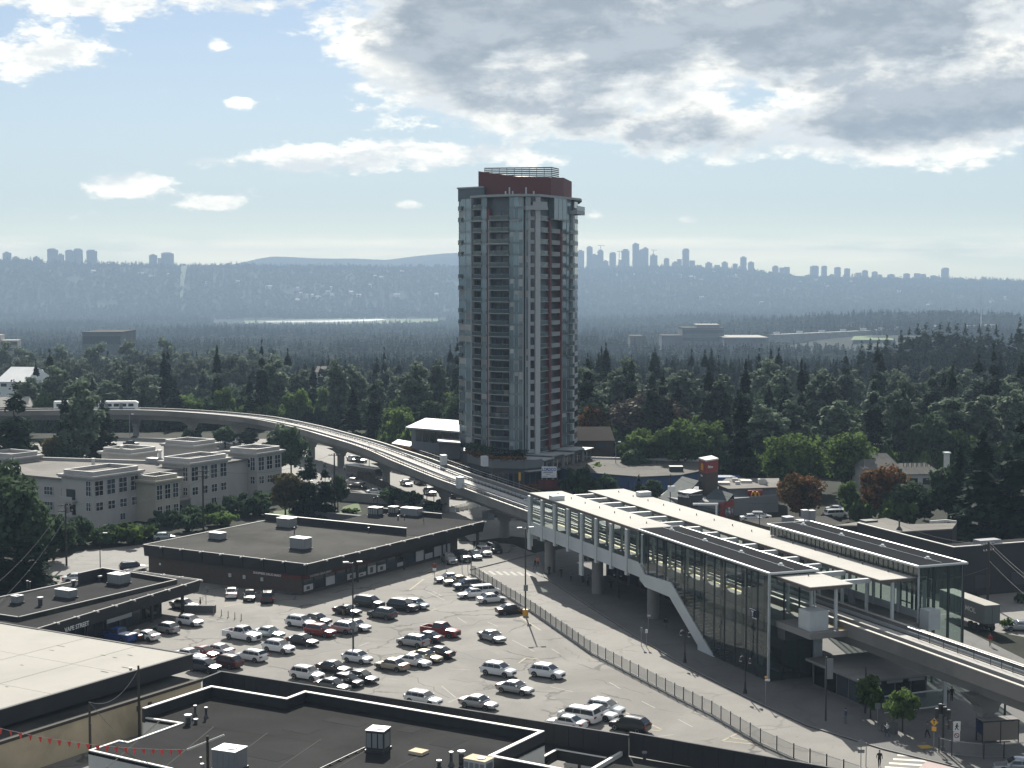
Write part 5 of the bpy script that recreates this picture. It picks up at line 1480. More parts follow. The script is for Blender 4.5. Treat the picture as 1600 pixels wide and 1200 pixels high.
# stepped townhouses to the right
th = [pa[4], pa[5], pa[6]]
for k in range(5):
    f0, f1 = k / 5, (k + 1) / 5
    A = Vector((*pa[4], 0)).lerp(Vector((*pa[6], 0)), f0); B = Vector((*pa[4], 0)).lerp(Vector((*pa[6], 0)), f1); d = (B - A); L = d.length; ang = math.atan2(d.y, d.x)
    z1 = 6.4 + (k % 2) * .5
    q = MB(); q.box(.15, 0, 0, L - .15, 9, z1); part('townhouse_wall', q, mat('townhouse_wall', (.075, .08, .085), .7, var=.15), pod, A, ang)
    q = MB(); q.box(-.05, -.8, z1, L - .2, 9, z1 + .25); part('roof', q, SLAB, pod, A, ang)
    q = MB(); q.box(.3, -1.0, 3.4, L - .4, .1, 3.65); part('canopy', q, SLAB, pod, A, ang)
    for z in (.6, 4.0):
        q = MB(); q.box(.7, -.07, z, L - 1.0, -.01, z + 1.9); part('window', q, C['win'], pod, A, ang)
        q = MB(); q.box(L * .46, -.10, z, L * .50, -.07, z + 1.9); part('mullion', q, C['steelw'], pod, A, ang)
    q = MB(); q.box(-.12, -.5, 0, .14, .0, z1 - .1); part('pier', q, SLAB, pod, A, ang)
# pavilions and raised planters to the left
pv = thing('podium_pavilion', 'low pavilion with wide sunlit flat roof behind the guideway', 'building', PY(676, 412, 0))
def TV(px, y): p = PY(px, y, 0) - pv.location; return (p.x, p.y)
q = MB(); q.prism([TV(643, 410), TV(720, 400), TV(720, 422), TV(650, 424)], 0, 11.0); part('wall', q, C['greyw'], pv)
q = MB(); q.prism([TV(634, 406), TV(722, 394), TV(724, 424), TV(665, 432)], 11.0, 11.4); part('roof', q, C['greyr'], pv)
for k in range(6):
    q = MB(); a = Vector((*TV(650, 409), 0)); b = Vector((*TV(716, 400.2), 0)); L = (b - a).length; q.box(k * L / 6, -.06, 7.5, (k + .8) * L / 6, -.01, 10.4); part('window', q, C['win'], pv, a, math.atan2((b - a).y, (b - a).x))
q = MB(); q.prism([TV(684, 392), TV(720, 388), TV(720, 396), TV(684, 399)], 9.0, 9.3); part('lower_roof', q, SLAB, pv)
q = MB(); q.prism([TV(686, 394), TV(719, 390), TV(719, 396), TV(686, 399)], 5, 9.0); part('wall', q, C['concd'], pv)
q = MB(); q.prism([TV(612, 420), TV(640, 412), TV(650, 422), TV(622, 430)], 5.5, 5.8); part('lower_roof', q, C['greyr'], pv)
pl = thing('terrace_planter', 'stepped dark planter walls with orange planting beside the guideway', 'planter', PY(660, 395, 0))
def TL(px, y): p = PY(px, y, 0) - pl.location; return (p.x, p.y)
steps = [((612, 412), (648, 402), 5.2), ((648, 399), (684, 390), 5.0), ((684, 387), (722, 378), 4.4)]
for k, (a, b, z) in enumerate(steps):
    q = MB(); q.prism([TL(*a), TL(*b), TL(b[0], b[1] + 6), TL(a[0], a[1] + 6)], 0, z); part('planter_wall', q, C['concd'], pl)
    q = MB(); q.wall([TL(*a), TL(*b)], z, z + .1, .35); part('coping', q, SLAB, pl)
    aa, bb = TL(a[0], a[1] + 1.6), TL(b[0], b[1] + 1.6)
    hedge('planting', (*aa, 0), (*bb, 0), z + .1, 1.0, .8, planter_soil, pl, 500)

# ================================================================ apartments (left)
A0 = P(145, 739.5, 11); A0.z = 0
ap = thing('apartment_building', 'pale stepped apartment building with flat topped corner bays and white windows', 'building', A0, U_ANG)
def AP(px, py, z): d = P(px, py, z) - A0; return Vector((d.dot(U), d.dot(V), 0))
APW = mat('apartment_wall', (.40, .39, .37), .85, var=.07, scale=.5, grime=.15)
APC = mat('apartment_cream', (.42, .39, .32), .85, var=.07, scale=.5, grime=.15)
APR = mat('apartment_roof', (.16, .15, .135), .95, var=.2, scale=.6, grime=.3)


def awin(par, x, y, z, w, h, face, cols=2, rows=2, dark=True):
    """window with white bars; face 'f' looks along -v, 'r' along +u"""
    a = 0 if face == 'f' else math.pi / 2
    q = MB(); q.box(0, -.03, 0, w, .05, h); g = part('window', q, C['win'], par, (x, y, z), a)
    q = MB(); b = .07
    q.box(-b, -.07, -b, w + b, -.031, 0); q.box(-b, -.07, h, w + b, -.031, h + b); q.box(-b, -.07, 0, 0, -.031, h); q.box(w, -.07, 0, w + b, -.031, h)
    for k in range(1, cols): q.box(w * k / cols - b / 2, -.069, 0, w * k / cols + b / 2, -.031, h)
    for k in range(1, rows): q.box(0, -.068, h * k / rows - b / 2, w, -.031, h * k / rows + b / 2)
    part('frame', q, C['frame'], g)


def bay(p, wu, wv, h, m_, front=True, side=True, tall=3):
    """corner block whose near corner is at p; wu back along -u, wv along +v"""
    x, y = p.x, p.y
    q = MB(); q.box(x - wu, y, 0, x, y + wv, h - 1.0); part('wall', q, m_, ap)
    q = MB(); q.box(x - wu - .7, y - .7, h - 1.0, x + .7, y + wv + .7, h - .62); q.box(x - wu - .45, y - .45, h - 1.3, x + .45, y + wv + .45, h - 1.0); part('cornice', q, m_, ap)
    q = MB(); q.wall([(x - wu + .3, y + .3), (x - .3, y + .3), (x - .3, y + wv - .3), (x - wu + .3, y + wv - .3)], h - .62, h + .15, .25, True); part('parapet', q, m_, ap)
    q = MB(); q.wall([(x - wu + .26, y + .26), (x - .26, y + .26), (x - .26, y + wv - .26), (x - wu + .26, y + wv - .26)], h + .15, h + .22, .33, True); part('coping', q, C['coping'], ap)
    q = MB(); q.box(x - wu + .6, y + .6, h - .62, x - .6, y + wv - .6, h - .5); part('roof', q, APR, ap)
    if side:
        n = 4 if wv > 9 else (3 if wv > 6 else 2)
        for k in range(n):
            yy = y + wv * (k + .14) / n; w = wv / n * .66
            awin(ap, x + .03, yy, h - 4.6, w, 2.9, 'r', 2, 3)
            if tall > 2: awin(ap, x + .03, yy + w * .1, h - 7.6, w * .85, 1.6, 'r', 2, 2)
        if n > 2: awin(ap, x + .03, y + wv * .55, h - 10.2, 1.4, 1.3, 'r', 2, 1)
    if front:
        awin(ap, x - 1.9, y - .03, h - 4.6, 1.3, 2.9, 'f', 2, 3); awin(ap, x - 1.9, y - .03, h - 7.6, 1.2, 1.6, 'f', 2, 2)


cA, cB, cC, cD = AP(145, 739.5, 11), AP(242.5, 746.5, 9.2), AP(296.5, 718.5, 11), AP(401.5, 703.5, 11)
bay(cA, 8.8, 13, 11, APW); bay(cB, 5.5, 7.0, 9.2, APC, front=False); bay(cC, 8.0, 12, 11, APW); bay(cD, 8.5, 8.5, 11, APW)
for (a, b, z) in ((206, 700, 11), (301, 688, 11), (20, 707, 11)):
    c = AP(a, b, z); bay(Vector((c.x + 4, c.y - 4, 0)), 9.5, 8, z, APW, side=False, front=False)
# body behind the bays
q = MB(); q.prism([(cA.x - 40, cA.y + 3), (cA.x - 5, cA.y + 3), (cA.x - 5, cA.y + 10), (cC.x - 2, cC.y + 2.5), (cD.x - 3, cD.y + 3), (cD.x - 3, cD.y + 7), (cD.x - 12, cD.y + 12), (cC.x - 14, cC.y + 24), (cA.x - 14, cA.y + 30), (cA.x - 40, cA.y + 22)], 0, 8.6); part('wall', q, APW, ap)
q = MB(); q.prism([(cA.x - 40.4, cA.y + 2.4), (cA.x - 4, cA.y + 2.4), (cA.x - 4.5, cA.y + 9.5), (cC.x - 1.5, cC.y + 2), (cD.x - 2.5, cD.y + 2.5), (cD.x - 2.5, cD.y + 7.4), (cD.x - 12, cD.y + 12.4), (cC.x - 14, cC.y + 24.5), (cA.x - 14, cA.y + 30.5), (cA.x - 40.4, cA.y + 22.4)], 8.6, 9.0); part('roof', q, APR, ap)
q = MB(); q.wall([(cA.x - 40, cA.y + 22.3), (cA.x - 14, cA.y + 30.3), (cC.x - 14, cC.y + 24.3), (cD.x - 12, cD.y + 12.2)], 9.0, 9.6, .3); part('parapet', q, APW, ap)
q = MB(); q.wall([(cA.x - 40, cA.y + 22.2), (cA.x - 14, cA.y + 30.2), (cC.x - 14, cC.y + 24.2), (cD.x - 12, cD.y + 12.1)], 9.6, 9.67, .4); part('coping', q, C['coping'], ap)
for x in (-12, -17, -26, -32):
    awin(ap, cA.x + x, cA.y + 2.9, 5.3, 2.4, 1.6, 'f', 3, 2); awin(ap, cA.x + x, cA.y + 2.9, 2.2, 2.4, 1.6, 'f', 3, 2)
for x in (-6.5, -3.5):
    awin(ap, cD.x + x, cD.y - .03, 7.0, 1.6, 1.8, 'f', 2, 2)
# balconies in the recesses
def abalc(x, y, z, w, d):
    q = MB(); q.box(x, y - d, z, x + w, y, z + .25); b_ = part('balcony', q, APW, ap)
    q = MB(); q.box(x, y - d - .05, z + .25, x + w, y - d + .07, z + 1.1); part('balcony_wall', q, APW, b_)
    q = MB(); q.box(x + w * .15, y + .01 - .06, z + .3, x + w * .85, y - .02, z + 2.4); part('balcony_door', q, C['win'], b_)
for (x, y) in ((cA.x - 8.0, cA.y - .0), (cD.x - 7.5, cD.y - .0), (cC.x - 7.5, cC.y)):
    for z in (2.0, 5.0): abalc(x, y, z, 3.6, 1.5)
for px, py in ((190, 716), (146, 738), (250, 724)):
    c = AP(px, py, 9); q = MB(); q.box(c.x - .25, c.y - .25, 9.0, c.x + .25, c.y + .25, 11.8); part('chimney', q, C['offwhite'], ap)
    q = MB(); q.box(c.x - .4, c.y - .4, 11.8, c.x + .4, c.y + .4, 11.95); part('chimney_cap', q, C['white'], ap)
c = AP(241, 724, 9); q = MB(); q.box(c.x - 1.6, c.y - 1, 9.0, c.x + 1.6, c.y + 1, 10.2); part('roof_unit', q, C['galv'], ap)
q = MB(); q.box(cC.x - 10, cC.y - 9, 0, cC.x + 1, cC.y - 1, 2.8); part('parking_entry', q, C['concd'], ap); q = MB(); q.box(cC.x - 10, cC.y - 9.2, 2.8, cC.x + 1.2, cC.y - 1, 3.1); part('entry_roof', q, C['conc'], ap)

# ================================================================ buildings on the right
def gframe(px, py, z=0, ang=S_ANG):
    o = P(px, py, z); o.z = 0; s_ = Vector((math.cos(ang), math.sin(ang), 0)); t_ = Vector((-s_.y, s_.x, 0))
    return o, (lambda a, b, zz=z: ((P(a, b, zz) - o).dot(s_), (P(a, b, zz) - o).dot(t_)))


o, loc = gframe(1490, 855.5, 7.9)
bb = thing('black_walled_building', 'broad black walled building with thin pale coping behind the glass hall', 'building', o, S_ANG)
a = loc(1360, 822.5); L_ = abs(a[0])
WALLK = mat('black_wall', (.028, .029, .033), .75, var=.15, scale=.4, grime=.3)
q = MB(); q.box(-14, 0, 0, 0, 46, 5.6); q.box(-L_ - 4, 0, 0, -14, .8, 6.4); part('wall', q, WALLK, bb)
q = MB(); q.box(-14, .4, 5.6, -.4, 46, 5.7); part('roof', q, C['roof'], bb)  # black tone here stands in for the shadow of the conifers behind
q = MB(); q.wall([(-L_ - 4, 0), (0, 0), (0, 46)], 5.6, 7.9, .3); part('parapet', q, WALLK, bb)
q = MB(); q.wall([(-L_ - 4, -.04), (.04, -.04), (.04, 46)], 7.9, 8.0, .4); part('coping', q, C['coping'], bb)
q = MB(); q.box(-2.4, 5.5, 5.7, -.6, 9.5, 8.5); part('roof_box', q, C['galv'], bb)
for k in range(5):
    q = MB(); q.box(.02, 4 + k * 7, 1.2, .08, 7 + k * 7, 3.2); part('louvre', q, C['dark'], bb)
o, loc = gframe(1332, 822, 6.2)
gr = thing('gravel_roof_building', 'low building with dusty gravel roof behind the dark station roof', 'building', o, S_ANG)
g_ = [loc(*p) for p in ((1302, 821), (1384, 809), (1420, 819), (1495, 817), (1488, 826), (1400, 831), (1356, 821))]
q = MB(); q.prism(g_, 0, 6.0); part('wall', q, WALLK, gr); q = MB(); q.prism(g_, 6.0, 6.2); part('roof', q, mat('dusty_roof', (.17, .16, .14), .95, var=.2, scale=.5, grime=.3), gr)
q = MB(); q.wall([g_[3], loc(1478, 815, 6.2), loc(1452, 817, 6.2)], 6.2, 6.6, .3); part('parapet', q, C['coping'], gr)
c = loc(1357, 815, 6.2); q = MB(); q.box(c[0] - 1, c[1] - 1.3, 6.2, c[0] + 1, c[1] + 1.3, 6.5); part('roof_hatch', q, C['dark'], gr)
c = loc(1405, 828, 6.2); q = MB(); q.cyl(c[0], c[1], 6.2, 6.8, .6, 8, .2); q.cyl(c[0], c[1], 6.7, 7.9, .14, 6); part('vent_pipe', q, C['dark'], gr)
o, loc = gframe(1230, 818, 5.6)
g3 = thing('vented_roof_building', 'low flat roofed building with rooftop boxes between station and restaurant', 'building', o, S_ANG)
g_ = [loc(*p) for p in ((1160, 812), (1215, 808.5), (1290, 806), (1318, 818), (1240, 832), (1196, 822))]
q = MB(); q.prism(g_, 0, 5.4); part('wall', q, C['brick'], g3); q = MB(); q.prism(g_, 5.4, 5.6); part('roof', q, C['roofg'], g3)
for px, py, s1, h in ((1231, 816, 1.6, 1.0), (1257, 814, 1.0, 2.0), (1268, 813, 1.0, 1.8), (1254, 817, 1.8, .5)):
    c = loc(px, py); q = MB(); q.box(c[0] - s1 / 2, c[1] - s1 / 2, 5.6, c[0] + s1 / 2, c[1] + s1 / 2, 5.6 + h); b_ = part('roof_unit', q, C['galv'], g3)
    q = MB(); q.box(c[0] - s1 / 2 - .05, c[1] - s1 / 2 - .05, 5.6 + h, c[0] + s1 / 2 + .05, c[1] + s1 / 2 + .05, 5.65 + h); part('lid', q, C['white'], b_)

# restaurant with red pylon tower
o = PY(1105, 338, 0)
rs = thing('restaurant', 'grey gabled restaurant with red brick chimney tower and yellow arch signs', 'restaurant', o, 0)
def RL(px, y, z=0): p = PY(px, y, z) - o; return (p.x, p.y)
GW = mat('restaurant_wall', (.15, .165, .175), .8, var=.08); GR = mat('restaurant_roof', (.06, .078, .08), .8, spec=.15, var=.12)
ztop, zmid = ZA(719, 336), ZA(738, 336)
tf = [RL(1091.5, 338), RL(1102.5, 334), RL(1121.5, 337), RL(1111, 342)]
q = MB(); q.prism(tf, 0, zmid); part('tower_shaft', q, C['brick'], rs)
q = MB(); q.prism(tf, zmid, ztop); part('tower_head', q, C['red'], rs)
q = MB(); q.prism([RL(1090.8, 338), RL(1102.5, 333.4), RL(1122.3, 337), RL(1111, 342.6)], ztop, ztop + .3); part('tower_cap', q, C['offwhite'], rs)
def arches(px, y, z, w, h, ang, m_=C['amber']):
    q = MB()
    for k in (-1, 1):
        pts = [(k * w * .25 + w * .235 * math.cos(t), 0, h * max(0, math.sin(t)) ** .55) for t in np.linspace(math.pi, 0, 13)]
        q.tube(pts, w * .085, 6)
    p = RL(px, y, z); return part('arch_emblem', q, m_, rs, (p[0], p[1], z), ang)
def fa(a, b): return math.atan2(b[1] - a[1], b[0] - a[0])
arches(1097, 335.5, ZA(735, 335), 1.05, 1.35, fa(tf[0], tf[1]))
p = RL(1105.5, 333.6); text('sign_lettering', 'Drive', .75, C['white'], rs, (p[0], p[1], ZA(732, 333)), (math.pi / 2, .06, fa(tf[1], tf[2])), .03)
p = RL(1094.5, 336.2); text('sign_lettering', 'thru', .6, C['white'], rs, (p[0], p[1], ZA(745, 335)), (math.pi / 2, 0, fa(tf[0], tf[1])), .03)
def slab_roof(pts, th=.25, m_=GR):
    q = MB(); n = len(pts); vs = list(pts) + [(x, y, z - th) for x, y, z in pts]
    q.add(vs, [tuple(range(n)), tuple(range(2 * n - 1, n - 1, -1))] + [(i, (i + 1) % n, n + (i + 1) % n, n + i) for i in range(n)]); return part('roof', q, m_, rs)
def RZ(px, py, y): p = PY(px, y, ZA(py, y)) - o; return (p.x, p.y, p.z)
slab_roof([RZ(1066, 744, 342), RZ(1092, 751, 336), RZ(1058, 790, 328), RZ(1030, 778, 334)])
slab_roof([RZ(1066, 744, 342), RZ(1092, 751, 336), RZ(1110, 765, 340), RZ(1085, 750, 348)])
slab_roof([RZ(1118, 763, 334), RZ(1146, 772, 330), RZ(1122, 800, 324), RZ(1082, 794, 326)])
slab_roof([RZ(1118, 763, 334), RZ(1146, 772, 330), RZ(1150, 790, 334), RZ(1130, 775, 340)])
q = MB(); q.prism([RL(1032, 336), RL(1060, 329), RL(1084, 327.5), RL(1122, 325), RL(1148, 331), RL(1216, 336), RL(1214, 350), RL(1050, 350)], 0, 3.6); part('wall', q, GW, rs)
q = MB(); q.prism([RL(1122, 341), RL(1138, 335), RL(1216, 337.5), RL(1216, 352), RL(1135, 352)], 3.6, 4.9); part('wall', q, GW, rs)
q = MB(); q.prism([RL(1121, 341), RL(1137, 334.6), RL(1217, 337), RL(1217, 352), RL(1134, 352)], 4.9, 5.15); part('flat_roof', q, APR, rs)
for px, y, s1, h in ((1130, 342, 2.6, .5), (1148, 346, 1.2, .8), (1165, 345, 2.4, .5), (1190, 343, 1.6, 1.0), (1152, 342, 1.0, .6)):
    p = RL(px, y); q = MB(); q.box(p[0] - s1 / 2, p[1] - s1 / 2, 5.15, p[0] + s1 / 2, p[1] + s1 / 2, 5.15 + h); part('roof_unit', q, C['offwhite'], rs)
q = MB(); q.prism([RL(1168, 334.5), RL(1191, 335.5), RL(1191, 337), RL(1168, 336)], 0, ZA(766, 335)); part('red_pylon', q, C['red'], rs)
arches(1180, 334.4, ZA(781, 334), 1.75, 1.6, .1)
p = RL(1176, 334.6); q = MB(); q.box(0, -.12, .6, 1.2, 0, 2.2); part('window', q, C['winb'], rs, (p[0], p[1], 0), .1)
cb_ = [RZ(1059, 767, 326), RZ(1079, 773, 324), RZ(1098, 772, 329), RZ(1077, 766, 331)]
slab_roof(cb_, .2, C['white'])
q = MB(); q.prism([c[:2] for c in cb_], 2.5, cb_[0][2] - .25); part('sign_block', q, C['dark'], rs)
p = RZ(1058.5, 776, 325.6); text('sign_lettering', "McDonald's", .8, C['white'], rs, p, (math.pi / 2, .0, fa(cb_[0], cb_[1])), .04, sx=.75)
q = MB(); q.box(0, 0, 0, .35, .35, 3.6); part('post', q, C['white'], rs, (*RL(1118, 321), 0)); q = MB(); q.box(-4.6, 0, 3.6, .5, .35, 4.0); part('canopy_beam', q, C['white'], rs, (*RL(1118, 321), 0))
q = MB(); q.prism([RL(1125, 325), RL(1147, 330), RL(1147, 331.5), RL(1125, 326.5)], 0, 3.4); part('entrance', q, C['red'], rs)
for k in range(3):
    p = RL(1133 + k * 4.5, 326.3 + k); q = MB(); q.box(0, -.1, .4, .5, 0, 2.3); part('window', q, C['winb'], rs, (p[0], p[1], 0), .35)

# blue-walled low building
o = PY(980, 372, 0)
bl = thing('blue_building', 'long low building with blue walls and gravel roof beyond the station', 'building', o, 0)
def BL(px, y): p = PY(px, y, 0) - o; return (p.x, p.y)
q = MB(); q.prism([BL(874, 383), BL(895, 376), BL(1000, 366), BL(1062, 369), BL(1100, 378), BL(1100, 395), BL(900, 402)], 0, 3.6); part('wall', q, C['blue'], bl)
q = MB(); q.prism([BL(873, 383), BL(895, 375.6), BL(1000, 365.6), BL(1063, 368.6), BL(1101, 378), BL(1101, 396), BL(900, 403)], 3.6, 3.8); part('roof', q, mat('blue_building_roof', (.085, .08, .07), .95, var=.25, grime=.4), bl)
q = MB(); q.wall([BL(900, 402.4), BL(1101, 395.4)][::-1], 3.8, 4.3, .4); part('parapet', q, C['coping'], bl)
for k in range(5):
    p = BL(905 + k * 19, 375.0 - k * 1.8); q = MB(); q.box(0, -.1, .8, 1.6, 0, 2.4); part('window', q, C['win'], bl, (p[0], p[1], 0), -.12)
q = MB(); q.box(-1.6, -1.2, 3.8, 1.6, 1.2, 5.0); part('roof_unit', q, C['dark'], bl, (*BL(1056, 376), 0))
o = PY(1140, 372, 0); single('blue_shed', MB().box(-3.3, -2, 0, 3.3, 2, 4.6), C['blue'], 'small plain blue shed beside the red brick tower', 'shed', PY(1133, 360, 0))

# houses and blocks among the trees on the right
def house(px0, px1, y, z0, wall_h, roof_h, dep, wallm, roofm, label, name='house', group=None, ang=.15, win=2):
    a, b = PY(px0, y, z0), PY(px1, y, z0); w = (b - a).length
    t = thing(name, label, 'house', ((a.x + b.x) / 2, y, z0), ang, group)
    q = MB(); q.box(-w / 2, 0, -3, w / 2, dep, wall_h); part('wall', q, wallm, t)
    e = .5
    q = MB(); q.add([(-w / 2 - e, -e, wall_h), (w / 2 + e, -e, wall_h), (w / 2 + e, dep + e, wall_h), (-w / 2 - e, dep + e, wall_h), (-w / 2 + .5, dep / 2, wall_h + roof_h), (w / 2 - .5, dep / 2, wall_h + roof_h)],
                    [(0, 1, 5, 4), (2, 3, 4, 5), (1, 2, 5), (3, 0, 4), (3, 2, 1, 0)]); part('roof', q, roofm, t)
    for k in range(win):
        q = MB(); x = -w / 2 + w * (k + .3) / win; q.box(x, -.06, wall_h - 2.0, x + w / win * .4, .05, wall_h - .7); part('window', q, C['win'], t)
    return t


SHING = mat('grey_shingles', (.12, .12, .112), .95, spec=.1, var=.2, scale=1.0, grime=.2); BRSH = mat('brown_shingles', (.11, .085, .07), .9, var=.2, scale=1.0)
house(885, 958, 420, 0, 6.5, 3.2, 10, C['brick'], BRSH, 'brown roofed timber house right behind the tower', ang=.0)
sh_ = thing('stepped_apartments', 'pale apartment block with grey stepped roofs behind the autumn tree', 'building', PY(1430, 352, 0), .12)
for k, (x0, x1, y0, y1, z) in enumerate(((-11, -2, 2, 12, 7.8), (-3, 6, -1, 12, 7.0), (3, 9, -4, 8, 5.6))):
    q = MB(); z -= .8; q.box(x0 + .6, y0 + .6, 0, x1 - .6, y1, z); part('wall', q, APW, sh_)
    q = MB(); q.add([(x0, y0, z), (x1, y0, z), (x1, y1, z), (x0, y1, z), (x0 + 1.5, (y0 + y1) / 2, z + 1.7), (x1 - 1.5, (y0 + y1) / 2, z + 1.7)], [(0, 1, 5, 4), (2, 3, 4, 5), (1, 2, 5), (3, 0, 4), (3, 2, 1, 0)]); part('roof', q, SHING, sh_)
    for j in range(2):
        q = MB(); q.box(x0 + 1.5 + j * 3, y0 + .53, z - 2.4, x0 + 3.3 + j * 3, y0 + .59, z - 1); part('window', q, C['win'], sh_)
q = MB(); q.box(7.2, 1, 5.6, 8.2, 2, 10.4); part('chimney', q, C['offwhite'], sh_); q = MB(); q.box(7, .8, 10.4, 8.4, 2.2, 10.7); part('chimney_cap', q, C['white'], sh_)
for i in range(14):
    q = MB(); q.cyl(-1.5 + (i % 7) * 1.1, 1.5 + (i // 7) * 2.0, 7.4, 8.6, .09, 5); part('vent_pipe', q, C['dark'], sh_)
house(1365, 1398, 372, 0, 6.0, 2.0, 9, C['offwhite'], SHING, 'small grey roofed house at the left of the stepped apartments', ang=.1)
house(-30, 45, 545, -1, 6.0, 3.0, 14, C['offwhite'], C['roofw'], 'house with glaring sunlit roof at the left picture edge', ang=.2)
# glaring shed roofs and town houses in the woods
zz = h1(-155, 640); house(-6, 42, 660, -6, 12.0, 5.5, 25, C['white'], C['white'], 'large hall with glaring white roof among the trees on the left', name='hall', ang=-.15)
house(54, 66, 672, -6, 11.0, 5.0, 15, C['white'], C['white'], 'small gable with glaring white roof beside the hall on the left', name='hall')
o = PY(655, 640, -8)
rw = thing('row_houses', 'row of pale sunlit roofs among the woods left of the tower', 'row house', o, -.22)
for i in range(9):
    x = -17 + i * 3.6
    q = MB(); q.add([(x, -3, 11), (x + 3.4, -3, 11), (x + 3.4, 9, 11), (x, 9, 11), (x + 1.7, -3, 13), (x + 1.7, 9, 13)], [(0, 1, 4), (2, 3, 5), (1, 2, 5, 4), (3, 0, 4, 5), (3, 2, 1, 0)]); part('roof', q, C['roofw'], rw)
    q = MB(); q.box(x + .1, -2.6, -6, x + 3.3, 8.6, 11); part('wall', q, C['brick'], rw)
house(494, 512, 760, -10, 14, 2.5, 12, C['offwhite'], APR, 'plain pale roof showing between conifers left of centre', ang=.1)
# far apartment slab at the left edge
o = PY(2, 1180, h1(-380, 1180))
ab = thing('apartment_slab', 'pale apartment slab rising above the woods at the left picture edge', 'building', o, .1)
q = MB(); q.box(-24, 0, -5, 0, 16, 48); part('wall', q, APW, ab); q = MB(); q.box(0, 3, -5, 12, 16, 44); part('wall', q, APW, ab); q = MB(); q.box(-20, 3, 48, -8, 12, 52); part('roof_house', q, APW, ab)
for f in range(9):
    q = MB(); q.box(.5, 2.2, 4 + f * 4.6, 11.5, 3.05, 6 + f * 4.6); part('balcony', q, C['concd'], ab)
    for k in range(3):
        q = MB(); q.box(-22 + k * 7, -.1, 4 + f * 4.6, -18 + k * 7, .0, 6.4 + f * 4.6); part('window', q, C['win'], ab)
# far offices, sheds and interchange
def block(px0, px1, y, ytop, dep, m_, label, name='office_block', roofm=None, group=None, cat='building', bands=0, zoff=-6, parts=True):
    z0 = h1((px0 + px1) / 2 / FPX * y - 800 / FPX * y, y); a, b = PY(px0, y, z0), PY(px1, y, z0); w = (b - a).length; h = ZA(ytop, y) - z0
    t = thing(name, label, cat, ((a.x + b.x) / 2, y, z0), 0, group)
    q = MB(); q.box(-w / 2, 0, zoff, w / 2, dep, h); part('wall', q, m_, t)
    if roofm: q = MB(); q.box(-w / 2 - .3, -.3, h, w / 2 + .3, dep + .3, h + .8); part('roof', q, roofm, t)
    for k in range(bands):
        z = h * (k + .35) / bands; q = MB(); q.box(-w / 2 + .5, -.25, z, w / 2 - .5, -.02, z + h / bands * .45); part('window_band', q, C['win'], t)
    return t
block(1066, 1131, 2300, 513, 60, C['concd'], 'dark office block with pale roof house in the valley right of the tower', roofm=C['roofg'], bands=4, zoff=-20)
block(1088, 1124, 2310, 508, 40, C['conc'], 'pale penthouse storey of the dark valley office block', name='roof_house', roofm=C['roofw'])
block(1131, 1200, 2250, 528, 90, C['concd'], 'wide low warehouse with sunlit flat roof in the valley', name='warehouse', roofm=C['roofw'], zoff=-20)
block(1034, 1066, 2280, 525, 50, C['concd'], 'low wing with grey roof left of the dark office block', name='warehouse', roofm=C['roofg'], zoff=-20)
block(985, 1005, 2150, 526, 50, C['brick'], 'small brown flat roofed shed left of the valley offices', name='warehouse', roofm=C['roofg'], zoff=-20)
block(130, 190, 1500, 520, 60, C['concd'], 'dark low office half hidden by the poplars on the left', roofm=C['roofg'], bands=3, zoff=-20)
# freeway embankment with pale deck and moving traffic far right
q = MB(); z_ = -72
fwp = [PY(1215, 2620, -50), PY(1340, 2780, -50), PY(1440, 2950, -50), PY(1560, 3150, -50)]
q.wall([(p.x, p.y) for p in fwp], -110, -47, 18); fw = structure('freeway', q, C['conc'], 'pale freeway deck far away on the right side of the valley')
m = MB(); pts = [PY(a, b, 0) for a, b in ((1330, 2560), (1400, 2560), (1385, 2760), (1335, 2720))]; zf = max(h1(p.x, p.y) for p in pts) + .6; m.sheet([(p.x, p.y) for p in pts], zf)
structure('meadow', m, mat('field_grass', (.12, .18, .06), 1.0, var=.2, scale=.02), 'green grass field beside the far freeway')
mast = PY(1532.5, 3080, -60); q = MB(); q.cyl(0, 0, 0, 90, 1.5, 6, .6); single('lattice_mast', q, C['white'], 'thin white mast beside the freeway far right', 'mast', mast)
rr = random.Random(12)
for i in range(9):
    f = i / 8 * 2.2; k = min(2, int(f)); p = fwp[k].lerp(fwp[k + 1], f - k); p = Vector((p.x, p.y + 6, -47))
    t = thing('distant_truck', 'tiny pale truck among the traffic on the far freeway', 'truck', p, .2, 'traffic on the far freeway'); q = MB(); q.box(-6, -1.3, .8, 4.5, 1.3, 4); part('box', q, C['white'], t); q = MB(); q.box(4.7, -1.2, .6, 6.8, 1.2, 3); part('cab', q, C['greyw'], t)

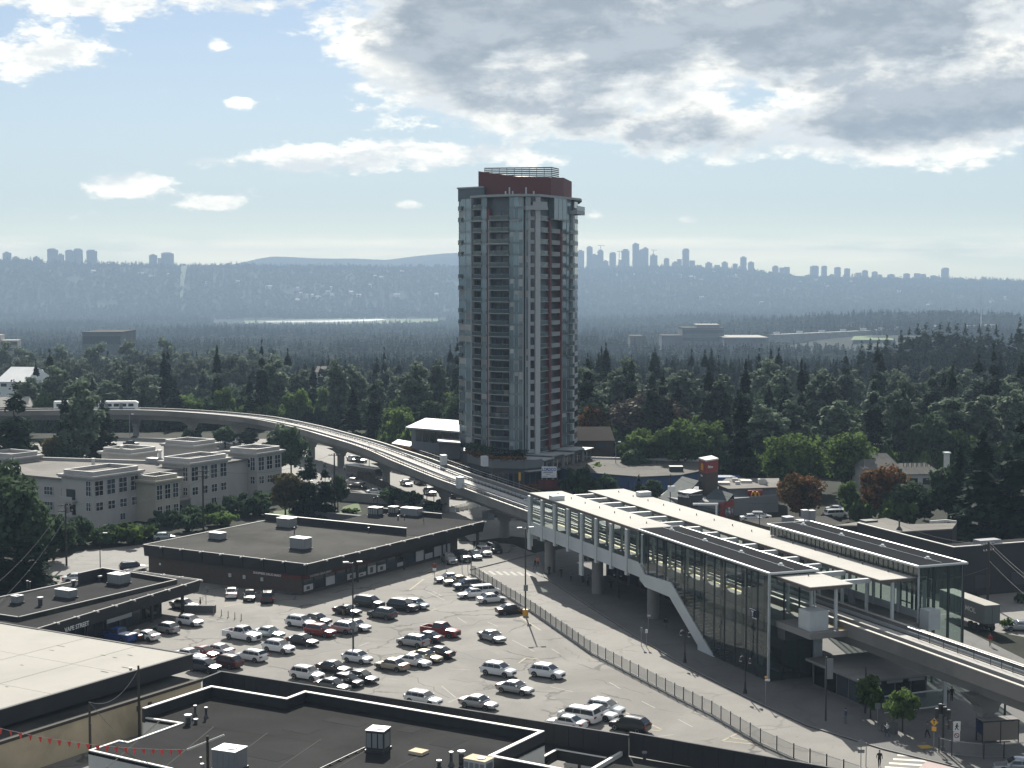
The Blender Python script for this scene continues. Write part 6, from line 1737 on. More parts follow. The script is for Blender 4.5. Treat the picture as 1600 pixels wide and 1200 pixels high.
# houses scattered on the far slope (pale roofs catching the sun)
HS = [(220, 428), (235, 433), (263, 430), (323, 444), (371, 442), (420, 449), (465, 452), (470, 461), (480, 463), (488, 464), (497, 466), (513, 457), (518, 452), (519, 462), (548, 458), (560, 464), (586, 433), (596, 435), (628, 426), (562, 464), (620, 463), (682, 461), (578, 447), (465, 470),
      (1080, 433), (1083, 434), (1096, 438), (1150, 432), (1028, 429), (1096, 466), (1190, 474), (1030, 493), (1055, 495), (1250, 442), (1330, 441), (1294, 449), (1470, 441), (1405, 456), (1450, 478), (1570, 466), (1545, 473), (1115, 426), (990, 430), (965, 431), (1062, 431), (1222, 437), (1275, 438), (1365, 440), (80, 425), (146, 425)]
PALER = mat('sunlit_roof', (.5, .5, .48), .4, spec=.5)
for i, (px, py) in enumerate(HS):
    lo_, hi_ = 2600.0, 9600.0            # march along the sight line to the ground
    d = ray(px, py); t_ = 2500.0 / d.y; hit = None
    while t_ * d.y < 9700:
        p = Vector((0, 0, CAM_H)) + d * t_
        if p.z < h1(p.x, p.y) + 10: hit = p; break
        t_ += 30 / d.y
    if hit is None: continue
    z = h1(hit.x, hit.y); s1 = rr.uniform(.8, 1.6) * (1.6 if i % 5 == 0 else 1)
    t = thing('hillside_house', 'tiny house with sunlit pale roof on the far wooded slope', 'house', (hit.x, hit.y, z), rr.uniform(-.5, .5), 'houses on the far wooded slope')
    q = MB(); q.box(-7 * s1, -5, -6, 7 * s1, 6, 15); part('wall', q, C['offwhite'], t)
    q = MB(); q.add([(-8 * s1, -6, 15), (8 * s1, -6, 15), (8 * s1, 7, 15), (-8 * s1, 7, 15), (-6 * s1, 1, 19), (6 * s1, 1, 19)], [(0, 1, 5, 4), (2, 3, 4, 5), (1, 2, 5), (3, 0, 4), (3, 2, 1, 0)]); part('roof', q, PALER, t)
CLEARS = []
# cleared strip running up the far slope
m = MB(); sv = []
for k in range(14):
    y = 6900 + k * 85
    for sg in (-1, 1): x = (284 + k * .45 - 800) / FPX * y + sg * (6 + k * .75); sv.append((x, y, h1(x, y) + 15.5 + k * .2))
m.add(sv, [(2 * k, 2 * k + 1, 2 * k + 3, 2 * k + 2) for k in range(13)])
structure('cleared_strip', m, mat('strip_grass', (.10, .125, .055), 1.0), 'pale green cleared strip running up the far slope')

# distant towers
TWR = mat('distant_tower', (.20, .21, .23), .7)
rt = [(12, 395, 11, 0), (26, 402, 9, 0), (42, 405, 11, 1), (58, 402, 9, 0), (83, 388, 14, 2), (96, 398, 9, 0), (110, 390, 12, 2), (123, 388, 12, 2), (144, 390, 14, 2), (240, 397, 11, 3), (262, 394, 17, 2), (252, 403, 8, 0)]
lt = [(907, 392, 11, 0), (921, 386, 9, 0), (929, 398, 9, 0), (938, 390, 9, 1), (946, 408, 9, 0), (957, 394, 10, 2), (977, 389, 12, 1), (970, 406, 8, 0), (993, 381, 10, 0), (1002, 391, 9, 0), (1008, 388, 9, 0), (1021, 399, 11, 0), (1041, 403, 8, 1), (1055, 410, 10, 0), (1061, 405, 7, 0), (1071, 388, 10, 2),
      (1081, 407, 8, 0), (1107, 411, 10, 0), (1132, 410, 9, 0), (1161, 402, 9, 0), (1173, 410, 9, 0), (1092, 414, 8, 0), (1120, 414, 8, 0), (1148, 412, 7, 0), (1211, 415, 9, 1), (1221, 418, 7, 0), (1229, 417, 8, 0), (1272, 415, 12, 2), (1287, 415, 8, 2), (1308, 417, 9, 2), (1323, 419, 8, 2), (1341, 426, 8, 0), (1351, 422, 8, 1), (1366, 424, 8, 1),
      (1374, 429, 6, 0), (1392, 428, 9, 1), (1416, 427, 9, 1), (1432, 427, 8, 0), (1441, 428, 8, 0), (1458, 430, 9, 1), (1476, 418, 10, 2), (718, 400, 6, 0), (1440, 431, 12, 0), (1300, 430, 9, 0)]
KT = {0: ('plain box topped', 0), 1: ('stepped roof', 1), 2: ('tapered crown', 2), 3: ('pyramid topped', 3)}
for i, (px, yt, w, kd) in enumerate(rt + lt):
    left_ = i < len(rt); y = (7900 if px < 300 else 9250) + (i * 53) % 160
    z0 = h1((px - 800) / FPX * y, y); W = w / FPX * y; Hh = ZA(yt, y) - z0
    where = 'skyline left of the residential tower' if left_ or px < 800 else 'skyline just right of the residential tower' if px < 1100 else 'middle of the right skyline' if px < 1260 else 'far right skyline'
    size = 'tall' if Hh > 125 else 'mid sized' if Hh > 75 else 'short'
    t = thing('distant_tower', '%s %s high rise on the %s' % (size, KT[kd][0], where), 'high rise', ((px - 800) / FPX * y, y, z0), 0, '%s %s high rises on the %s' % (size, KT[kd][0], where))
    q = MB(); q.box(-W / 2, 0, -10, W / 2, W * .8, Hh * (1 if kd == 0 else .93)); part('shaft', q, TWR, t)
    if kd == 1: q = MB(); q.box(-W * .3, W * .1, Hh * .93, W * .3, W * .6, Hh); part('roof_house', q, TWR, t)
    if kd == 2: q = MB(); q.add([(-W / 2, 0, Hh * .93), (W / 2, 0, Hh * .93), (W / 2, W * .8, Hh * .93), (-W / 2, W * .8, Hh * .93), (-W * .28, W * .2, Hh), (W * .28, W * .2, Hh), (W * .28, W * .6, Hh), (-W * .28, W * .6, Hh)], [(0, 1, 5, 4), (1, 2, 6, 5), (2, 3, 7, 6), (3, 0, 4, 7), (4, 5, 6, 7)]); part('crown', q, TWR, t)
    if kd == 3: q = MB(); q.add([(-W / 2, 0, Hh * .90), (W / 2, 0, Hh * .90), (W / 2, W * .8, Hh * .90), (-W / 2, W * .8, Hh * .90), (0, W * .4, Hh * 1.03)], [(0, 1, 4), (1, 2, 4), (2, 3, 4), (3, 0, 4)]); part('spire', q, TWR, t)
    if kd == 0 and w > 8: q = MB(); q.box(-W * .25, W * .2, Hh, W * .2, W * .6, Hh + 6); part('roof_house', q, TWR, t)
for px, yt in ((938, 383), (967, 392), (1020, 390)):
    y = 9300; z0 = h1((px - 800) / FPX * y, y); Hh = ZA(yt, y) - z0
    t = thing('tower_crane', 'thin hazy tower crane among the distant high rises', 'crane', ((px - 800) / FPX * y, y, z0), 0, 'cranes on the far skyline'); q = MB(); q.box(-1.5, 0, 0, 1.5, 3, Hh); part('mast', q, TWR, t); q = MB(); q.box(-14, 0, Hh - 4, 22, 2, Hh - 1.5); part('jib', q, TWR, t)

# ================================================================ cars
CW = {}


def loft(secs):
    """secs: list of (x, [(y,z)...] half profile from bottom to top centre); mirrored skin"""
    q = MB(); rows = []
    for x, hp in secs: rows.append([(x, -y, z) for y, z in hp] + [(x, y, z) for y, z in hp[::-1]])
    n = len(rows[0]); vs = [v for r in rows for v in r]; fs = []
    for i in range(len(rows) - 1):
        for j in range(n): fs.append((i * n + j, i * n + (j + 1) % n, (i + 1) * n + (j + 1) % n, (i + 1) * n + j))
    fs += [tuple(range(n - 1, -1, -1)), tuple(range((len(rows) - 1) * n, len(rows) * n))]
    return q.add(vs, fs)


#        L    hw   hood belt  roof  wr   ws0   rf    rr    rg0  deck
SPEC = dict(
    sedan=(4.75, .91, .80, .95, 1.46, .33, 1.05, .30, -.85, -1.65, 1.03),
    coupe=(4.6, .91, .78, .93, 1.36, .33, .95, .15, -.70, -1.85, 1.00),
    suv=(4.65, .93, .95, 1.06, 1.64, .36, 1.25, .38, -1.55, -2.16, 1.10),
    bigsuv=(5.0, .98, 1.04, 1.12, 1.76, .39, 1.35, .55, -1.85, -2.38, 1.16),
    hatch=(4.2, .89, .87, .98, 1.50, .33, 1.15, .30, -1.25, -1.95, 1.05),
    wagon=(4.7, .91, .85, .97, 1.50, .34, 1.10, .35, -1.75, -2.2, 1.05),
    van=(5.05, .99, 1.02, 1.10, 1.76, .34, 1.75, .95, -2.1, -2.42, 1.16),
    pickup=(5.8, 1.0, 1.12, 1.22, 1.92, .41, 1.15, .60, -.75, -.98, 1.24),
)


def car_meshes(tp):
    if tp in CW: return CW[tp]
    L, hw, hood, belt, roof, wr, ws0, rf, rr_, rg0, deck = SPEC[tp]; h = L / 2; r = {}
    zb = .24; pick = tp == 'pickup'
    def prof(w, top, edge, b=zb): return [(w * .80, b), (w * .97, b + .10), (w, (b + edge) * .55), (w * .985, edge - .08), (w * .90, edge), (w * .5, top), (0, top + .015)]
    front = [(h - .02, prof(hw * .72, hood - .20, hood - .22, .32)), (h - .14, prof(hw * .88, hood - .09, hood - .11, .26)), (h - .5, prof(hw * .97, hood - .015, hood - .04)), (ws0 + .1, prof(hw, hood + .09, hood + .03)), (ws0 - .25, prof(hw, belt + .0, belt - .02))]
    if pick: rear = [(rg0 + .05, prof(hw, belt, belt - .02))]
    else: rear = [(rg0 + .35, prof(hw, belt + .02, belt)), (rg0, prof(hw, deck, deck - .03)), (-h + .35, prof(hw * .97, deck - .01, deck - .05)), (-h + .10, prof(hw * .90, deck - .05, deck - .10, .30)), (-h + .02, prof(hw * .80, deck - .22, deck - .25, .36))]
    r['body'] = loft((front + rear)[::-1]).mesh('body')
    # cabin
    def cab(w, zt, base): return [(w, base - .04), (w * .985, base), (w * .90, base + (zt - base) * .55), (w * .80, zt - .05), (w * .72, zt), (0, zt + .03)]
    bw = hw * .93; bz = belt - .02
    r['cabin'] = loft([(rg0 - .02, cab(bw, bz + .06, bz)), (rr_, cab(bw * .99, roof - .02, bz)), ((rr_ + rf) / 2, cab(bw, roof + .015, bz)), (rf, cab(bw * .99, roof, bz)), (ws0 + .05, cab(bw, bz + .06, bz))]).mesh('cabin')
    def at(x0, z0, x1, z1, t): return x0 + (x1 - x0) * t, z0 + (z1 - z0) * t
    # glass, slightly proud of the cabin skin
    g = MB(); e = .018
    xa, za = at(ws0, bz + .10, rf, roof, .10); xb, zc = at(ws0, bz + .10, rf, roof, .92)
    g.quad((xa + e, -bw * .88, za + e), (xa + e, bw * .88, za + e), (xb + e, bw * .70, zc + e), (xb + e, -bw * .70, zc + e)); r['windscreen'] = g.mesh('windscreen')
    g = MB(); xa, za = at(rg0, bz + .10, rr_, roof, .14); xb, zc = at(rg0, bz + .10, rr_, roof, .90)
    g.quad((xa - e, bw * .85, za + e), (xa - e, -bw * .85, za + e), (xb - e, -bw * .69, zc + e), (xb - e, bw * .69, zc + e)); r['rear_window'] = g.mesh('rear_window')
    zl, zh = bz + .07, roof - .13; fl_ = (zl - bz) / (roof - bz); fh = (zh - bz) / (roof - bz)
    def sw(f): return bw * (.985 - (.985 - .90) * min(f, .55) / .55) if f < .55 else bw * (.90 - (.90 - .80) * (f - .55) / .45)
    x_f0, x_f1 = ws0 - (ws0 - rf) * (fl_ + .10), ws0 - (ws0 - rf) * (fh + .06)
    x_r0, x_r1 = rg0 + (rr_ - rg0) * (fl_ + .12), rg0 + (rr_ - rg0) * (fh + .02)
    mid = rf - .62 if not pick else (rf + rr_) / 2
    cuts_ = [(x_f0, x_f1, mid + .018, mid + .018)]
    if tp in ('suv', 'bigsuv', 'van', 'wagon'):
        m2 = mid - .95; cuts_ += [(mid - .018, mid - .018, m2 + .02, m2 + .02), (m2 - .02, m2 - .02, x_r0 + .08, x_r1 + .08)]
    else: cuts_ += [(mid - .018, mid - .018, x_r0 + .10, x_r1 + .10)]
    r['side'] = []
    for sg in (-1, 1):
        for a0, a1, b0, b1 in cuts_:
            g = MB(); p = [(a0, sg * (sw(fl_) + e), zl), (a1, sg * (sw(fh) + e), zh), (b1, sg * (sw(fh) + e), zh), (b0, sg * (sw(fl_) + e), zl)]
            g.quad(*(p if sg < 0 else p[::-1])); r['side'].append(g.mesh('side_window'))
    # wheels
    wb0, wb1 = h - .92, -h + (.95 if not pick else 1.25)
    def wheel():
        q = MB()
        for k in range(2): pass
        n = 14; c = [(math.cos(2 * math.pi * i / n), math.sin(2 * math.pi * i / n)) for i in range(n)]
        q.add([(wr * a, -.11, wr * b) for a, b in c] + [(wr * a, .11, wr * b) for a, b in c], [tuple(range(n)), tuple(range(2 * n - 1, n - 1, -1))] + [((i + 1) % n, i, n + i, n + (i + 1) % n) for i in range(n)]); return q
    r['tyre'] = setmat(wheel().mesh('wheel'), C['tyre'])
    q = MB(); n = 10; c = [(math.cos(2 * math.pi * i / n), math.sin(2 * math.pi * i / n)) for i in range(n)]
    q.add([(wr * .62 * a, -.118, wr * .62 * b) for a, b in c] + [(wr * .3 * a, -.10, wr * .3 * b) for a, b in c], [((i + 1) % n, i, n + i, n + (i + 1) % n) for i in range(n)] + [tuple(range(n, 2 * n))]); r['rim'] = setmat(q.mesh('rim'), C['rim'])
    q = MB(); n = 12; c = [(math.cos(math.pi * i / (n - 1)), math.sin(math.pi * i / (n - 1))) for i in range(n)]
    q.add([((wr + .07) * a, -.012, (wr + .07) * b) for a, b in c] + [((wr + .07) * a, .1, (wr + .07) * b) for a, b in c], [tuple(range(n))] + [(i + 1, i, n + i, n + i + 1) for i in range(n - 1)]); r['arch'] = setmat(q.mesh('wheel_arch'), C['black'])
    r['wheels'] = [(x, sg) for x in (wb0, wb1) for sg in (-1, 1)]
    q = MB(); q.add([(h - .10, .45, hood - .30), (h - .30, .86 * hw, hood - .26), (h - .34, .90 * hw, hood - .12), (h - .13, .50, hood - .15), (h - .4, .45, hood - .3), (h - .4, .45, hood - .15)], [(0, 1, 2, 3), (3, 2, 5), (0, 4, 1)]); r['hl'] = setmat(q.mesh('headlight'), C['lamp'])
    td = deck if not pick else belt
    q = MB(); q.box(-h + .02, .50 * hw, td - .32, -h + .30, .965 * hw, td - .12); r['tl'] = setmat(q.mesh('tail_light'), C['tail'])
    q = MB(); q.box(h - .12, -.42, .42, h - .015, .42, hood - .24); r['grille'] = setmat(q.mesh('grille'), C['black'])
    q = MB(); q.box(h - .10, -.26, .30, h + .005, .26, .42); r['plate'] = setmat(q.mesh('number_plate'), C['white'])
    q = MB(); q.box(ws0 - .42, hw * .94, bz + .05, ws0 - .25, hw * 1.10, bz + .22); r['mirror'] = q.mesh('mirror')
    if pick:
        q = MB(); x0 = -h + .02
        q.box(x0, -hw, .38, rg0 + .06, -hw + .10, belt); q.box(x0, hw - .10, .38, rg0 + .06, hw, belt); q.box(x0, -hw + .1, .38, x0 + .09, hw - .1, belt); q.box(x0 + .09, -hw + .1, .5, rg0 + .06, hw - .1, .78); r['bed'] = q.mesh('cargo_bed')
    CW[tp] = r; return r


def paint(name, col, metal=0.0, rough=.28): return mat('paint_' + name, col, rough, metal, coat=.6, spec=.5)


PAINT = dict(white=paint('white', (.70, .71, .71)), silver=paint('silver', (.36, .37, .38), .6, .32), grey=paint('grey', (.085, .09, .095), .4), black=paint('black', (.010, .011, .012)), dark=paint('dark', (.028, .031, .036), .3),
             red=paint('red', (.22, .016, .016)), maroon=paint('maroon', (.055, .010, .013)), blue=paint('blue', (.02, .065, .25)), navy=paint('navy', (.022, .034, .06), .3), green=paint('green', (.018, .030, .027), .3),
             beige=paint('beige', (.38, .34, .26), .4, .35), gold=paint('gold', (.28, .24, .16), .5, .35), ice=paint('ice', (.36, .43, .46), .4))
paint_tree = {}
TOPBLK = set()


def car(tp, col, px, py, ang, label, name='parked_car', group='cars in the parking lot', zc=.75, loc=None, cat='car', z=0.0):
    """px,py: middle of the car body in the photograph"""
    key = (tp, col)
    if loc is None: p = P(px, py, z + zc); loc = (p.x, p.y, z)
    if key in paint_tree:
        t = copy_tree(paint_tree[key]); t.location = loc; t.rotation_euler = (0, 0, ang); t['label'] = label; t['category'] = cat
        if group: t['group'] = group
        t.name = name; return t
    r = car_meshes(tp); pm_ = PAINT[col]
    t = thing(name, label, cat, loc, ang, group)
    def pm2(me): return setmat(me.copy(), pm_)
    b = part('body', pm2(r['body']), None, t); part('cabin', pm2(r['cabin']), None, t)
    gm = lambda me: setmat(me, C['cglass'])
    part('windscreen', gm(r['windscreen']), None, t); part('rear_window', gm(r['rear_window']), None, t)
    for me in r['side']: part('side_window', gm(me), None, t)
    hw = SPEC[tp][1]; wr = SPEC[tp][5]
    for x, sg in r['wheels']:
        w = part('wheel', r['tyre'], None, t, (x, sg * (hw - .10), wr), 0 if sg < 0 else math.pi); part('rim', r['rim'], None, w)
        part('wheel_arch', r['arch'], None, t, (x, sg * (hw - .005), wr), 0 if sg < 0 else math.pi)
    for sg in (1, -1):
        a = part('headlight', r['hl'], None, t); a.scale = (1, sg, 1)
        a = part('tail_light', r['tl'], None, t); a.scale = (1, sg, 1)
        a = part('mirror', pm2(r['mirror']), None, t); a.scale = (1, sg, 1)
    part('grille', r['grille'], None, b); part('number_plate', r['plate'], None, b)
    if 'bed' in r: part('cargo_bed', pm2(r['bed']), None, t)
    if tp in ('suv', 'bigsuv', 'wagon'):
        for sg in (-1, 1):
            q = MB(); q.tube([(SPEC[tp][7] - .1, sg * hw * .66, SPEC[tp][4] + .05), (SPEC[tp][8] + .1, sg * hw * .66, SPEC[tp][4] + .05)], .025, 5); part('roof_rail', q, C['steel'], t)
    paint_tree[key] = t; return t


fu, bu = U_ANG, U_ANG + math.pi
ft, bt = S_ANG + math.pi / 2, S_ANG - math.pi / 2
CARS = [
    ('pickup', 'blue', 184, 993, bu, 'blue pickup with white bed cover in front of the left shop row'),
    ('sedan', 'dark', 205, 991, bu, 'dark car squeezed between blue pickup and white coupe'),
    ('coupe', 'white', 227, 991, bu, 'white coupe beside the blue pickup, tail outwards'),
    ('hatch', 'silver', 259, 980, bu, 'silver hatchback parked tail out before the left shop row'),
    ('hatch', 'white', 297, 969, fu, 'white hatchback at the end post of the left shop row'),
    ('sedan', 'silver', 288, 943, fu, 'silver sedan half hidden behind the left shop row end'),
    ('sedan', 'white', 362, 925, R(98), 'white sedan nose to the shaded drug store wall'),
    ('sedan', 'black', 390, 929, R(-82), 'black sedan, middle of three at the shaded drug store wall'),
    ('suv', 'dark', 418, 932, R(97), 'dark suv with glaring roof at the drug store wall'),
    ('pickup', 'white', 379, 991, fu, 'white crew cab pickup in the left part of the lot'),
    ('sedan', 'ice', 421, 987, fu, 'pale blue sedan tucked behind the white pickup nose'),
    ('suv', 'white', 436, 1010, fu, 'white compact suv just in front of the pale blue sedan'),
    ('wagon', 'white', 392, 1023, bu, 'white wagon parked tail to the middle aisle'),
    ('sedan', 'white', 340, 1014, bu, 'white sedan parked beside the bright red sedan'),
    ('sedan', 'red', 318, 1018, fu, 'bright red sedan near the white roofed building'),
    ('sedan', 'white', 297, 1022, fu, 'white sedan half hidden by the white roof corner'),
    ('suv', 'navy', 320, 1040, fu, 'navy blue suv close to the cream building'),
    ('suv', 'maroon', 353, 1033, bu, 'very dark maroon suv next to the navy suv'),
    ('suv', 'white', 470, 971, fu, 'white suv at the far end of the middle row'),
    ('sedan', 'green', 495, 966, fu, 'dark green sedan behind the far middle row'),
    ('suv', 'red', 501, 985, fu, 'dark red suv in the middle row'),
    ('sedan', 'black', 473, 999, fu, 'black sedan in front of the dark red suv'),
    ('suv', 'silver', 534, 980, bu, 'silver suv showing its tail beside the red suv'),
    ('sedan', 'white', 556, 976, fu, 'white sedan partly behind the silver suv and lamp pole'),
    ('coupe', 'black', 543, 952, fu, 'black coupe with a person standing at its door'),
    ('bigsuv', 'black', 577, 941, fu, 'large black suv near the drug store front'),
    ('suv', 'grey', 597, 958, bu, 'charcoal crossover parked tail out near the black suvs'),
    ('bigsuv', 'dark', 630, 946, fu, 'large dark suv in front of the pale blue hatchback'),
    ('hatch', 'ice', 650, 943, fu, 'pale blue hatchback behind the large dark suv'),
    ('hatch', 'white', 559, 1026, fu, 'small white suv at the foot of the lot lamp pole'),
    ('sedan', 'black', 521, 1041, fu, 'black sedan behind the near white suv'),
    ('suv', 'white', 480, 1052, fu, 'white suv at the left end of the near row'),
    ('sedan', 'dark', 564, 1056, fu, 'dark sedan at the right end of the near dark group'),
    ('hatch', 'black', 543, 1062, fu, 'black hatchback in the middle of the near dark group'),
    ('sedan', 'grey', 520, 1069, fu, 'grey sedan almost hidden behind the tar roof parapet'),
    ('sedan', 'beige', 612, 1037, bu, 'old beige sedan showing its tail by the central aisle'),
    ('sedan', 'white', 647, 1031, fu, 'white sedan between the two beige sedans'),
    ('sedan', 'gold', 665, 1024, fu, 'gold sedan between white and dark sedans'),
    ('sedan', 'dark', 684, 1018, bu, 'dark sedan at the far end of the beige group'),
    ('suv', 'silver', 645, 1001, bu, 'old silver suv behind the gold sedan'),
    ('sedan', 'navy', 667, 994, bu, 'navy sedan between the silver suv and red pickup'),
    ('pickup', 'red', 689, 985, fu, 'dark red pickup alone in the central bays'),
    ('sedan', 'silver', 769, 993, R(-52), 'silver sedan driving down the central aisle'),
    ('suv', 'white', 779, 1046, fu, 'white suv, left one of a matching pair in the near bays'),
    ('suv', 'white', 855, 1049, fu, 'white suv, right one of a matching pair in the near bays'),
    ('sedan', 'silver', 805, 1073, fu, 'long silver sedan between the white suv pair'),
    ('sedan', 'silver', 748, 1096, fu, 'silver sedan near the tar roof parapet centre'),
    ('wagon', 'white', 662, 1090, fu, 'white people carrier cut off by the parapet'),
    ('sedan', 'white', 885, 1127, bu, 'white sedan cut off by the parapet beside the van'),
    ('van', 'white', 905, 1117, bu, 'white minivan with its tail towards the fence'),
    ('sedan', 'white', 934, 1112, fu, 'white sedan squeezed between minivan and white suv'),
    ('suv', 'white', 946, 1105, fu, 'white suv on the far side of the white minivan'),
    ('suv', 'black', 984, 1131, bu, 'glossy black suv nearest the parapet and fence'),
    ('sedan', 'silver', 701, 902, bt, 'silver sedan at the head of the fence row'),
    ('sedan', 'gold', 715, 906, bt, 'gold sedan, second in the fence row'),
    ('suv', 'navy', 730, 913, bt, 'navy suv, third in the fence row'),
    ('sedan', 'white', 738, 926, bt, 'white sedan nosing out beside the white minivan at the fence'),
    ('van', 'white', 757, 923, ft, 'white minivan facing the fence'),
    ('sedan', 'white', 768, 934, ft, 'white sedan facing the fence behind the minivan'),
    ('sedan', 'dark', 799, 951, ft, 'dark sedan facing the lamp pole at the fence'),
    ('suv', 'silver', 702, 873, R(-70), 'silver suv at the end of the drug store, leftmost of the short row'),
    ('pickup', 'dark', 722, 869, R(-70), 'dark pickup in the short row at the drug store end'),
    ('sedan', 'ice', 741, 866, R(-70), 'pale blue sedan in the short row at the drug store end'),
    ('suv', 'white', 756, 861, R(-68), 'white suv in the short row at the drug store end'),
    ('suv', 'dark', 772, 856, R(-68), 'dark suv in the shade at the end of the short row'),
]
for a in CARS: car(*a)
STREET = [
    ('hatch', 'ice', 257, 838, R(10), 'pale blue hatchback parked behind the drug store by the shrubs', 'parked_car'),
    ('wagon', 'dark', 208, 884, R(20), 'dark wagon on the side road behind the shop row', 'parked_car'),
    ('sedan', 'black', 560, 759, R(-20), 'black sedan parked by the hedge under the guideway', 'parked_car'),
    ('pickup', 'silver', 552, 754, R(-20), 'silver pickup parked behind the black sedan under the guideway', 'parked_car'),
    ('sedan', 'white', 588, 768, R(-15), 'white sedan in the shade beside the guideway pier', 'parked_car'),
    ('sedan', 'silver', 635, 754, R(-65), 'silver sedan glinting on the street under the guideway', 'moving_car'),
    ('suv', 'silver', 672, 768, R(-65), 'silver suv on the street by the signal post', 'moving_car'),
    ('suv', 'dark', 717, 774, R(160), 'dark suv under the guideway beside the track cabinet', 'moving_car'),
    ('suv', 'dark', 564, 718, R(-60), 'dark suv following behind the bus', 'moving_car'),
    ('sedan', 'white', 551, 716, R(-60), 'white sedan far up the street beyond the bus', 'moving_car'),
    ('suv', 'white', 547, 731, R(-60), 'white suv half hidden by the guideway pier near the bus', 'moving_car'),
    ('suv', 'dark', 656, 752, R(115), 'dark suv passing behind the guideway pier', 'moving_car'),
    ('sedan', 'white', 1174, 808, R(5), 'white sedan, left of two before the restaurant', 'parked_car'),
    ('suv', 'white', 1188, 806, R(-10), 'white suv, right of two before the restaurant', 'parked_car'),
    ('pickup', 'dark', 1292, 812, R(200), 'dark pickup beside the vented roof building', 'parked_car'),
    ('van', 'white', 1306, 803, R(15), 'white van among the trees behind the station', 'parked_car'),
    ('sedan', 'white', 1308, 795, R(-30), 'white sedan behind the white van among the trees', 'parked_car'),
    ('sedan', 'silver', 1594, 977, R(175), 'silver sedan cut by the right picture edge', 'parked_car'),
    ('sedan', 'silver', 1590, 1195, R(170), 'silver sedan entering at the bottom right corner', 'moving_car'),
    ('van', 'white', 922, 1199, R(-30), 'white van glimpsed in the canopy opening', 'parked_car'),
    ('sedan', 'white', 120, 902, R(15), 'white sedan on the side road near the left hedge', 'parked_car'),
    ('sedan', 'dark', 205, 692, R(10), 'dark sedan under the far guideway on the left', 'moving_car'),
    ('suv', 'white', 360, 690, R(-12), 'white suv on the far street behind the apartments', 'moving_car'),
]
for tp, col, px, py, an, lb, nm in STREET: car(tp, col, px, py, an, lb, nm, 'cars on the streets and yards around')
q = MB(); p = P(194, 999, 1.25)
t0 = bpy.data.objects['parked_car'] if 'parked_car' in bpy.data.objects else None
bc = MB(); bc.box(-2.75, -.92, 1.22, -.98, .92, 1.30)
for o_ in COL.objects:
    if o_.get('label', '').startswith('blue pickup'): part('bed_cover', bc, C['white'], o_)

# bus, container trailer
def bus(px, py, ang):
    p = P(px, py, 1.5); t = thing('city_bus', 'dark grey city bus with pale roof on the street under the guideway', 'bus', (p.x, p.y, 0), ang)
    q = MB(); q.box(-6, -1.27, .32, 6, 1.27, 2.85); part('body', q, PAINT['grey'], t); q = MB(); q.box(-5.9, -1.2, 2.85, 5.9, 1.2, 3.05); q.box(-4.8, -.8, 3.05, -1, .8, 3.25); part('roof', q, C['white'], t)
    for sg in (-1, 1):
        for k in range(7):
            q = MB(); y = sg * 1.275; q.box(-5.5 + k * 1.55, min(y, y + sg * .02), 1.35, -4.1 + k * 1.55, max(y, y + sg * .02), 2.45); part('window', q, C['cglass'], t)
    q = MB(); q.box(6.0, -1.12, 1.15, 6.02, 1.12, 2.55); part('windscreen', q, C['cglass'], t)
    q = MB(); q.box(6.0, -.8, 2.58, 6.03, .8, 2.8); part('route_board', q, C['black'], t)
    for x in (4.0, -3.3):
        for sg in (-1, 1):
            w = part('wheel', setmat(MB().add(*_whl(.48)).mesh('wheel'), C['tyre']), None, t, (x, sg * 1.2, .48)); 
    for sg in (-1, 1): q = MB(); q.box(6.0, sg * .95 - .15, .6, 6.03, sg * .95 + .15, .8); part('headlight', q, C['lamp'], t)
def _whl(wr, w=.14):
    n = 14; c = [(math.cos(2 * math.pi * i / n), math.sin(2 * math.pi * i / n)) for i in range(n)]
    return ([(wr * a, -w, wr * b) for a, b in c] + [(wr * a, w, wr * b) for a, b in c], [tuple(range(n)), tuple(range(2 * n - 1, n - 1, -1))] + [((i + 1) % n, i, n + i, n + (i + 1) % n) for i in range(n)])
bus(569, 738, R(-48))
ta = S_ANG + R(-6); p = P(1535, 988)
ct = thing('container_trailer', 'dark grey freight container on a road trailer in the right yard', 'trailer', PY(1531, 224, 0), ta)
CT = mat('container_steel', (.12, .135, .135), .6, var=.1)
q = MB(); q.box(-9, -1.22, 1.35, 3.1, 1.22, 3.95); part('container', q, CT, ct)
q = MB(); q.box(-9, -1.2, 3.95, 3.08, 1.2, 3.99); part('roof', q, C['roofw'], ct)
for k in range(28):
    q = MB(); q.box(-8.8 + k * .42, -1.26, 1.5, -8.62 + k * .42, -1.22, 3.85); part('rib', q, CT, ct)
for sg in (-1, 1):
    q = MB(); q.box(3.1, sg * .62 - .58, 1.45, 3.14, sg * .62 + .58, 3.85); part('door', q, CT, ct)
q = MB(); q.box(-9, -.5, .95, 3, .5, 1.35); part('chassis', q, C['dark'], ct)
for x in (1.6, .3, -.9):
    for sg in (-1, 1): part('wheel', setmat(MB().add(*_whl(.5, .2)).mesh('wheel'), C['tyre']), None, ct, (x, sg * .95, .5))
text('container_lettering', 'MOL', 1.0, C['offwhite'], ct, (-1.9, -1.28, 2.45), (math.pi / 2, 0, 0), .01, sx=1.35)

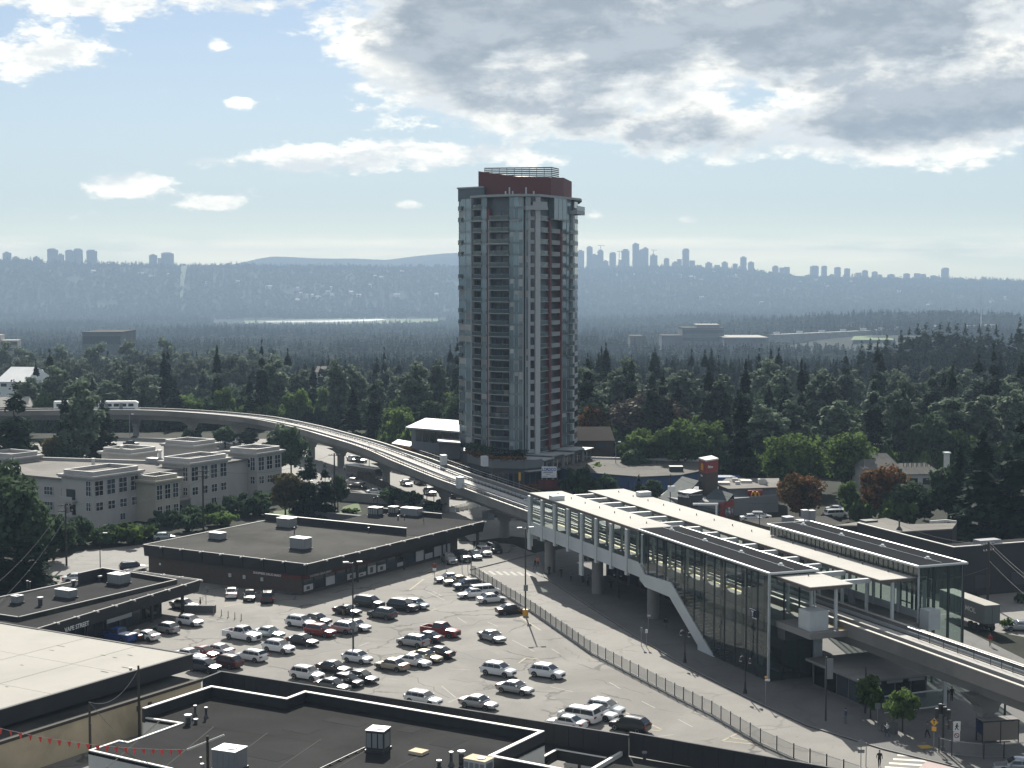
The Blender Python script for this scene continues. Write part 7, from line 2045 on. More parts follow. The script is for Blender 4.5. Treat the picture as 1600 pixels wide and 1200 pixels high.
# ================================================================ people
def person_mesh(pose):
    me = bpy.data.meshes.new('body'); walk = pose != 'stand'
    s = .26 if walk else .06
    J = [(0, 0, .95), (0, 0, 1.18), (0, 0, 1.42), (0, 0, 1.52), (.01, 0, 1.66),                    # pelvis, waist, chest, neck, head
         (.02, -.10, .92), (s * .6, -.10, .50), (s * .9 - .06, -.10, .09), (s * .9 + .10, -.10, .05),      # right leg
         (.02, .10, .92), (-s * .35, .10, .50), (-s * 1.15, .10, .11), (-s * 1.15 + .15, .10, .05),
         (0, -.20, 1.40), (-.05 - s * .5, -.26, 1.14), (.02 - s * .4, -.27, .90),
         (0, .20, 1.40), (-.02 + s * .4, .26, 1.14), (.10 + s * .5, .25, .92)]
    if pose == 'phone': J[17], J[18] = (.10, .24, 1.18), (.28, .10, 1.30)
    Ed = [(0, 1), (1, 2), (2, 3), (3, 4), (0, 5), (5, 6), (6, 7), (7, 8), (0, 9), (9, 10), (10, 11), (11, 12), (2, 13), (13, 14), (14, 15), (2, 16), (16, 17), (17, 18)]
    rad = [.15, .135, .16, .062, .105, .095, .068, .045, .04, .095, .068, .045, .04, .065, .045, .036, .065, .045, .036]
    me.from_pydata(J, Ed, []); o = bpy.data.objects.new('body', me); COL.objects.link(o)
    md = o.modifiers.new('skin', 'SKIN'); md.use_smooth_shade = True
    for i, r_ in enumerate(rad): me.skin_vertices[0].data[i].radius = (r_, r_)
    me.skin_vertices[0].data[0].use_root = True
    o.modifiers.new('sub', 'SUBSURF').levels = 1
    dg = bpy.context.evaluated_depsgraph_get(); out = bpy.data.meshes.new_from_object(o.evaluated_get(dg)); out.name = 'body'
    bpy.data.objects.remove(o); return out


PM = {k: person_mesh(k) for k in ('walk', 'stand', 'phone')}
SKIN = mat('skin_tone', (.32, .20, .14), .6); HAIR = mat('dark_hair', (.015, .012, .010), .6)
CLO = dict(black=mat('black_cloth', (.014, .014, .016), .9), white=mat('white_cloth', (.6, .6, .58), .9), blue=mat('denim_cloth', (.04, .06, .11), .9), grey=mat('grey_cloth', (.13, .13, .135), .9), red=mat('red_cloth', (.3, .04, .03), .9), tan=mat('tan_cloth', (.25, .19, .12), .9), orange=mat('orange_vest', (.7, .22, .04), .8))
hm = MB(); hm.add([(.105 * math.sin(a) * math.cos(b) * (1.02), .10 * math.sin(a) * math.sin(b), .115 * math.cos(a)) for a in np.linspace(0, 1.75, 6) for b in np.linspace(0, 6.283, 11)[:-1]],
                  [(i * 10 + j, (i + 1) * 10 + j, (i + 1) * 10 + (j + 1) % 10, i * 10 + (j + 1) % 10) for i in range(5) for j in range(10)]); HM = setmat(hm.mesh('hair'), HAIR)


def person(px, py, pose, top, bot, ang, label, z=.0, h=1.0):
    p = P(px, py, z); t = thing('person', label, 'person', p, ang); t.scale = (h, h, h)
    me = PM[pose].copy(); me.materials.clear()
    for m_ in (CLO[bot], CLO[top], SKIN, C['black']): me.materials.append(m_)
    for f in me.polygons:
        c = f.center; k = 0 if c.z < .96 else 1
        if c.z > 1.50: k = 2
        if c.z < .07: k = 3
        if abs(c.y) > .21 and c.z < .97: k = 2
        f.material_index = k; f.use_smooth = True
    part('body', me, None, t); part('hair', HM, None, t, (-.012, 0, 1.70))
    for sg in (-1, 1): q = MB(); q.box(.088, sg * .038 - .012, 1.675, .108, sg * .038 + .012, 1.69); part('eye', q, HAIR, t)
    q = MB(); q.add([(.09, -.015, 1.64), (.09, .015, 1.64), (.125, 0, 1.635), (.095, 0, 1.68)], [(0, 1, 2), (0, 2, 3), (1, 3, 2)]); part('nose', q, SKIN, t)
    return t


person(1374, 1199, 'walk', 'black', 'black', R(-95), 'person in black crossing the road at the bottom of the picture', .004)
person(1386, 1152, 'phone', 'white', 'blue', R(160), 'person in a white top walking under the street trees', .13)
person(1321, 1131, 'stand', 'blue', 'grey', R(200), 'person in dark blue standing near the tall lamp post', .13)
person(1487, 1096, 'stand', 'black', 'black', R(90), 'dark clad person, rear one of the pair by the kiosk rail', .13); person(1479, 1097, 'walk', 'black', 'grey', R(70), 'dark clad person, front one of the pair by the kiosk rail', .13)
person(1547, 1010, 'walk', 'red', 'tan', R(-100), 'person in red walking in the sunlit right yard', .13)
person(836, 889, 'walk', 'black', 'blue', R(220), 'person in black walking beside the first station pier'); person(840, 886, 'stand', 'orange', 'black', R(-90), 'person in orange vest beside the first station pier')
person(877, 903, 'stand', 'black', 'black', R(-60), 'person waiting in the station shade, nearest the first pier', .13); person(892, 909, 'walk', 'grey', 'black', R(-70), 'person in grey walking through the station shade', .13)
person(909, 911, 'stand', 'black', 'blue', R(180), 'person standing at the middle of the shaded station pavement', .13); person(919, 916, 'stand', 'grey', 'black', R(120), 'person in grey waiting near the second station pier', .13)
person(955, 922, 'walk', 'black', 'black', R(-70), 'person walking past the second station pier', .13); person(858, 899, 'stand', 'black', 'black', R(100), 'person standing right at the foot of the first pier', .13)
person(1040, 984, 'stand', 'black', 'grey', R(-90), 'person standing beside the third station pier', .13)
person(536.5, 962, 'stand', 'black', 'tan', R(60), 'person in black standing at the black coupe')
person(741, 858, 'stand', 'black', 'black', R(-90), 'person standing at the drug store end behind the cars'); person(897, 1199, 'stand', 'black', 'black', R(-90), 'dark figure standing in the canopy opening')
person(313, 952, 'stand', 'black', 'grey', R(0), 'person standing at the low planter of the left shop row')
person(1449, 1121 + 32, 'walk', 'grey', 'black', R(180), 'person in grey walking behind the signal post', .13)

# ================================================================ lamps, poles, signs, wires
def lantern(px, py, z, h, label, heads=2):
    p = P(px, py, z); t = thing('street_lamp', label, 'street lamp', p, S_ANG + .4, 'black lantern posts along the station road')
    q = MB(); q.cyl(0, 0, 0, .5, .26, 10, .17); q.cyl(0, 0, .5, 1.4, .14, 10, .10); q.cyl(0, 0, 1.4, h, .075, 8, .06); part('post', q, C['black'], t)
    for sg in ((-1, 1) if heads == 2 else (-1, 1)):
        q = MB(); q.tube([(0, 0, h - .9), (sg * .3, 0, h - .5), (sg * .62, 0, h - .42), (sg * .68, 0, h - .55)], .035, 5); part('arm', q, C['black'], t)
        q = MB(); q.cyl(sg * .68, 0, h - 1.05, h - .6, .26, 10, .09); part('lamp_shade', q, C['black'], t); q = MB(); q.cyl(sg * .68, 0, h - 1.15, h - 1.05, .17, 8); part('lamp_glass', q, C['lamp'], t)
    q = MB(); q.cyl(0, 0, h - .1, h + .2, .10, 8, .02); part('finial', q, C['black'], t)
    return t


lantern(1070, 1035, .13, 4.6, 'black twin lantern in front of the white stair edge'); lantern(1164, 1083, .13, 4.9, 'black twin lantern before the glass hall side'); lantern(965, 934, .13, 4.6, 'black twin lantern in the shade between second and third pier')
lantern(1118, 1022, .13, 4.6, 'black twin lantern behind the glass at the stair foot'); lantern(911, 909, .13, 4.6, 'black twin lantern under the station behind the second pier')


def pole_lamp(px, py, h, label, name='lot_lamp', arms=2, sign=None, ang=0, base=True, r=.13, m_=None, z=0):
    p = P(px, py, z); t = thing(name, label, 'lamp post', p, ang)
    q = MB(); q.cyl(0, 0, 0, h, r, 10, r * .7); part('pole', q, m_ or C['dark'], t)
    if base: q = MB(); q.cyl(0, 0, 0, .95, .42, 12); part('base', q, C['amber'], t)
    for k in range(arms):
        sg = -1 if k else 1
        q = MB(); q.tube([(0, 0, h - .1), (sg * .9, 0, h + .05)], .05, 5); part('arm', q, C['dark'], t); q = MB(); q.box(sg * .9 - .35, -.2, h - .02, sg * .9 + .35, .2, h + .16); part('lamp_head', q, C['galv'], t)
    if sign: z0, w, hh = sign; q = MB(); q.box(-w / 2, -.18, z0, w / 2, -.14, z0 + hh); part('notice', q, C['greyw'], t)
    return t


pole_lamp(821, 962, 13.0, 'tall dark lot lamp pole with white notice at the fence', arms=2, sign=(3.7, .65, .9), ang=.3)
pole_lamp(552, 1028, 12.6, 'tall dark lot lamp pole with twin heads in the middle of the lot', arms=2, sign=(3.9, .6, .9), ang=.2)
pole_lamp(824, 850, 6.6, 'thin post with big box head before the station end', name='box_lamp', arms=0, base=False, r=.08)
q = MB(); q.box(-.7, -.45, 6.6, .7, .45, 8.4)
for o_ in list(COL.objects):
    if o_.name == 'box_lamp': part('box_head', q, C['steelw'], o_)
pole_lamp(157, 905, 7.6, 'slim dark lamp pole behind the left shop row', name='street_lamp', arms=1, base=False, r=.09)
pole_lamp(480, 800, 6.5, 'slim lamp pole with pale head among the dark cedars', name='street_lamp', arms=1, base=False, r=.08)
pole_lamp(1290, 1128, 7.4, 'dark lamp post with hanging white banner near the kiosk', name='street_lamp', arms=0, base=False, r=.12)
for o_ in list(COL.objects):
    if o_.get('label', '').startswith('dark lamp post with hanging'):
        q = MB(); q.box(-.1, -.06, 4.9, .75, -.02, 7.2); part('banner', q, C['greyw'], o_)
pole_lamp(1352, 1116, 5.4, 'dark lamp post at the corner of the kiosk', name='street_lamp', arms=0, base=False, r=.13)
pole_lamp(1570, 1121, 3.6, 'short dark post in the sun by the right pier', name='street_post', arms=0, base=False, r=.14)
pole_lamp(203, 690, 8.2, 'pale lamp pole before the far left guideway pier', name='street_lamp', arms=1, base=False, r=.12, m_=C['galv'])
pole_lamp(605, 682, 7.0, 'slim pale pole beside the guideway bend', name='street_lamp', arms=1, base=False, r=.1, m_=C['galv'])
pole_lamp(962, 748, 9, 'pale cobra head lamp over the blue building', name='street_lamp', arms=1, base=False, r=.1, m_=C['galv'])
for px, py, h, lb in ((678, 786, 8.6, 'dark signal pole with pale panel beside the bus street'), (667, 786, 7.2, 'dark slim pole near the guideway pier by the lawn'), (577, 748, 9.0, 'dark thin pole in front of the city bus'), (740, 828 - 40, 7, 'dark thin pole behind the guideway edge')):
    pole_lamp(px, py, h, lb, name='street_post', arms=0, base=False, r=.09)


def utility(px, py, ztop_row, label, arms=2, r=.16, tilt=0.0, base_z=0, y=None, ang=None):
    p = P(px, py, base_z) if y is None else PY(px, y, base_z); h = ZA(ztop_row, p.y) - base_z
    t = thing('utility_pole', label, 'utility pole', p, ang if ang is not None else U_ANG + .5)
    q = MB(); q.tube([(0, 0, 0), (tilt, 0, h)], [r, r * .7], 8); part('pole', q, C['wood'], t)
    for k in range(arms):
        q = MB(); q.box(-1.2, -.06, h - .5 - k * 1.0, 1.2, .06, h - .36 - k * 1.0); part('crossarm', q, C['wood'], t)
        for x in (-1.1, -.5, .5, 1.1): q = MB(); q.cyl(x, 0, h - .36 - k * 1.0, h - .16 - k * 1.0, .06, 6); part('insulator', q, C['offwhite'], t)
    return t, p + Vector((0, 0, h))


U1, tp1 = utility(318, 832, 733, 'pale utility pole standing before the apartments', r=.22, ang=.1)
U2, tp2 = utility(523, 806, 708, 'utility pole with short crossarm beside the cedars', arms=1, r=.2, ang=.1)
U3, tp3 = utility(104, 884, 786, 'utility pole with grey transformer before the left apartments', r=.18, ang=.1)
q = MB(); q.cyl(.45, -.2, 9.2, 10.4, .3, 10); part('transformer', q, C['greyw'], U3)
U4, tp4 = utility(1543, 946, 846, 'weathered utility pole with angled crossarms by the black walled building', r=.2, ang=.6)
U5, tp5 = utility(218, 1152, 1040, 'dark tall pole with small floodlight at the cream wall', arms=0, r=.17)
q = MB(); q.tube([(0, 0, 7.4), (-.7, -.2, 7.6)], .04, 5); q.cyl(-.8, -.2, 7.4, 7.7, .14, 8, .2); part('floodlight', q, C['galv'], U5)
U6, tp6 = utility(141, 1172, 1097, 'short dark pole at the corner of the tar roof', arms=0, r=.15, base_z=3)
U7, tp7 = utility(328, 1290, 1150, 'wooden pole with tilted crossarm in front of the tar roof', arms=0, r=.16, y=121, base_z=0)
h7 = tp7.z; q = MB(); q.beam((-1.6, 0, h7 - 1.1), (1.3, .0, h7 + .1), .12, .12); part('crossarm', q, C['offwhite'], U7)
q = MB(); q.cyl(-.4, -.2, h7 - 2.6, h7 - 2.1, .16, 8); q.cyl(-.5, -.2, h7 - 1.9, h7 - 1.6, .10, 8); part('fitting', q, C['galv'], U7)
U8, tp8 = utility(1256, 870, 812, 'thin pole rising behind the long white roof', arms=0, r=.12, y=262)
U9, tp9 = utility(1047, 800, 741, 'slim pole with white box before the grey restaurant roof', arms=0, r=.12, y=322)
q = MB(); q.box(-.5, -.2, 6.2, .9, .2, 7.4); part('sign_box', q, C['white'], U9)
U10, tp10 = utility(1186, 845, 803, 'thin dark pole over the vented roof', arms=0, r=.1, y=275)
U11, tp11 = utility(774, 700 + 10, 676, 'thin pole in the woods right of the tower foot', arms=0, r=.12, y=430)
U12, tp12 = utility(1372, 760, 692, 'tall thin pole behind the round trees on the right', arms=1, r=.12, y=385)


def wire(a, b, sag, label, r=.018, n=12):
    a, b = Vector(a), Vector(b); pts = [a.lerp(b, i / n) - Vector((0, 0, sag * 4 * (i / n) * (1 - i / n))) for i in range(n + 1)]
    single('overhead_wire', MB().tube([p - a for p in pts], r, 4), C['dark'], label, 'wire', a, group='overhead wires')
wire(tp5 + Vector((0, 0, -.4)), tp6, 1.4, 'sagging wire between the two dark poles at the cream wall', .03)
wire(tp6, P(235, 1196, 6.2), .3, 'pale guy wire from the corner pole down to the tar roof', .03); wire(tp6 + Vector((0, 0, -2)), P(175, 1178, 5.9), .2, 'lower guy wire beside the corner pole', .025)
wire(tp3, tp1 + Vector((0, 0, -2)), 2.0, 'wire running from the transformer pole to the pale pole'); wire(tp3, PY(-40, 200, 9), 1.5, 'wire leaving the transformer pole to the left'); wire(tp3 + Vector((0, 0, -2.5)), PY(-40, 200, 6), 1.5, 'lower wire leaving the transformer pole')
wire(tp1, tp2, 2.2, 'wire running from the pale pole to the cedar pole'); wire(tp2 + Vector((0, 0, -4)), tp1 + Vector((0, 0, -6)), 1.0, 'lower wire between pale pole and cedar pole')
for k, dz in enumerate((0, -.5, -2.8)): wire(tp4 + Vector((0, 0, dz)), PY(1700, 190, 9 + dz), .8, 'wire leaving the weathered pole to the right, number %s from the top' % ('one', 'two', 'three')[k]); 
wire(tp4 + Vector((0, 0, -.4)), PY(1400, 262, 9.2), .8, 'upper wire crossing the black wall towards the station'); wire(tp4 + Vector((0, 0, -4)), PY(1440, 215, 8.5), .5, 'lower wire between weathered pole and glass hall')
wire(tp12, PY(1150, 372, 12.2), 1.0, 'wire crossing the dark crowns of the round trees'); wire(tp12 + Vector((0, 0, -1)), PY(1700, 390, 12), 1.0, 'wire running right from the pole behind the round trees')
wire(tp9, PY(1180, 318, 4.2), .5, 'wire sloping across the restaurant front'); wire(PY(1150, 318, 4.6), PY(1280, 320, 5.0), .5, 'wire before the orange maple and restaurant')

# bunting
b0 = PY(-8, 112, ZA(1136, 112)); b1 = PY(290, 119, ZA(1171, 119))
bn = thing('bunting', 'string of small red flags sagging across the bottom left corner', 'bunting', b0)
N_ = 44; bp2 = [b0.lerp(b1, i / N_) - Vector((0, 0, .45 * 4 * (i / N_) * (1 - i / N_))) for i in range(N_ + 1)]
part('cord', MB().tube([p - b0 for p in bp2], .018, 4), C['offwhite'], bn)
for i in range(20):
    f = (i + .55) / 20.2 * N_; k = int(f); p = bp2[k].lerp(bp2[min(k + 1, N_)], f - k) - b0; q = MB(); w = .17; yy = .05 * math.sin(i * 2.1)
    q.add([(-w, 0, 0), (w, 0, 0), (w * .3, yy, -.42), (-w * .2, yy, -.42), (-w, .015, 0), (w, .015, 0), (w * .3, yy + .015, -.42), (-w * .2, yy + .015, -.42)], [(0, 1, 2, 3), (7, 6, 5, 4), (0, 3, 7, 4), (1, 5, 6, 2), (3, 2, 6, 7)])
    part('flag', q, C['orange'], bn, p, random.Random(i).uniform(-.9, .9))

# signs
def post_sign(px, py, h, label, build, name='road_sign', r=.045, ang=0, z=0):
    p = P(px, py, z); t = thing(name, label, 'sign', p, ang); q = MB(); q.cyl(0, 0, 0, h, r, 7); part('post', q, C['galv'], t); build(t); return t
def diamond(t, h, s, m_):
    q = MB(); q.add([(0, -.05, h - s), (s, -.05, h), (0, -.05, h + s), (-s, -.05, h), (0, -.02, h - s), (s, -.02, h), (0, -.02, h + s), (-s, -.02, h)], [(0, 1, 2, 3), (7, 6, 5, 4), (0, 4, 5, 1), (1, 5, 6, 2), (2, 6, 7, 3), (3, 7, 4, 0)]); return part('sign_plate', q, m_, t)
def plate(t, x0, z0, x1, z1, m_, nm='sign_plate'): q = MB(); q.box(x0, -.06, z0, x1, -.03, z1); return part(nm, q, m_, t)
def _b(t): diamond(t, 2.5, .42, C['greyw']); plate(t, -.35, 1.5, .35, 1.85, C['greyw'])
post_sign(1345, 1199, 2.6, 'grey backed diamond sign beside the crossing', _b); post_sign(1353, 1198, 2.5, 'bare thin post beside the diamond sign', lambda t: None)
def _b(t):
    diamond(t, 3.0, .42, C['amber']); plate(t, -.24, 2.05, .24, 2.5, C['amber']); q = MB(); q.box(-.03, -.09, 2.75, .03, -.061, 3.2); q.add([(-.16, -.08, 3.15), (.16, -.08, 3.15), (0, -.08, 3.32)], [(0, 1, 2)]); part('arrow_mark', q, C['black'], t)
post_sign(1459, 1172, 3.4, 'yellow diamond warning sign beside the traffic lights', _b, ang=-.5, z=.13)
def walker(t, x, z, s):
    q = MB(); q.cyl(0, 0, 0, .001, .001, 3)
    q = MB(); q.box(x - .05 * s, -.075, z + .72 * s, x + .09 * s, -.061, z + .88 * s); q.beam((x, -.068, z + .7 * s), (x - .02 * s, -.068, z + .36 * s), .012, .2 * s); q.beam((x - .02 * s, -.068, z + .38 * s), (x + .2 * s, -.068, z + .02 * s), .012, .1 * s); q.beam((x - .02 * s, -.068, z + .38 * s), (x - .22 * s, -.068, z + .04 * s), .012, .1 * s)
    q.beam((x, -.068, z + .66 * s), (x + .22 * s, -.068, z + .42 * s), .012, .07 * s); q.beam((x, -.068, z + .66 * s), (x - .2 * s, -.068, z + .44 * s), .012, .07 * s); part('walking_figure', q, C['black'], t)
def _b(t):
    plate(t, -.38, 2.5, .38, 3.5, C['white']); walker(t, 0, 2.6, .85); plate(t, -.34, 1.35, .34, 2.45, C['white'])
    n = 16; c = [(math.cos(2 * math.pi * i / n), math.sin(2 * math.pi * i / n)) for i in range(n)]; q = MB(); q.add([(.27 * a, -.07, 2.05 + .27 * b) for a, b in c] + [(.19 * a, -.07, 2.05 + .19 * b) for a, b in c], [(i, (i + 1) % n, n + (i + 1) % n, n + i) for i in range(n)]); q.beam((-.19, -.07, 2.24), (.19, -.07, 1.86), .012, .07); part('red_ring', q, C['red'], t)
post_sign(1494, 1179, 3.4, 'white walking figure sign above a red ring sign', _b, z=.13)
# traffic lights
p = P(1473, 1174, .13); tl = thing('traffic_light', 'black traffic light post with several signal heads at the crossing', 'traffic light', p, 0)
q = MB(); q.cyl(0, 0, 0, .5, .26, 10, .2); q.cyl(0, 0, .5, 5.0, .13, 10, .1); part('post', q, C['black'], tl)
for x, y, z in ((-.75, -.2, 4.1), (-.3, .1, 4.5), (.55, 0, 3.9), (.6, -.3, 2.9), (.05, -.3, 4.3)):
    q = MB(); q.box(x - .18, y - .15, z - .5, x + .18, y + .15, z + .5); h_ = part('signal_head', q, C['black'], tl)
    q = MB(); q.cyl(x, y, z + .5, z + .56, .16, 8); part('visor', q, C['galv'], h_)
    q = MB(); q.beam((0, 0, z), (x, y, z), .06, .06); part('bracket', q, C['black'], tl)
def _b(t):
    n = 8; c = [(math.cos(2 * math.pi * (i + .5) / n) * .38, math.sin(2 * math.pi * (i + .5) / n) * .38) for i in range(n)]; q = MB(); q.add([(a, -.06, 2.4 + b) for a, b in c] + [(a, -.03, 2.4 + b) for a, b in c], [tuple(range(n)), tuple(range(2 * n - 1, n - 1, -1))] + [((i + 1) % n, i, n + i, n + (i + 1) % n) for i in range(n)]); part('sign_plate', q, C['red'], t); plate(t, -.3, 1.5, .3, 1.9, C['white'])
post_sign(679, 906, 2.5, 'red stop sign on a thin post at the entrance steps', _b); 
post_sign(697, 888, 2.6, 'thin grey post beside the short car row', lambda t: plate(t, -.2, 2.0, .2, 2.6, C['greyw'])); post_sign(722, 893, 2.8, 'grey parking notice on a post by the fence head', lambda t: plate(t, -.25, 2.0, .25, 2.8, C['greyw'])); post_sign(731, 893, 2.6, 'leaning bare post at the fence corner', lambda t: None)
post_sign(322, 949, 3.2, 'grey diamond sign back at the left shop row corner', lambda t: diamond(t, 2.9, .4, C['greyw']))
post_sign(1002, 1010, 2.6, 'bus stop post at the kerb under the station', lambda t: plate(t, -.2, 2.0, .2, 2.6, C['greyw'])); post_sign(1010, 1011, 2.4, 'second thin stop post at the kerb under the station', lambda t: plate(t, -.18, 1.9, .18, 2.4, C['white']))
post_sign(1196, 1102, 3.4, 'thin post with white plate at the glass corner', lambda t: (plate(t, -.1, 2.9, .5, 3.1, C['white']), plate(t, -.12, 3.2, .15, 3.45, C['amber'])))
post_sign(1013, 984, 2.6, 'thin post with white plate near the third pier', lambda t: plate(t, -.15, 1.9, .3, 2.15, C['white']), z=.13)
post_sign(1371, 1130, 2.3, 'round notice on a short post by the planter', lambda t: plate(t, -.3, 1.6, .3, 2.3, C['greyw']), z=.13)
# store billboard
p = PY(858, 372, 0); bbd = thing('billboard', 'white billboard with blue company lettering before the tower podium', 'billboard', p, -.05)
plt = MB(); plt.box(-1.75, -.08, 2.75, 1.75, .08, 5.35); part('board', plt, mat('board_white', (.82, .83, .84), .6), bbd)
text('board_lettering', 'LORDCO', .98, C['sign_b'], bbd, (-1.66, -.10, 4.36), (math.pi / 2, 0, 0), .015, sx=.80, bold=.03)
text('board_lettering', 'AUTO PARTS', .34, C['sign_d'], bbd, (-1.2, -.10, 3.95), (math.pi / 2, 0, 0), .01)
for x0, x1, z in ((-1.5, .9, 3.85), (-.7, .3, 3.42), (-1.5, -.3, 3.0), (.2, 1.3, 3.1)): q = MB(); q.box(x0, -.10, z, x1, -.082, z + .09); part('board_line', q, C['greyw'], bbd)
for x in (-1.4, 1.4): q = MB(); q.cyl(x, .1, 0, 2.8, .1, 8); part('post', q, C['dark'], bbd)
q = MB(); q.box(-2.6, .3, 0, 2.4, .5, 2.2); part('fence_board', q, C['redd'], bbd)
post_sign(834, 762, 4.0, 'small blue street name sign at the podium corner', lambda t: plate(t, -.9, 3.3, .4, 3.8, C['sign_b']))
post_sign(764, 752, 5.4, 'blue street name sign on a pole before the podium', lambda t: plate(t, -.7, 4.3, .8, 4.9, C['sign_b']))
for px, lb in ((755, 'orange banner on a pole before the podium, right one'), (734, 'orange banner on a pole before the podium, left one')):
    post_sign(px, 752, 6.2, lb, lambda t: plate(t, -.3, 4.6, .4, 6.1, C['amber']), name='street_banner')
p = P(812, 768); ts = thing('traffic_light', 'slim yellow traffic signal standing before the tower podium', 'traffic light', p); q = MB(); q.cyl(0, 0, 0, 4.6, .07, 7); part('post', q, C['galv'], ts); q = MB(); q.box(-.25, -.2, 2.6, .25, .2, 4.4); part('signal_head', q, C['amber'], ts)

# kiosk, shelter, street furniture
o, loc = gframe(1330, 1045, 3.4)
kk = thing('kiosk', 'low shaded kiosk with flat roof and glass front under the guideway', 'kiosk', o, S_ANG)
kp_ = [loc(*p) for p in ((1296, 1036), (1390, 1040), (1352, 1048), (1340, 1052))]
q = MB(); q.box(-6, -1.5, 0, 4.5, 7.5, 3.1); part('wall', q, C['concd'], kk); q = MB(); q.box(-6.6, -2.2, 3.1, 5.2, 8, 3.4); part('roof', q, C['conc'], kk)
for k in range(4):
    q = MB(); q.box(-5.6 + k * 2.5, -1.56, .4, -3.4 + k * 2.5, -1.5, 2.7); part('window', q, C['win'], kk)
    q = MB(); q.box(4.5, -1.2 + k * 2.2, .4, 4.56, .7 + k * 2.2, 2.7); part('window', q, C['win'], kk)
for k in range(3):
    q = MB(); q.box(5.2, -1.6 + k * 3, 2.75, 5.3, .6 + k * 3, 3.05); part('sign_board', q, C['greyw'], kk)
for (a, b), (c, d) in (((1382, 1122 - 20), (1475, 1112 - 24)), ((1382, 1136 - 18), (1475, 1126 - 20))):
    pa_, pb_ = P(a, b, 1.2), P(c, d, 1.2)
gl_ = thing('glass_screen', 'low glass screen with pale rails beside the kiosk', 'screen', P(1382, 1118, .13), 0)
pa_, pb_ = P(1382, 1118, .13), P(1476, 1106, .13); d_ = pb_ - pa_
for z in (.3, 2.2): q = MB(); q.beam((0, 0, z), (d_.x, d_.y, z), .12, .12); part('rail', q, C['steelw'], gl_)
q = MB(); q.beam((0, 0, 1.25), (d_.x, d_.y, 1.25), .04, 1.7); part('glass_pane', q, C['glz'], gl_)
q = MB(); q.box(d_.x - .2, d_.y - .2, 0, d_.x + .2, d_.y + .2, 3.6); part('end_post', q, C['steelw'], gl_)
p = P(1558, 1158, .13); bs = thing('bus_shelter', 'bus shelter with ribbed translucent roof beside the right pier', 'bus shelter', p, S_ANG + R(78))
for k in range(4):
    q = MB(); q.box(-2.1 + k * 1.05, -.75, 2.45, -1.1 + k * 1.05, .75, 2.52); part('roof_panel', q, C['conc'], bs)
q = MB(); q.box(-2.15, -.8, 2.35, 2.15, .8, 2.45); part('roof_frame', q, C['dark'], bs)
for x in (-2.05, 0, 2.05): q = MB(); q.box(x - .05, .68, 0, x + .05, .78, 2.35); q.box(x - .05, -.78, 0, x + .05, -.68, 2.35); part('post', q, C['dark'], bs)
for k in range(2): q = MB(); q.box(-2 + k * 2.05, -.76, .3, -.05 + k * 2.05, -.72, 2.3); part('back_panel', q, mat('shelter_panel', (.22, .19, .165), .4), bs)
q = MB(); q.box(-2.12, -.7, 1.0, -2.06, .7, 2.2); part('advert_panel', q, C['sign_d'], bs); q = MB(); q.box(-1.4, .1, .4, 1.4, .5, .5); part('bench', q, C['dark'], bs)
single('kiosk_box', MB().box(-.45, -.45, 0, .45, .45, 1.55), C['offwhite'], 'tall pale utility box behind the bus shelter', 'utility box', P(1541, 1142, .13), S_ANG)
single('kiosk_box', MB().box(-.4, -.3, 0, .4, .3, 1.2), C['concd'], 'low dark box beside the street tree planter', 'utility box', P(1396, 1146, .13), S_ANG)
# short rail fence right of the crossing
fpts = [P(a, b, .13) for a, b in ((1467, 1176), (1487, 1181), (1537, 1186), (1600, 1184))]
f2 = thing('rail_fence', 'low dark railing beside the crossing and bus shelter', 'fence', fpts[0])
for a, b in zip(fpts[:-1], fpts[1:]):
    n = max(1, round((b - a).length / 2.4))
    for i in range(n):
        u = a.lerp(b, i / n); v = a.lerp(b, (i + 1) / n); L = round((v - u).length, 1); ang = math.atan2((v - u).y, (v - u).x)
        if L not in cache: cache[L] = panel(L)
        part('post', pm, None, f2, u - fpts[0], ang); part('fence_panel', cache[L], None, f2, u - fpts[0], ang)
bk_ = thing('bicycle_rack', 'bicycles locked together under the street tree', 'bicycle rack', P(1390, 1144, .13), .6)
for k in range(3):
    for x in (-.5, .5):
        n = 12; q = MB(); q.tube([(x + .33 * math.cos(2 * math.pi * i / n), k * .45, .34 + .33 * math.sin(2 * math.pi * i / n)) for i in range(n + 1)], .03, 4); part('wheel', q, C['tyre'], bk_)
    q = MB(); q.tube([(-.5, k * .45, .34), (-.15, k * .45, .8), (.35, k * .45, .82), (.5, k * .45, .34)], .025, 4); q.tube([(-.15, k * .45, .8), (.05, k * .45, .34), (.35, k * .45, .82)], .025, 4); part('frame', q, C['red'] if k == 0 else C['dark'], bk_)
# white delineator posts near the left shop row, roadside barriers, works under the guideway
for k, px in enumerate((334, 346, 356.5, 367, 377)):
    q = MB(); q.cyl(0, 0, 0, .95, .07, 8, .05); q.cyl(0, 0, .0, .06, .18, 8); single('marker_post', q, C['liney'], 'slim pale marker post in the row before the left shop row', 'post', P(px, 960 + k * 2.2), 0, 'marker posts before the left shop row')
wl_ = thing('planter_wall', 'low dark block planter at the corner of the left shop row', 'planter', P(316, 957), U_ANG + .5); q = MB(); q.box(-2.6, -.4, 0, 2.0, .4, 1.1); part('wall', q, C['concd'], wl_)
for k in range(7):
    p = P(702 + k * 6.4, 800 - k * 1.4); t = thing('concrete_barrier', 'pale concrete road barrier in the works below the guideway', 'barrier', p, R(-18), 'road barriers below the guideway')
    q = MB(); q.prism([(-1.4, -.3), (1.4, -.3), (1.4, .3), (-1.4, .3)], 0, .3); q.prism([(-1.4, -.12), (1.4, -.12), (1.4, .12), (-1.4, .12)], .3, .9); part('block', q, C['offwhite'], t)
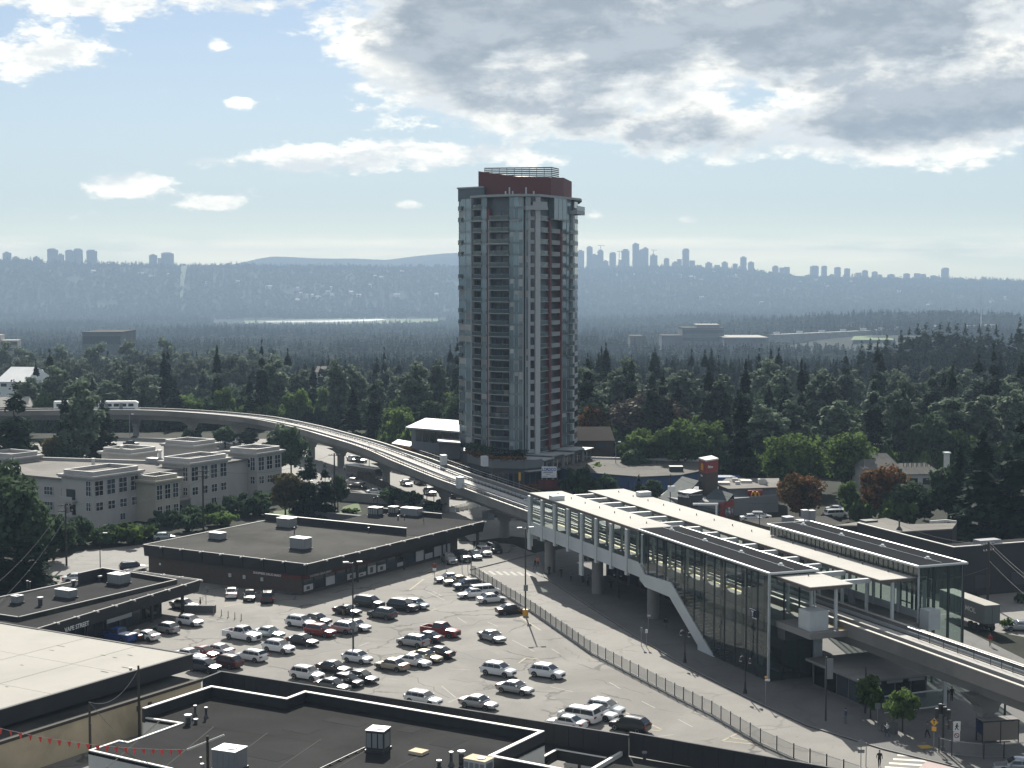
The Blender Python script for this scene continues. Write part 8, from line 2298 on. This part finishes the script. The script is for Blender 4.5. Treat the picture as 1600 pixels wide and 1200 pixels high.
for px, py, lb in ((767, 812, 'grey utility cabinet on the lit paving under the guideway'), (758, 810, 'dark bin beside the grey utility cabinet'), (776, 808, 'small dark box beside the guideway pier')):
    single('street_cabinet', MB().box(-.6, -.5, 0, .6, .5, 1.5), C['greyw'] if 'grey' in lb else C['dark'], lb, 'cabinet', P(px, py), .2)
lb_ = thing('lumber_stack', 'stack of pale boards on the side road behind the shop row', 'lumber stack', P(214, 893), R(15))
for k in range(5):
    q = MB(); q.beam((-1.6 + k * .1, -1.2 + k * .55, .25 + (k % 3) * .12), (2.4, -.6 + k * .5, .9), .25, .10); part('board', q, C['offwhite'], lb_)
wf = thing('timber_fence', 'weathered board fence under the guideway beside the hedge', 'fence', P(575, 765), 0)
a, b = P(545, 742), P(610, 768); b2 = P(600, 781)
for k in range(30):
    p = a.lerp(b, k / 30) - wf.location; q = MB(); q.box(-.40, -.04, 0, .40, .04, 1.8 + .05 * (k % 2)); part('board', q, C['wood'], wf, p, math.atan2((b - a).y, (b - a).x))
rw2 = thing('retaining_wall', 'pale retaining wall below the parked cars by the hedge', 'wall', P(545, 785), 0)
a, b = P(532, 782), P(606, 788); q = MB(); q.wall([(p - rw2.location)[:2] for p in (a, b)], 0, 2.0, .4); part('wall', q, C['conc'], rw2)

# ================================================================ trees one can tell apart
TR = [
    ('cedar', 26, 598, 765, 100, 'dark ragged cedar at the left edge before the guideway'), ('poplar', 128, 586, 738, 62, 'tall pale poplar standing before the guideway on the left'), ('cedar', 104, 612, 738, 56, 'dark cedar merged with the tall pale poplar'),
    ('cedar', 162, 620, 728, 58, 'dark broad cedar hiding the middle of the train'), ('olive', 84, 682, 742, 48, 'yellowish shrub tree behind the left apartments'), ('olive', 150, 668, 728, 46, 'yellow green tree before the dark cedar'), ('dull', 108, 694, 745, 55, 'greyish tree behind the apartment roof'),
    ('dull', 30, 738, 905, 124, 'big dark broadleaf tree before the left apartments'), ('dull', 2, 715, 890, 120, 'dark broadleaf tree cut by the left picture edge'), ('cedar', 42, 835, 918, 95, 'clipped dark conifer hedge mound by the side road'), ('cedar', 6, 850, 925, 90, 'dark conifer at the left edge behind the shop row'),
    ('dull', 84, 800, 875, 70, 'loose grey green tree by the transformer pole'), ('bush', 200, 816, 850, 84, 'wide bright green shrub below the apartments'), ('bush', 165, 826, 852, 60, 'green shrub left of the wide bright shrub'), ('bush', 345, 798, 822, 62, 'low green shrub behind the pale utility pole'), ('dullbush', 300, 800, 830, 55, 'dark shrub at the parking entry'), ('dullbush', 130, 806, 850, 50, 'dark shrub under the first apartment bay'), ('dullbush', 395, 775, 806, 70, 'dark shrubbery below the last apartment bay'),
    ('poplar', 437, 655, 745, 58, 'pale tree rising in front of the guideway bend'), ('dull', 455, 664, 748, 50, 'grey green tree just right of the pale bend tree'), ('olive', 446, 738, 806, 60, 'olive tree beside the last apartment bay'), ('cedar', 484, 700, 806, 42, 'narrow dark cedar left of the cedar utility pole'), ('cedar', 508, 725, 808, 46, 'short dark cedar at the cedar utility pole'), ('dull', 528, 740, 800, 34, 'greyish tree behind the cedar utility pole'), ('cedar', 470, 728, 800, 40, 'low dark cedar between olive tree and narrow cedar'),
    ('dull', 352, 665, 700, 46, 'silvery small tree under the guideway on the left'), ('poplar', 388, 668, 700, 36, 'small pale tree under the guideway bend'), ('dullbush', 300, 668, 692, 40, 'dark bush under the far guideway'),
    ('bush', 547, 794, 803, 36, 'clipped green hedge ball on the small lawn'), ('dullbush', 612, 762, 786, 60, 'dark clipped hedge beside the guideway pier'), ('dullbush', 640, 766, 790, 50, 'dark hedge between pier and blue panel'), ('dullbush', 680, 780, 800, 48, 'dark shrub at the foot of the second pier'), ('rust', 828, 755, 782, 40, 'small sparse flowering tree at the far station end'), ('dullbush', 812, 801, 812, 26, 'small dark planter tree by the station end'),
    ('conifer', 552, 606, 690, 58, 'dark pointed conifer beyond the guideway bend'), ('conifer', 585, 596, 692, 44, 'tall dark conifer right of the pointed one'), ('lime', 686, 606, 668, 52, 'bright lime green tree close left of the tower'), ('olive', 452, 620, 665, 40, 'yellowing tree just above the guideway bend'), ('lime', 316, 618, 645, 20, 'tiny yellow green tree above the far guideway'), ('conifer', 229, 582, 648, 34, 'dark conical conifer beside the train nose'), ('dull', 357, 625, 645, 38, 'low grey bush above the far guideway'), ('olive', 398, 612, 652, 30, 'greenish cone tree above the guideway'), ('lime', 442, 606, 640, 40, 'light green tree above the yellowing tree'),
    ('copper', 1012, 612, 702, 128, 'huge dark copper tree right of the tower'), ('rust', 925, 632, 700, 48, 'brownish tree between tower and copper tree'), ('cedar', 1052, 612, 692, 50, 'dark green tree at the right flank of the copper tree'), ('poplar', 944, 580, 668, 44, 'pale bright tree directly right of the tower'), ('dull', 943, 675, 702, 26, 'small pale shrub tree at the copper tree foot'),
    ('maple', 1010, 668, 742, 84, 'fresh green tree in the right hand grove, leftmost'), ('maple', 1060, 656, 744, 92, 'fresh green tree in the middle of the right grove'), ('maple', 1100, 652, 738, 78, 'fresh green tree at the right end of the grove'), ('dull', 990, 700, 748, 50, 'greyer tree at the foot of the grove'), ('bush', 1035, 722, 748, 60, 'bright shrub before the grove'), ('bush', 930, 722, 752, 62, 'bushy green hedge before the blue building'),
    ('dullbush', 905, 728, 772, 64, 'dark shrub mass covering the blue wall'), ('dullbush', 948, 740, 775, 50, 'dark shrub below the blue wall centre'), ('cedar', 998, 742, 782, 26, 'little dark cone tree at the blue wall'), ('dull', 1020, 748, 788, 36, 'dark small tree before the blue wall'),
    ('conifer', 1156, 618, 770, 78, 'very broad dark conifer behind the restaurant'), ('conifer', 1128, 585, 700, 36, 'slim dark conifer left of the broad one'), ('round', 1240, 672, 768, 96, 'neat round dark tree, left one of the pair'), ('round', 1328, 674, 770, 100, 'neat round dark tree, right one of the pair'),
    ('rust', 1250, 736, 815, 82, 'orange tinted maple beside the restaurant'), ('rust', 1383, 724, 818, 92, 'orange red maple before the stepped apartments'), ('maple', 1328, 752, 812, 42, 'green tree between the two orange maples'), ('bush', 1345, 778, 818, 58, 'green bush at the dusty roof'), ('dull', 1426, 752, 826, 88, 'dull green tree before the pale apartments'), ('bush', 1402, 772, 828, 84, 'green undergrowth tree beside the orange red maple'), ('lime', 1444, 792, 812, 20, 'tiny yellow green bush at the dusty roof'),
    ('dull', 1482, 724, 830, 86, 'dark tree right of the pale apartments'), ('conifer', 1532, 672, 850, 118, 'massive dark conifer at the right, before the black wall'), ('conifer', 1590, 650, 858, 100, 'dark conifer cut by the right picture edge'), ('conifer', 1572, 700, 848, 80, 'dark conifer between the two massive ones'), ('conifer', 1498, 690, 832, 60, 'dark narrower conifer left of the massive one'), ('dull', 1560, 770, 850, 90, 'dusky undergrowth tree below the massive conifers'),
    ('poplar', 1436, 618, 690, 56, 'silvery poplar on the right, left one'), ('poplar', 1502, 616, 695, 62, 'silvery poplar on the right, right one'), ('cedar', 1449, 640, 722, 26, 'slim pointed cedar below the silvery poplars'), ('dull', 1393, 652, 724, 56, 'grey topped tree above the orange red maple'), ('dull', 1300, 645, 690, 40, 'light tree above the round tree pair'), ('dull', 1478, 665, 726, 50, 'dark green tree under the silvery poplars'), ('bush', 1420, 712, 740, 70, 'hazy green bushes above the pale apartments'),
    ('bush', 1574, 965, 984, 30, 'round clipped bush beside the trailer'), ('dullbush', 1518, 925, 938, 30, 'low dark bush behind the glass hall'), ('dullbush', 1595, 925, 942, 24, 'dark bush at the right picture edge'),
    ('maple', 1360, 1055, 1124, 52, 'small shaded street tree by the kiosk, left one'), ('maple', 1410, 1070, 1146, 54, 'small street tree by the kiosk, right one'), ('bush', 905, 760, 776, 20, 'tiny bush at the station roof end'),
]
for kd, px, yt, yb, w, lb in TR: tree_px(kd, px, yt, yb, w, lb)

for k, px in enumerate((8, 40, 66, 92, 118, 150, 182, 205, 240, 262, 290, 318, 342, 372, 395, 430)):
    tree_px('poplar', px, 522 + (k * 17) % 38, 640, 40 + (k * 11) % 14, 'tall silvery poplar in the pale row behind the guideway bend', 'tall poplars behind the guideway bend', y=880 + (k * 37) % 90)
for k in range(30):
    px = 1345 + (k * 61) % 268; top = float(np.interp(px, [1345, 1400, 1440, 1600], [540, 524, 505, 504])) + (k * 29) % 26
    tree_px('cedar', px, top - 4, 640, 44 + (k * 7) % 18, 'tall dark conifer on the wooded knoll at the right', 'tall conifers on the right knoll', y=800 + (k * 47) % 190)

# ordinary trees filling the belt between the town and the woods
AV = [(N0.x, N0.y + 18, 26), (-70, 345, 34), (-100, 335, 30)]
PTH = np.array([(p.x, p.y) for p in path])


def free(x, y, px, m):
    if y < 520 and px < 880 and not (px > 600 and y > 440): return False
    if y < (440 if px < 1120 else 392): return False
    if y < 455 and 840 < px < 960: return False
    if px < 75 and 630 < y < 700: return False
    if 622 < px < 690 and 590 < y < 690: return False
    if np.min((x - PTH[:, 0]) ** 2 + (y - PTH[:, 1]) ** 2) < m * m: return False
    return all((x - a) ** 2 + (y - b) ** 2 > r * r for a, b, r in AV)


def fill():
    rng = random.Random(21); pl_ = []
    cap = dict(conifer=190, poplar=110, dull=80, maple=60)
    for _ in range(14000):
        y = rng.uniform(395, 750); px = rng.uniform(-60, 1660); x = (px - 800) / FPX * y
        if not free(x, y, px, 13): continue
        s = 4.9
        if any((x - a) ** 2 + (y - b) ** 2 < s * s for a, b in pl_): continue
        k = rng.random(); con = .58 if px > 700 else .40
        kd = 'conifer' if k < con else 'poplar' if k < con + .24 else 'dull' if k < con + .36 else 'maple'
        if cap[kd] <= 0: continue
        cap[kd] -= 1; pl_.append((x, y)); z = h1(x, y)
        h, w, lb, g = dict(conifer=(rng.uniform(17, 31), rng.uniform(7.5, 11), 'dark conifer in the belt of trees beyond the street', 'conifers beyond the street'),
                           poplar=(rng.uniform(17, 26), rng.uniform(8, 12), 'silvery poplar in the belt of trees beyond the street', 'poplars beyond the street'),
                           dull=(rng.uniform(11, 18), rng.uniform(9, 14), 'dull green broadleaf in the belt of trees beyond the street', 'broadleaf trees beyond the street'),
                           maple=(rng.uniform(9, 15), rng.uniform(9, 12), 'fresh green broadleaf in the belt of trees beyond the street', 'green trees beyond the street'))[kd]
        sec = 'the far guideway' if px < 300 else 'the guideway bend' if px < 700 else 'the residential tower' if px < 960 else 'the restaurant' if px < 1340 else 'the pale stepped apartments'
        tree(kd, (x, y, z - .2), h, w, lb.replace('the street', sec), g.replace('the street', sec))


def undergrowth():
    rng = np.random.default_rng(9); pts = []
    for y in np.arange(392, 775, 4.6):
        for x in np.arange(-.36 * y, .36 * y, 4.6):
            xx, yy = x + rng.uniform(-2.2, 2.2), y + rng.uniform(-2.2, 2.2)
            if free(xx, yy, 800 + FPX * xx / yy, 7): pts.append((xx, yy))
    pts = np.array(pts); n = len(pts); z = height(pts[:, 0], pts[:, 1]) - .3
    idx = rng.integers(0, 4, n); H0 = np.array([2.4, 2.4, 16, 14.])[idx]; W0 = np.array([2.6, 2.6, 3.6, 5.2])[idx]
    hh = rng.uniform(4, 9, n); w = rng.uniform(2.4, 4.4, n)
    scl = np.stack([w / W0, w / W0, hh / H0], 1)
    scatter('undergrowth', 'dense undergrowth of saplings and bushes between the trees', [TREE['bush']['crowns'][0], TREE['dullbush']['crowns'][0], TREE['cedar']['crowns'][0], TREE['dull']['crowns'][0]], np.stack([pts[:, 0], pts[:, 1], z], 1), idx, scl, rng.uniform(0, 6.28, n))


undergrowth()
for i, (px, yb, w, h_) in enumerate(((70, 838, 70, 34), (115, 842, 60, 30), (165, 850, 80, 30), (225, 842, 60, 26), (262, 822, 60, 26), (300, 818, 50, 30), (330, 812, 50, 28), (372, 800, 60, 30), (410, 795, 50, 30), (100, 860, 70, 34), (270, 806, 40, 20), (60, 880, 60, 40))):
    tree_px('dullbush', px, yb - h_, yb, w, 'dark shrub in the shaded hedge below the apartments', 'shrubs in the hedge below the apartments')

fill()
build_woods()
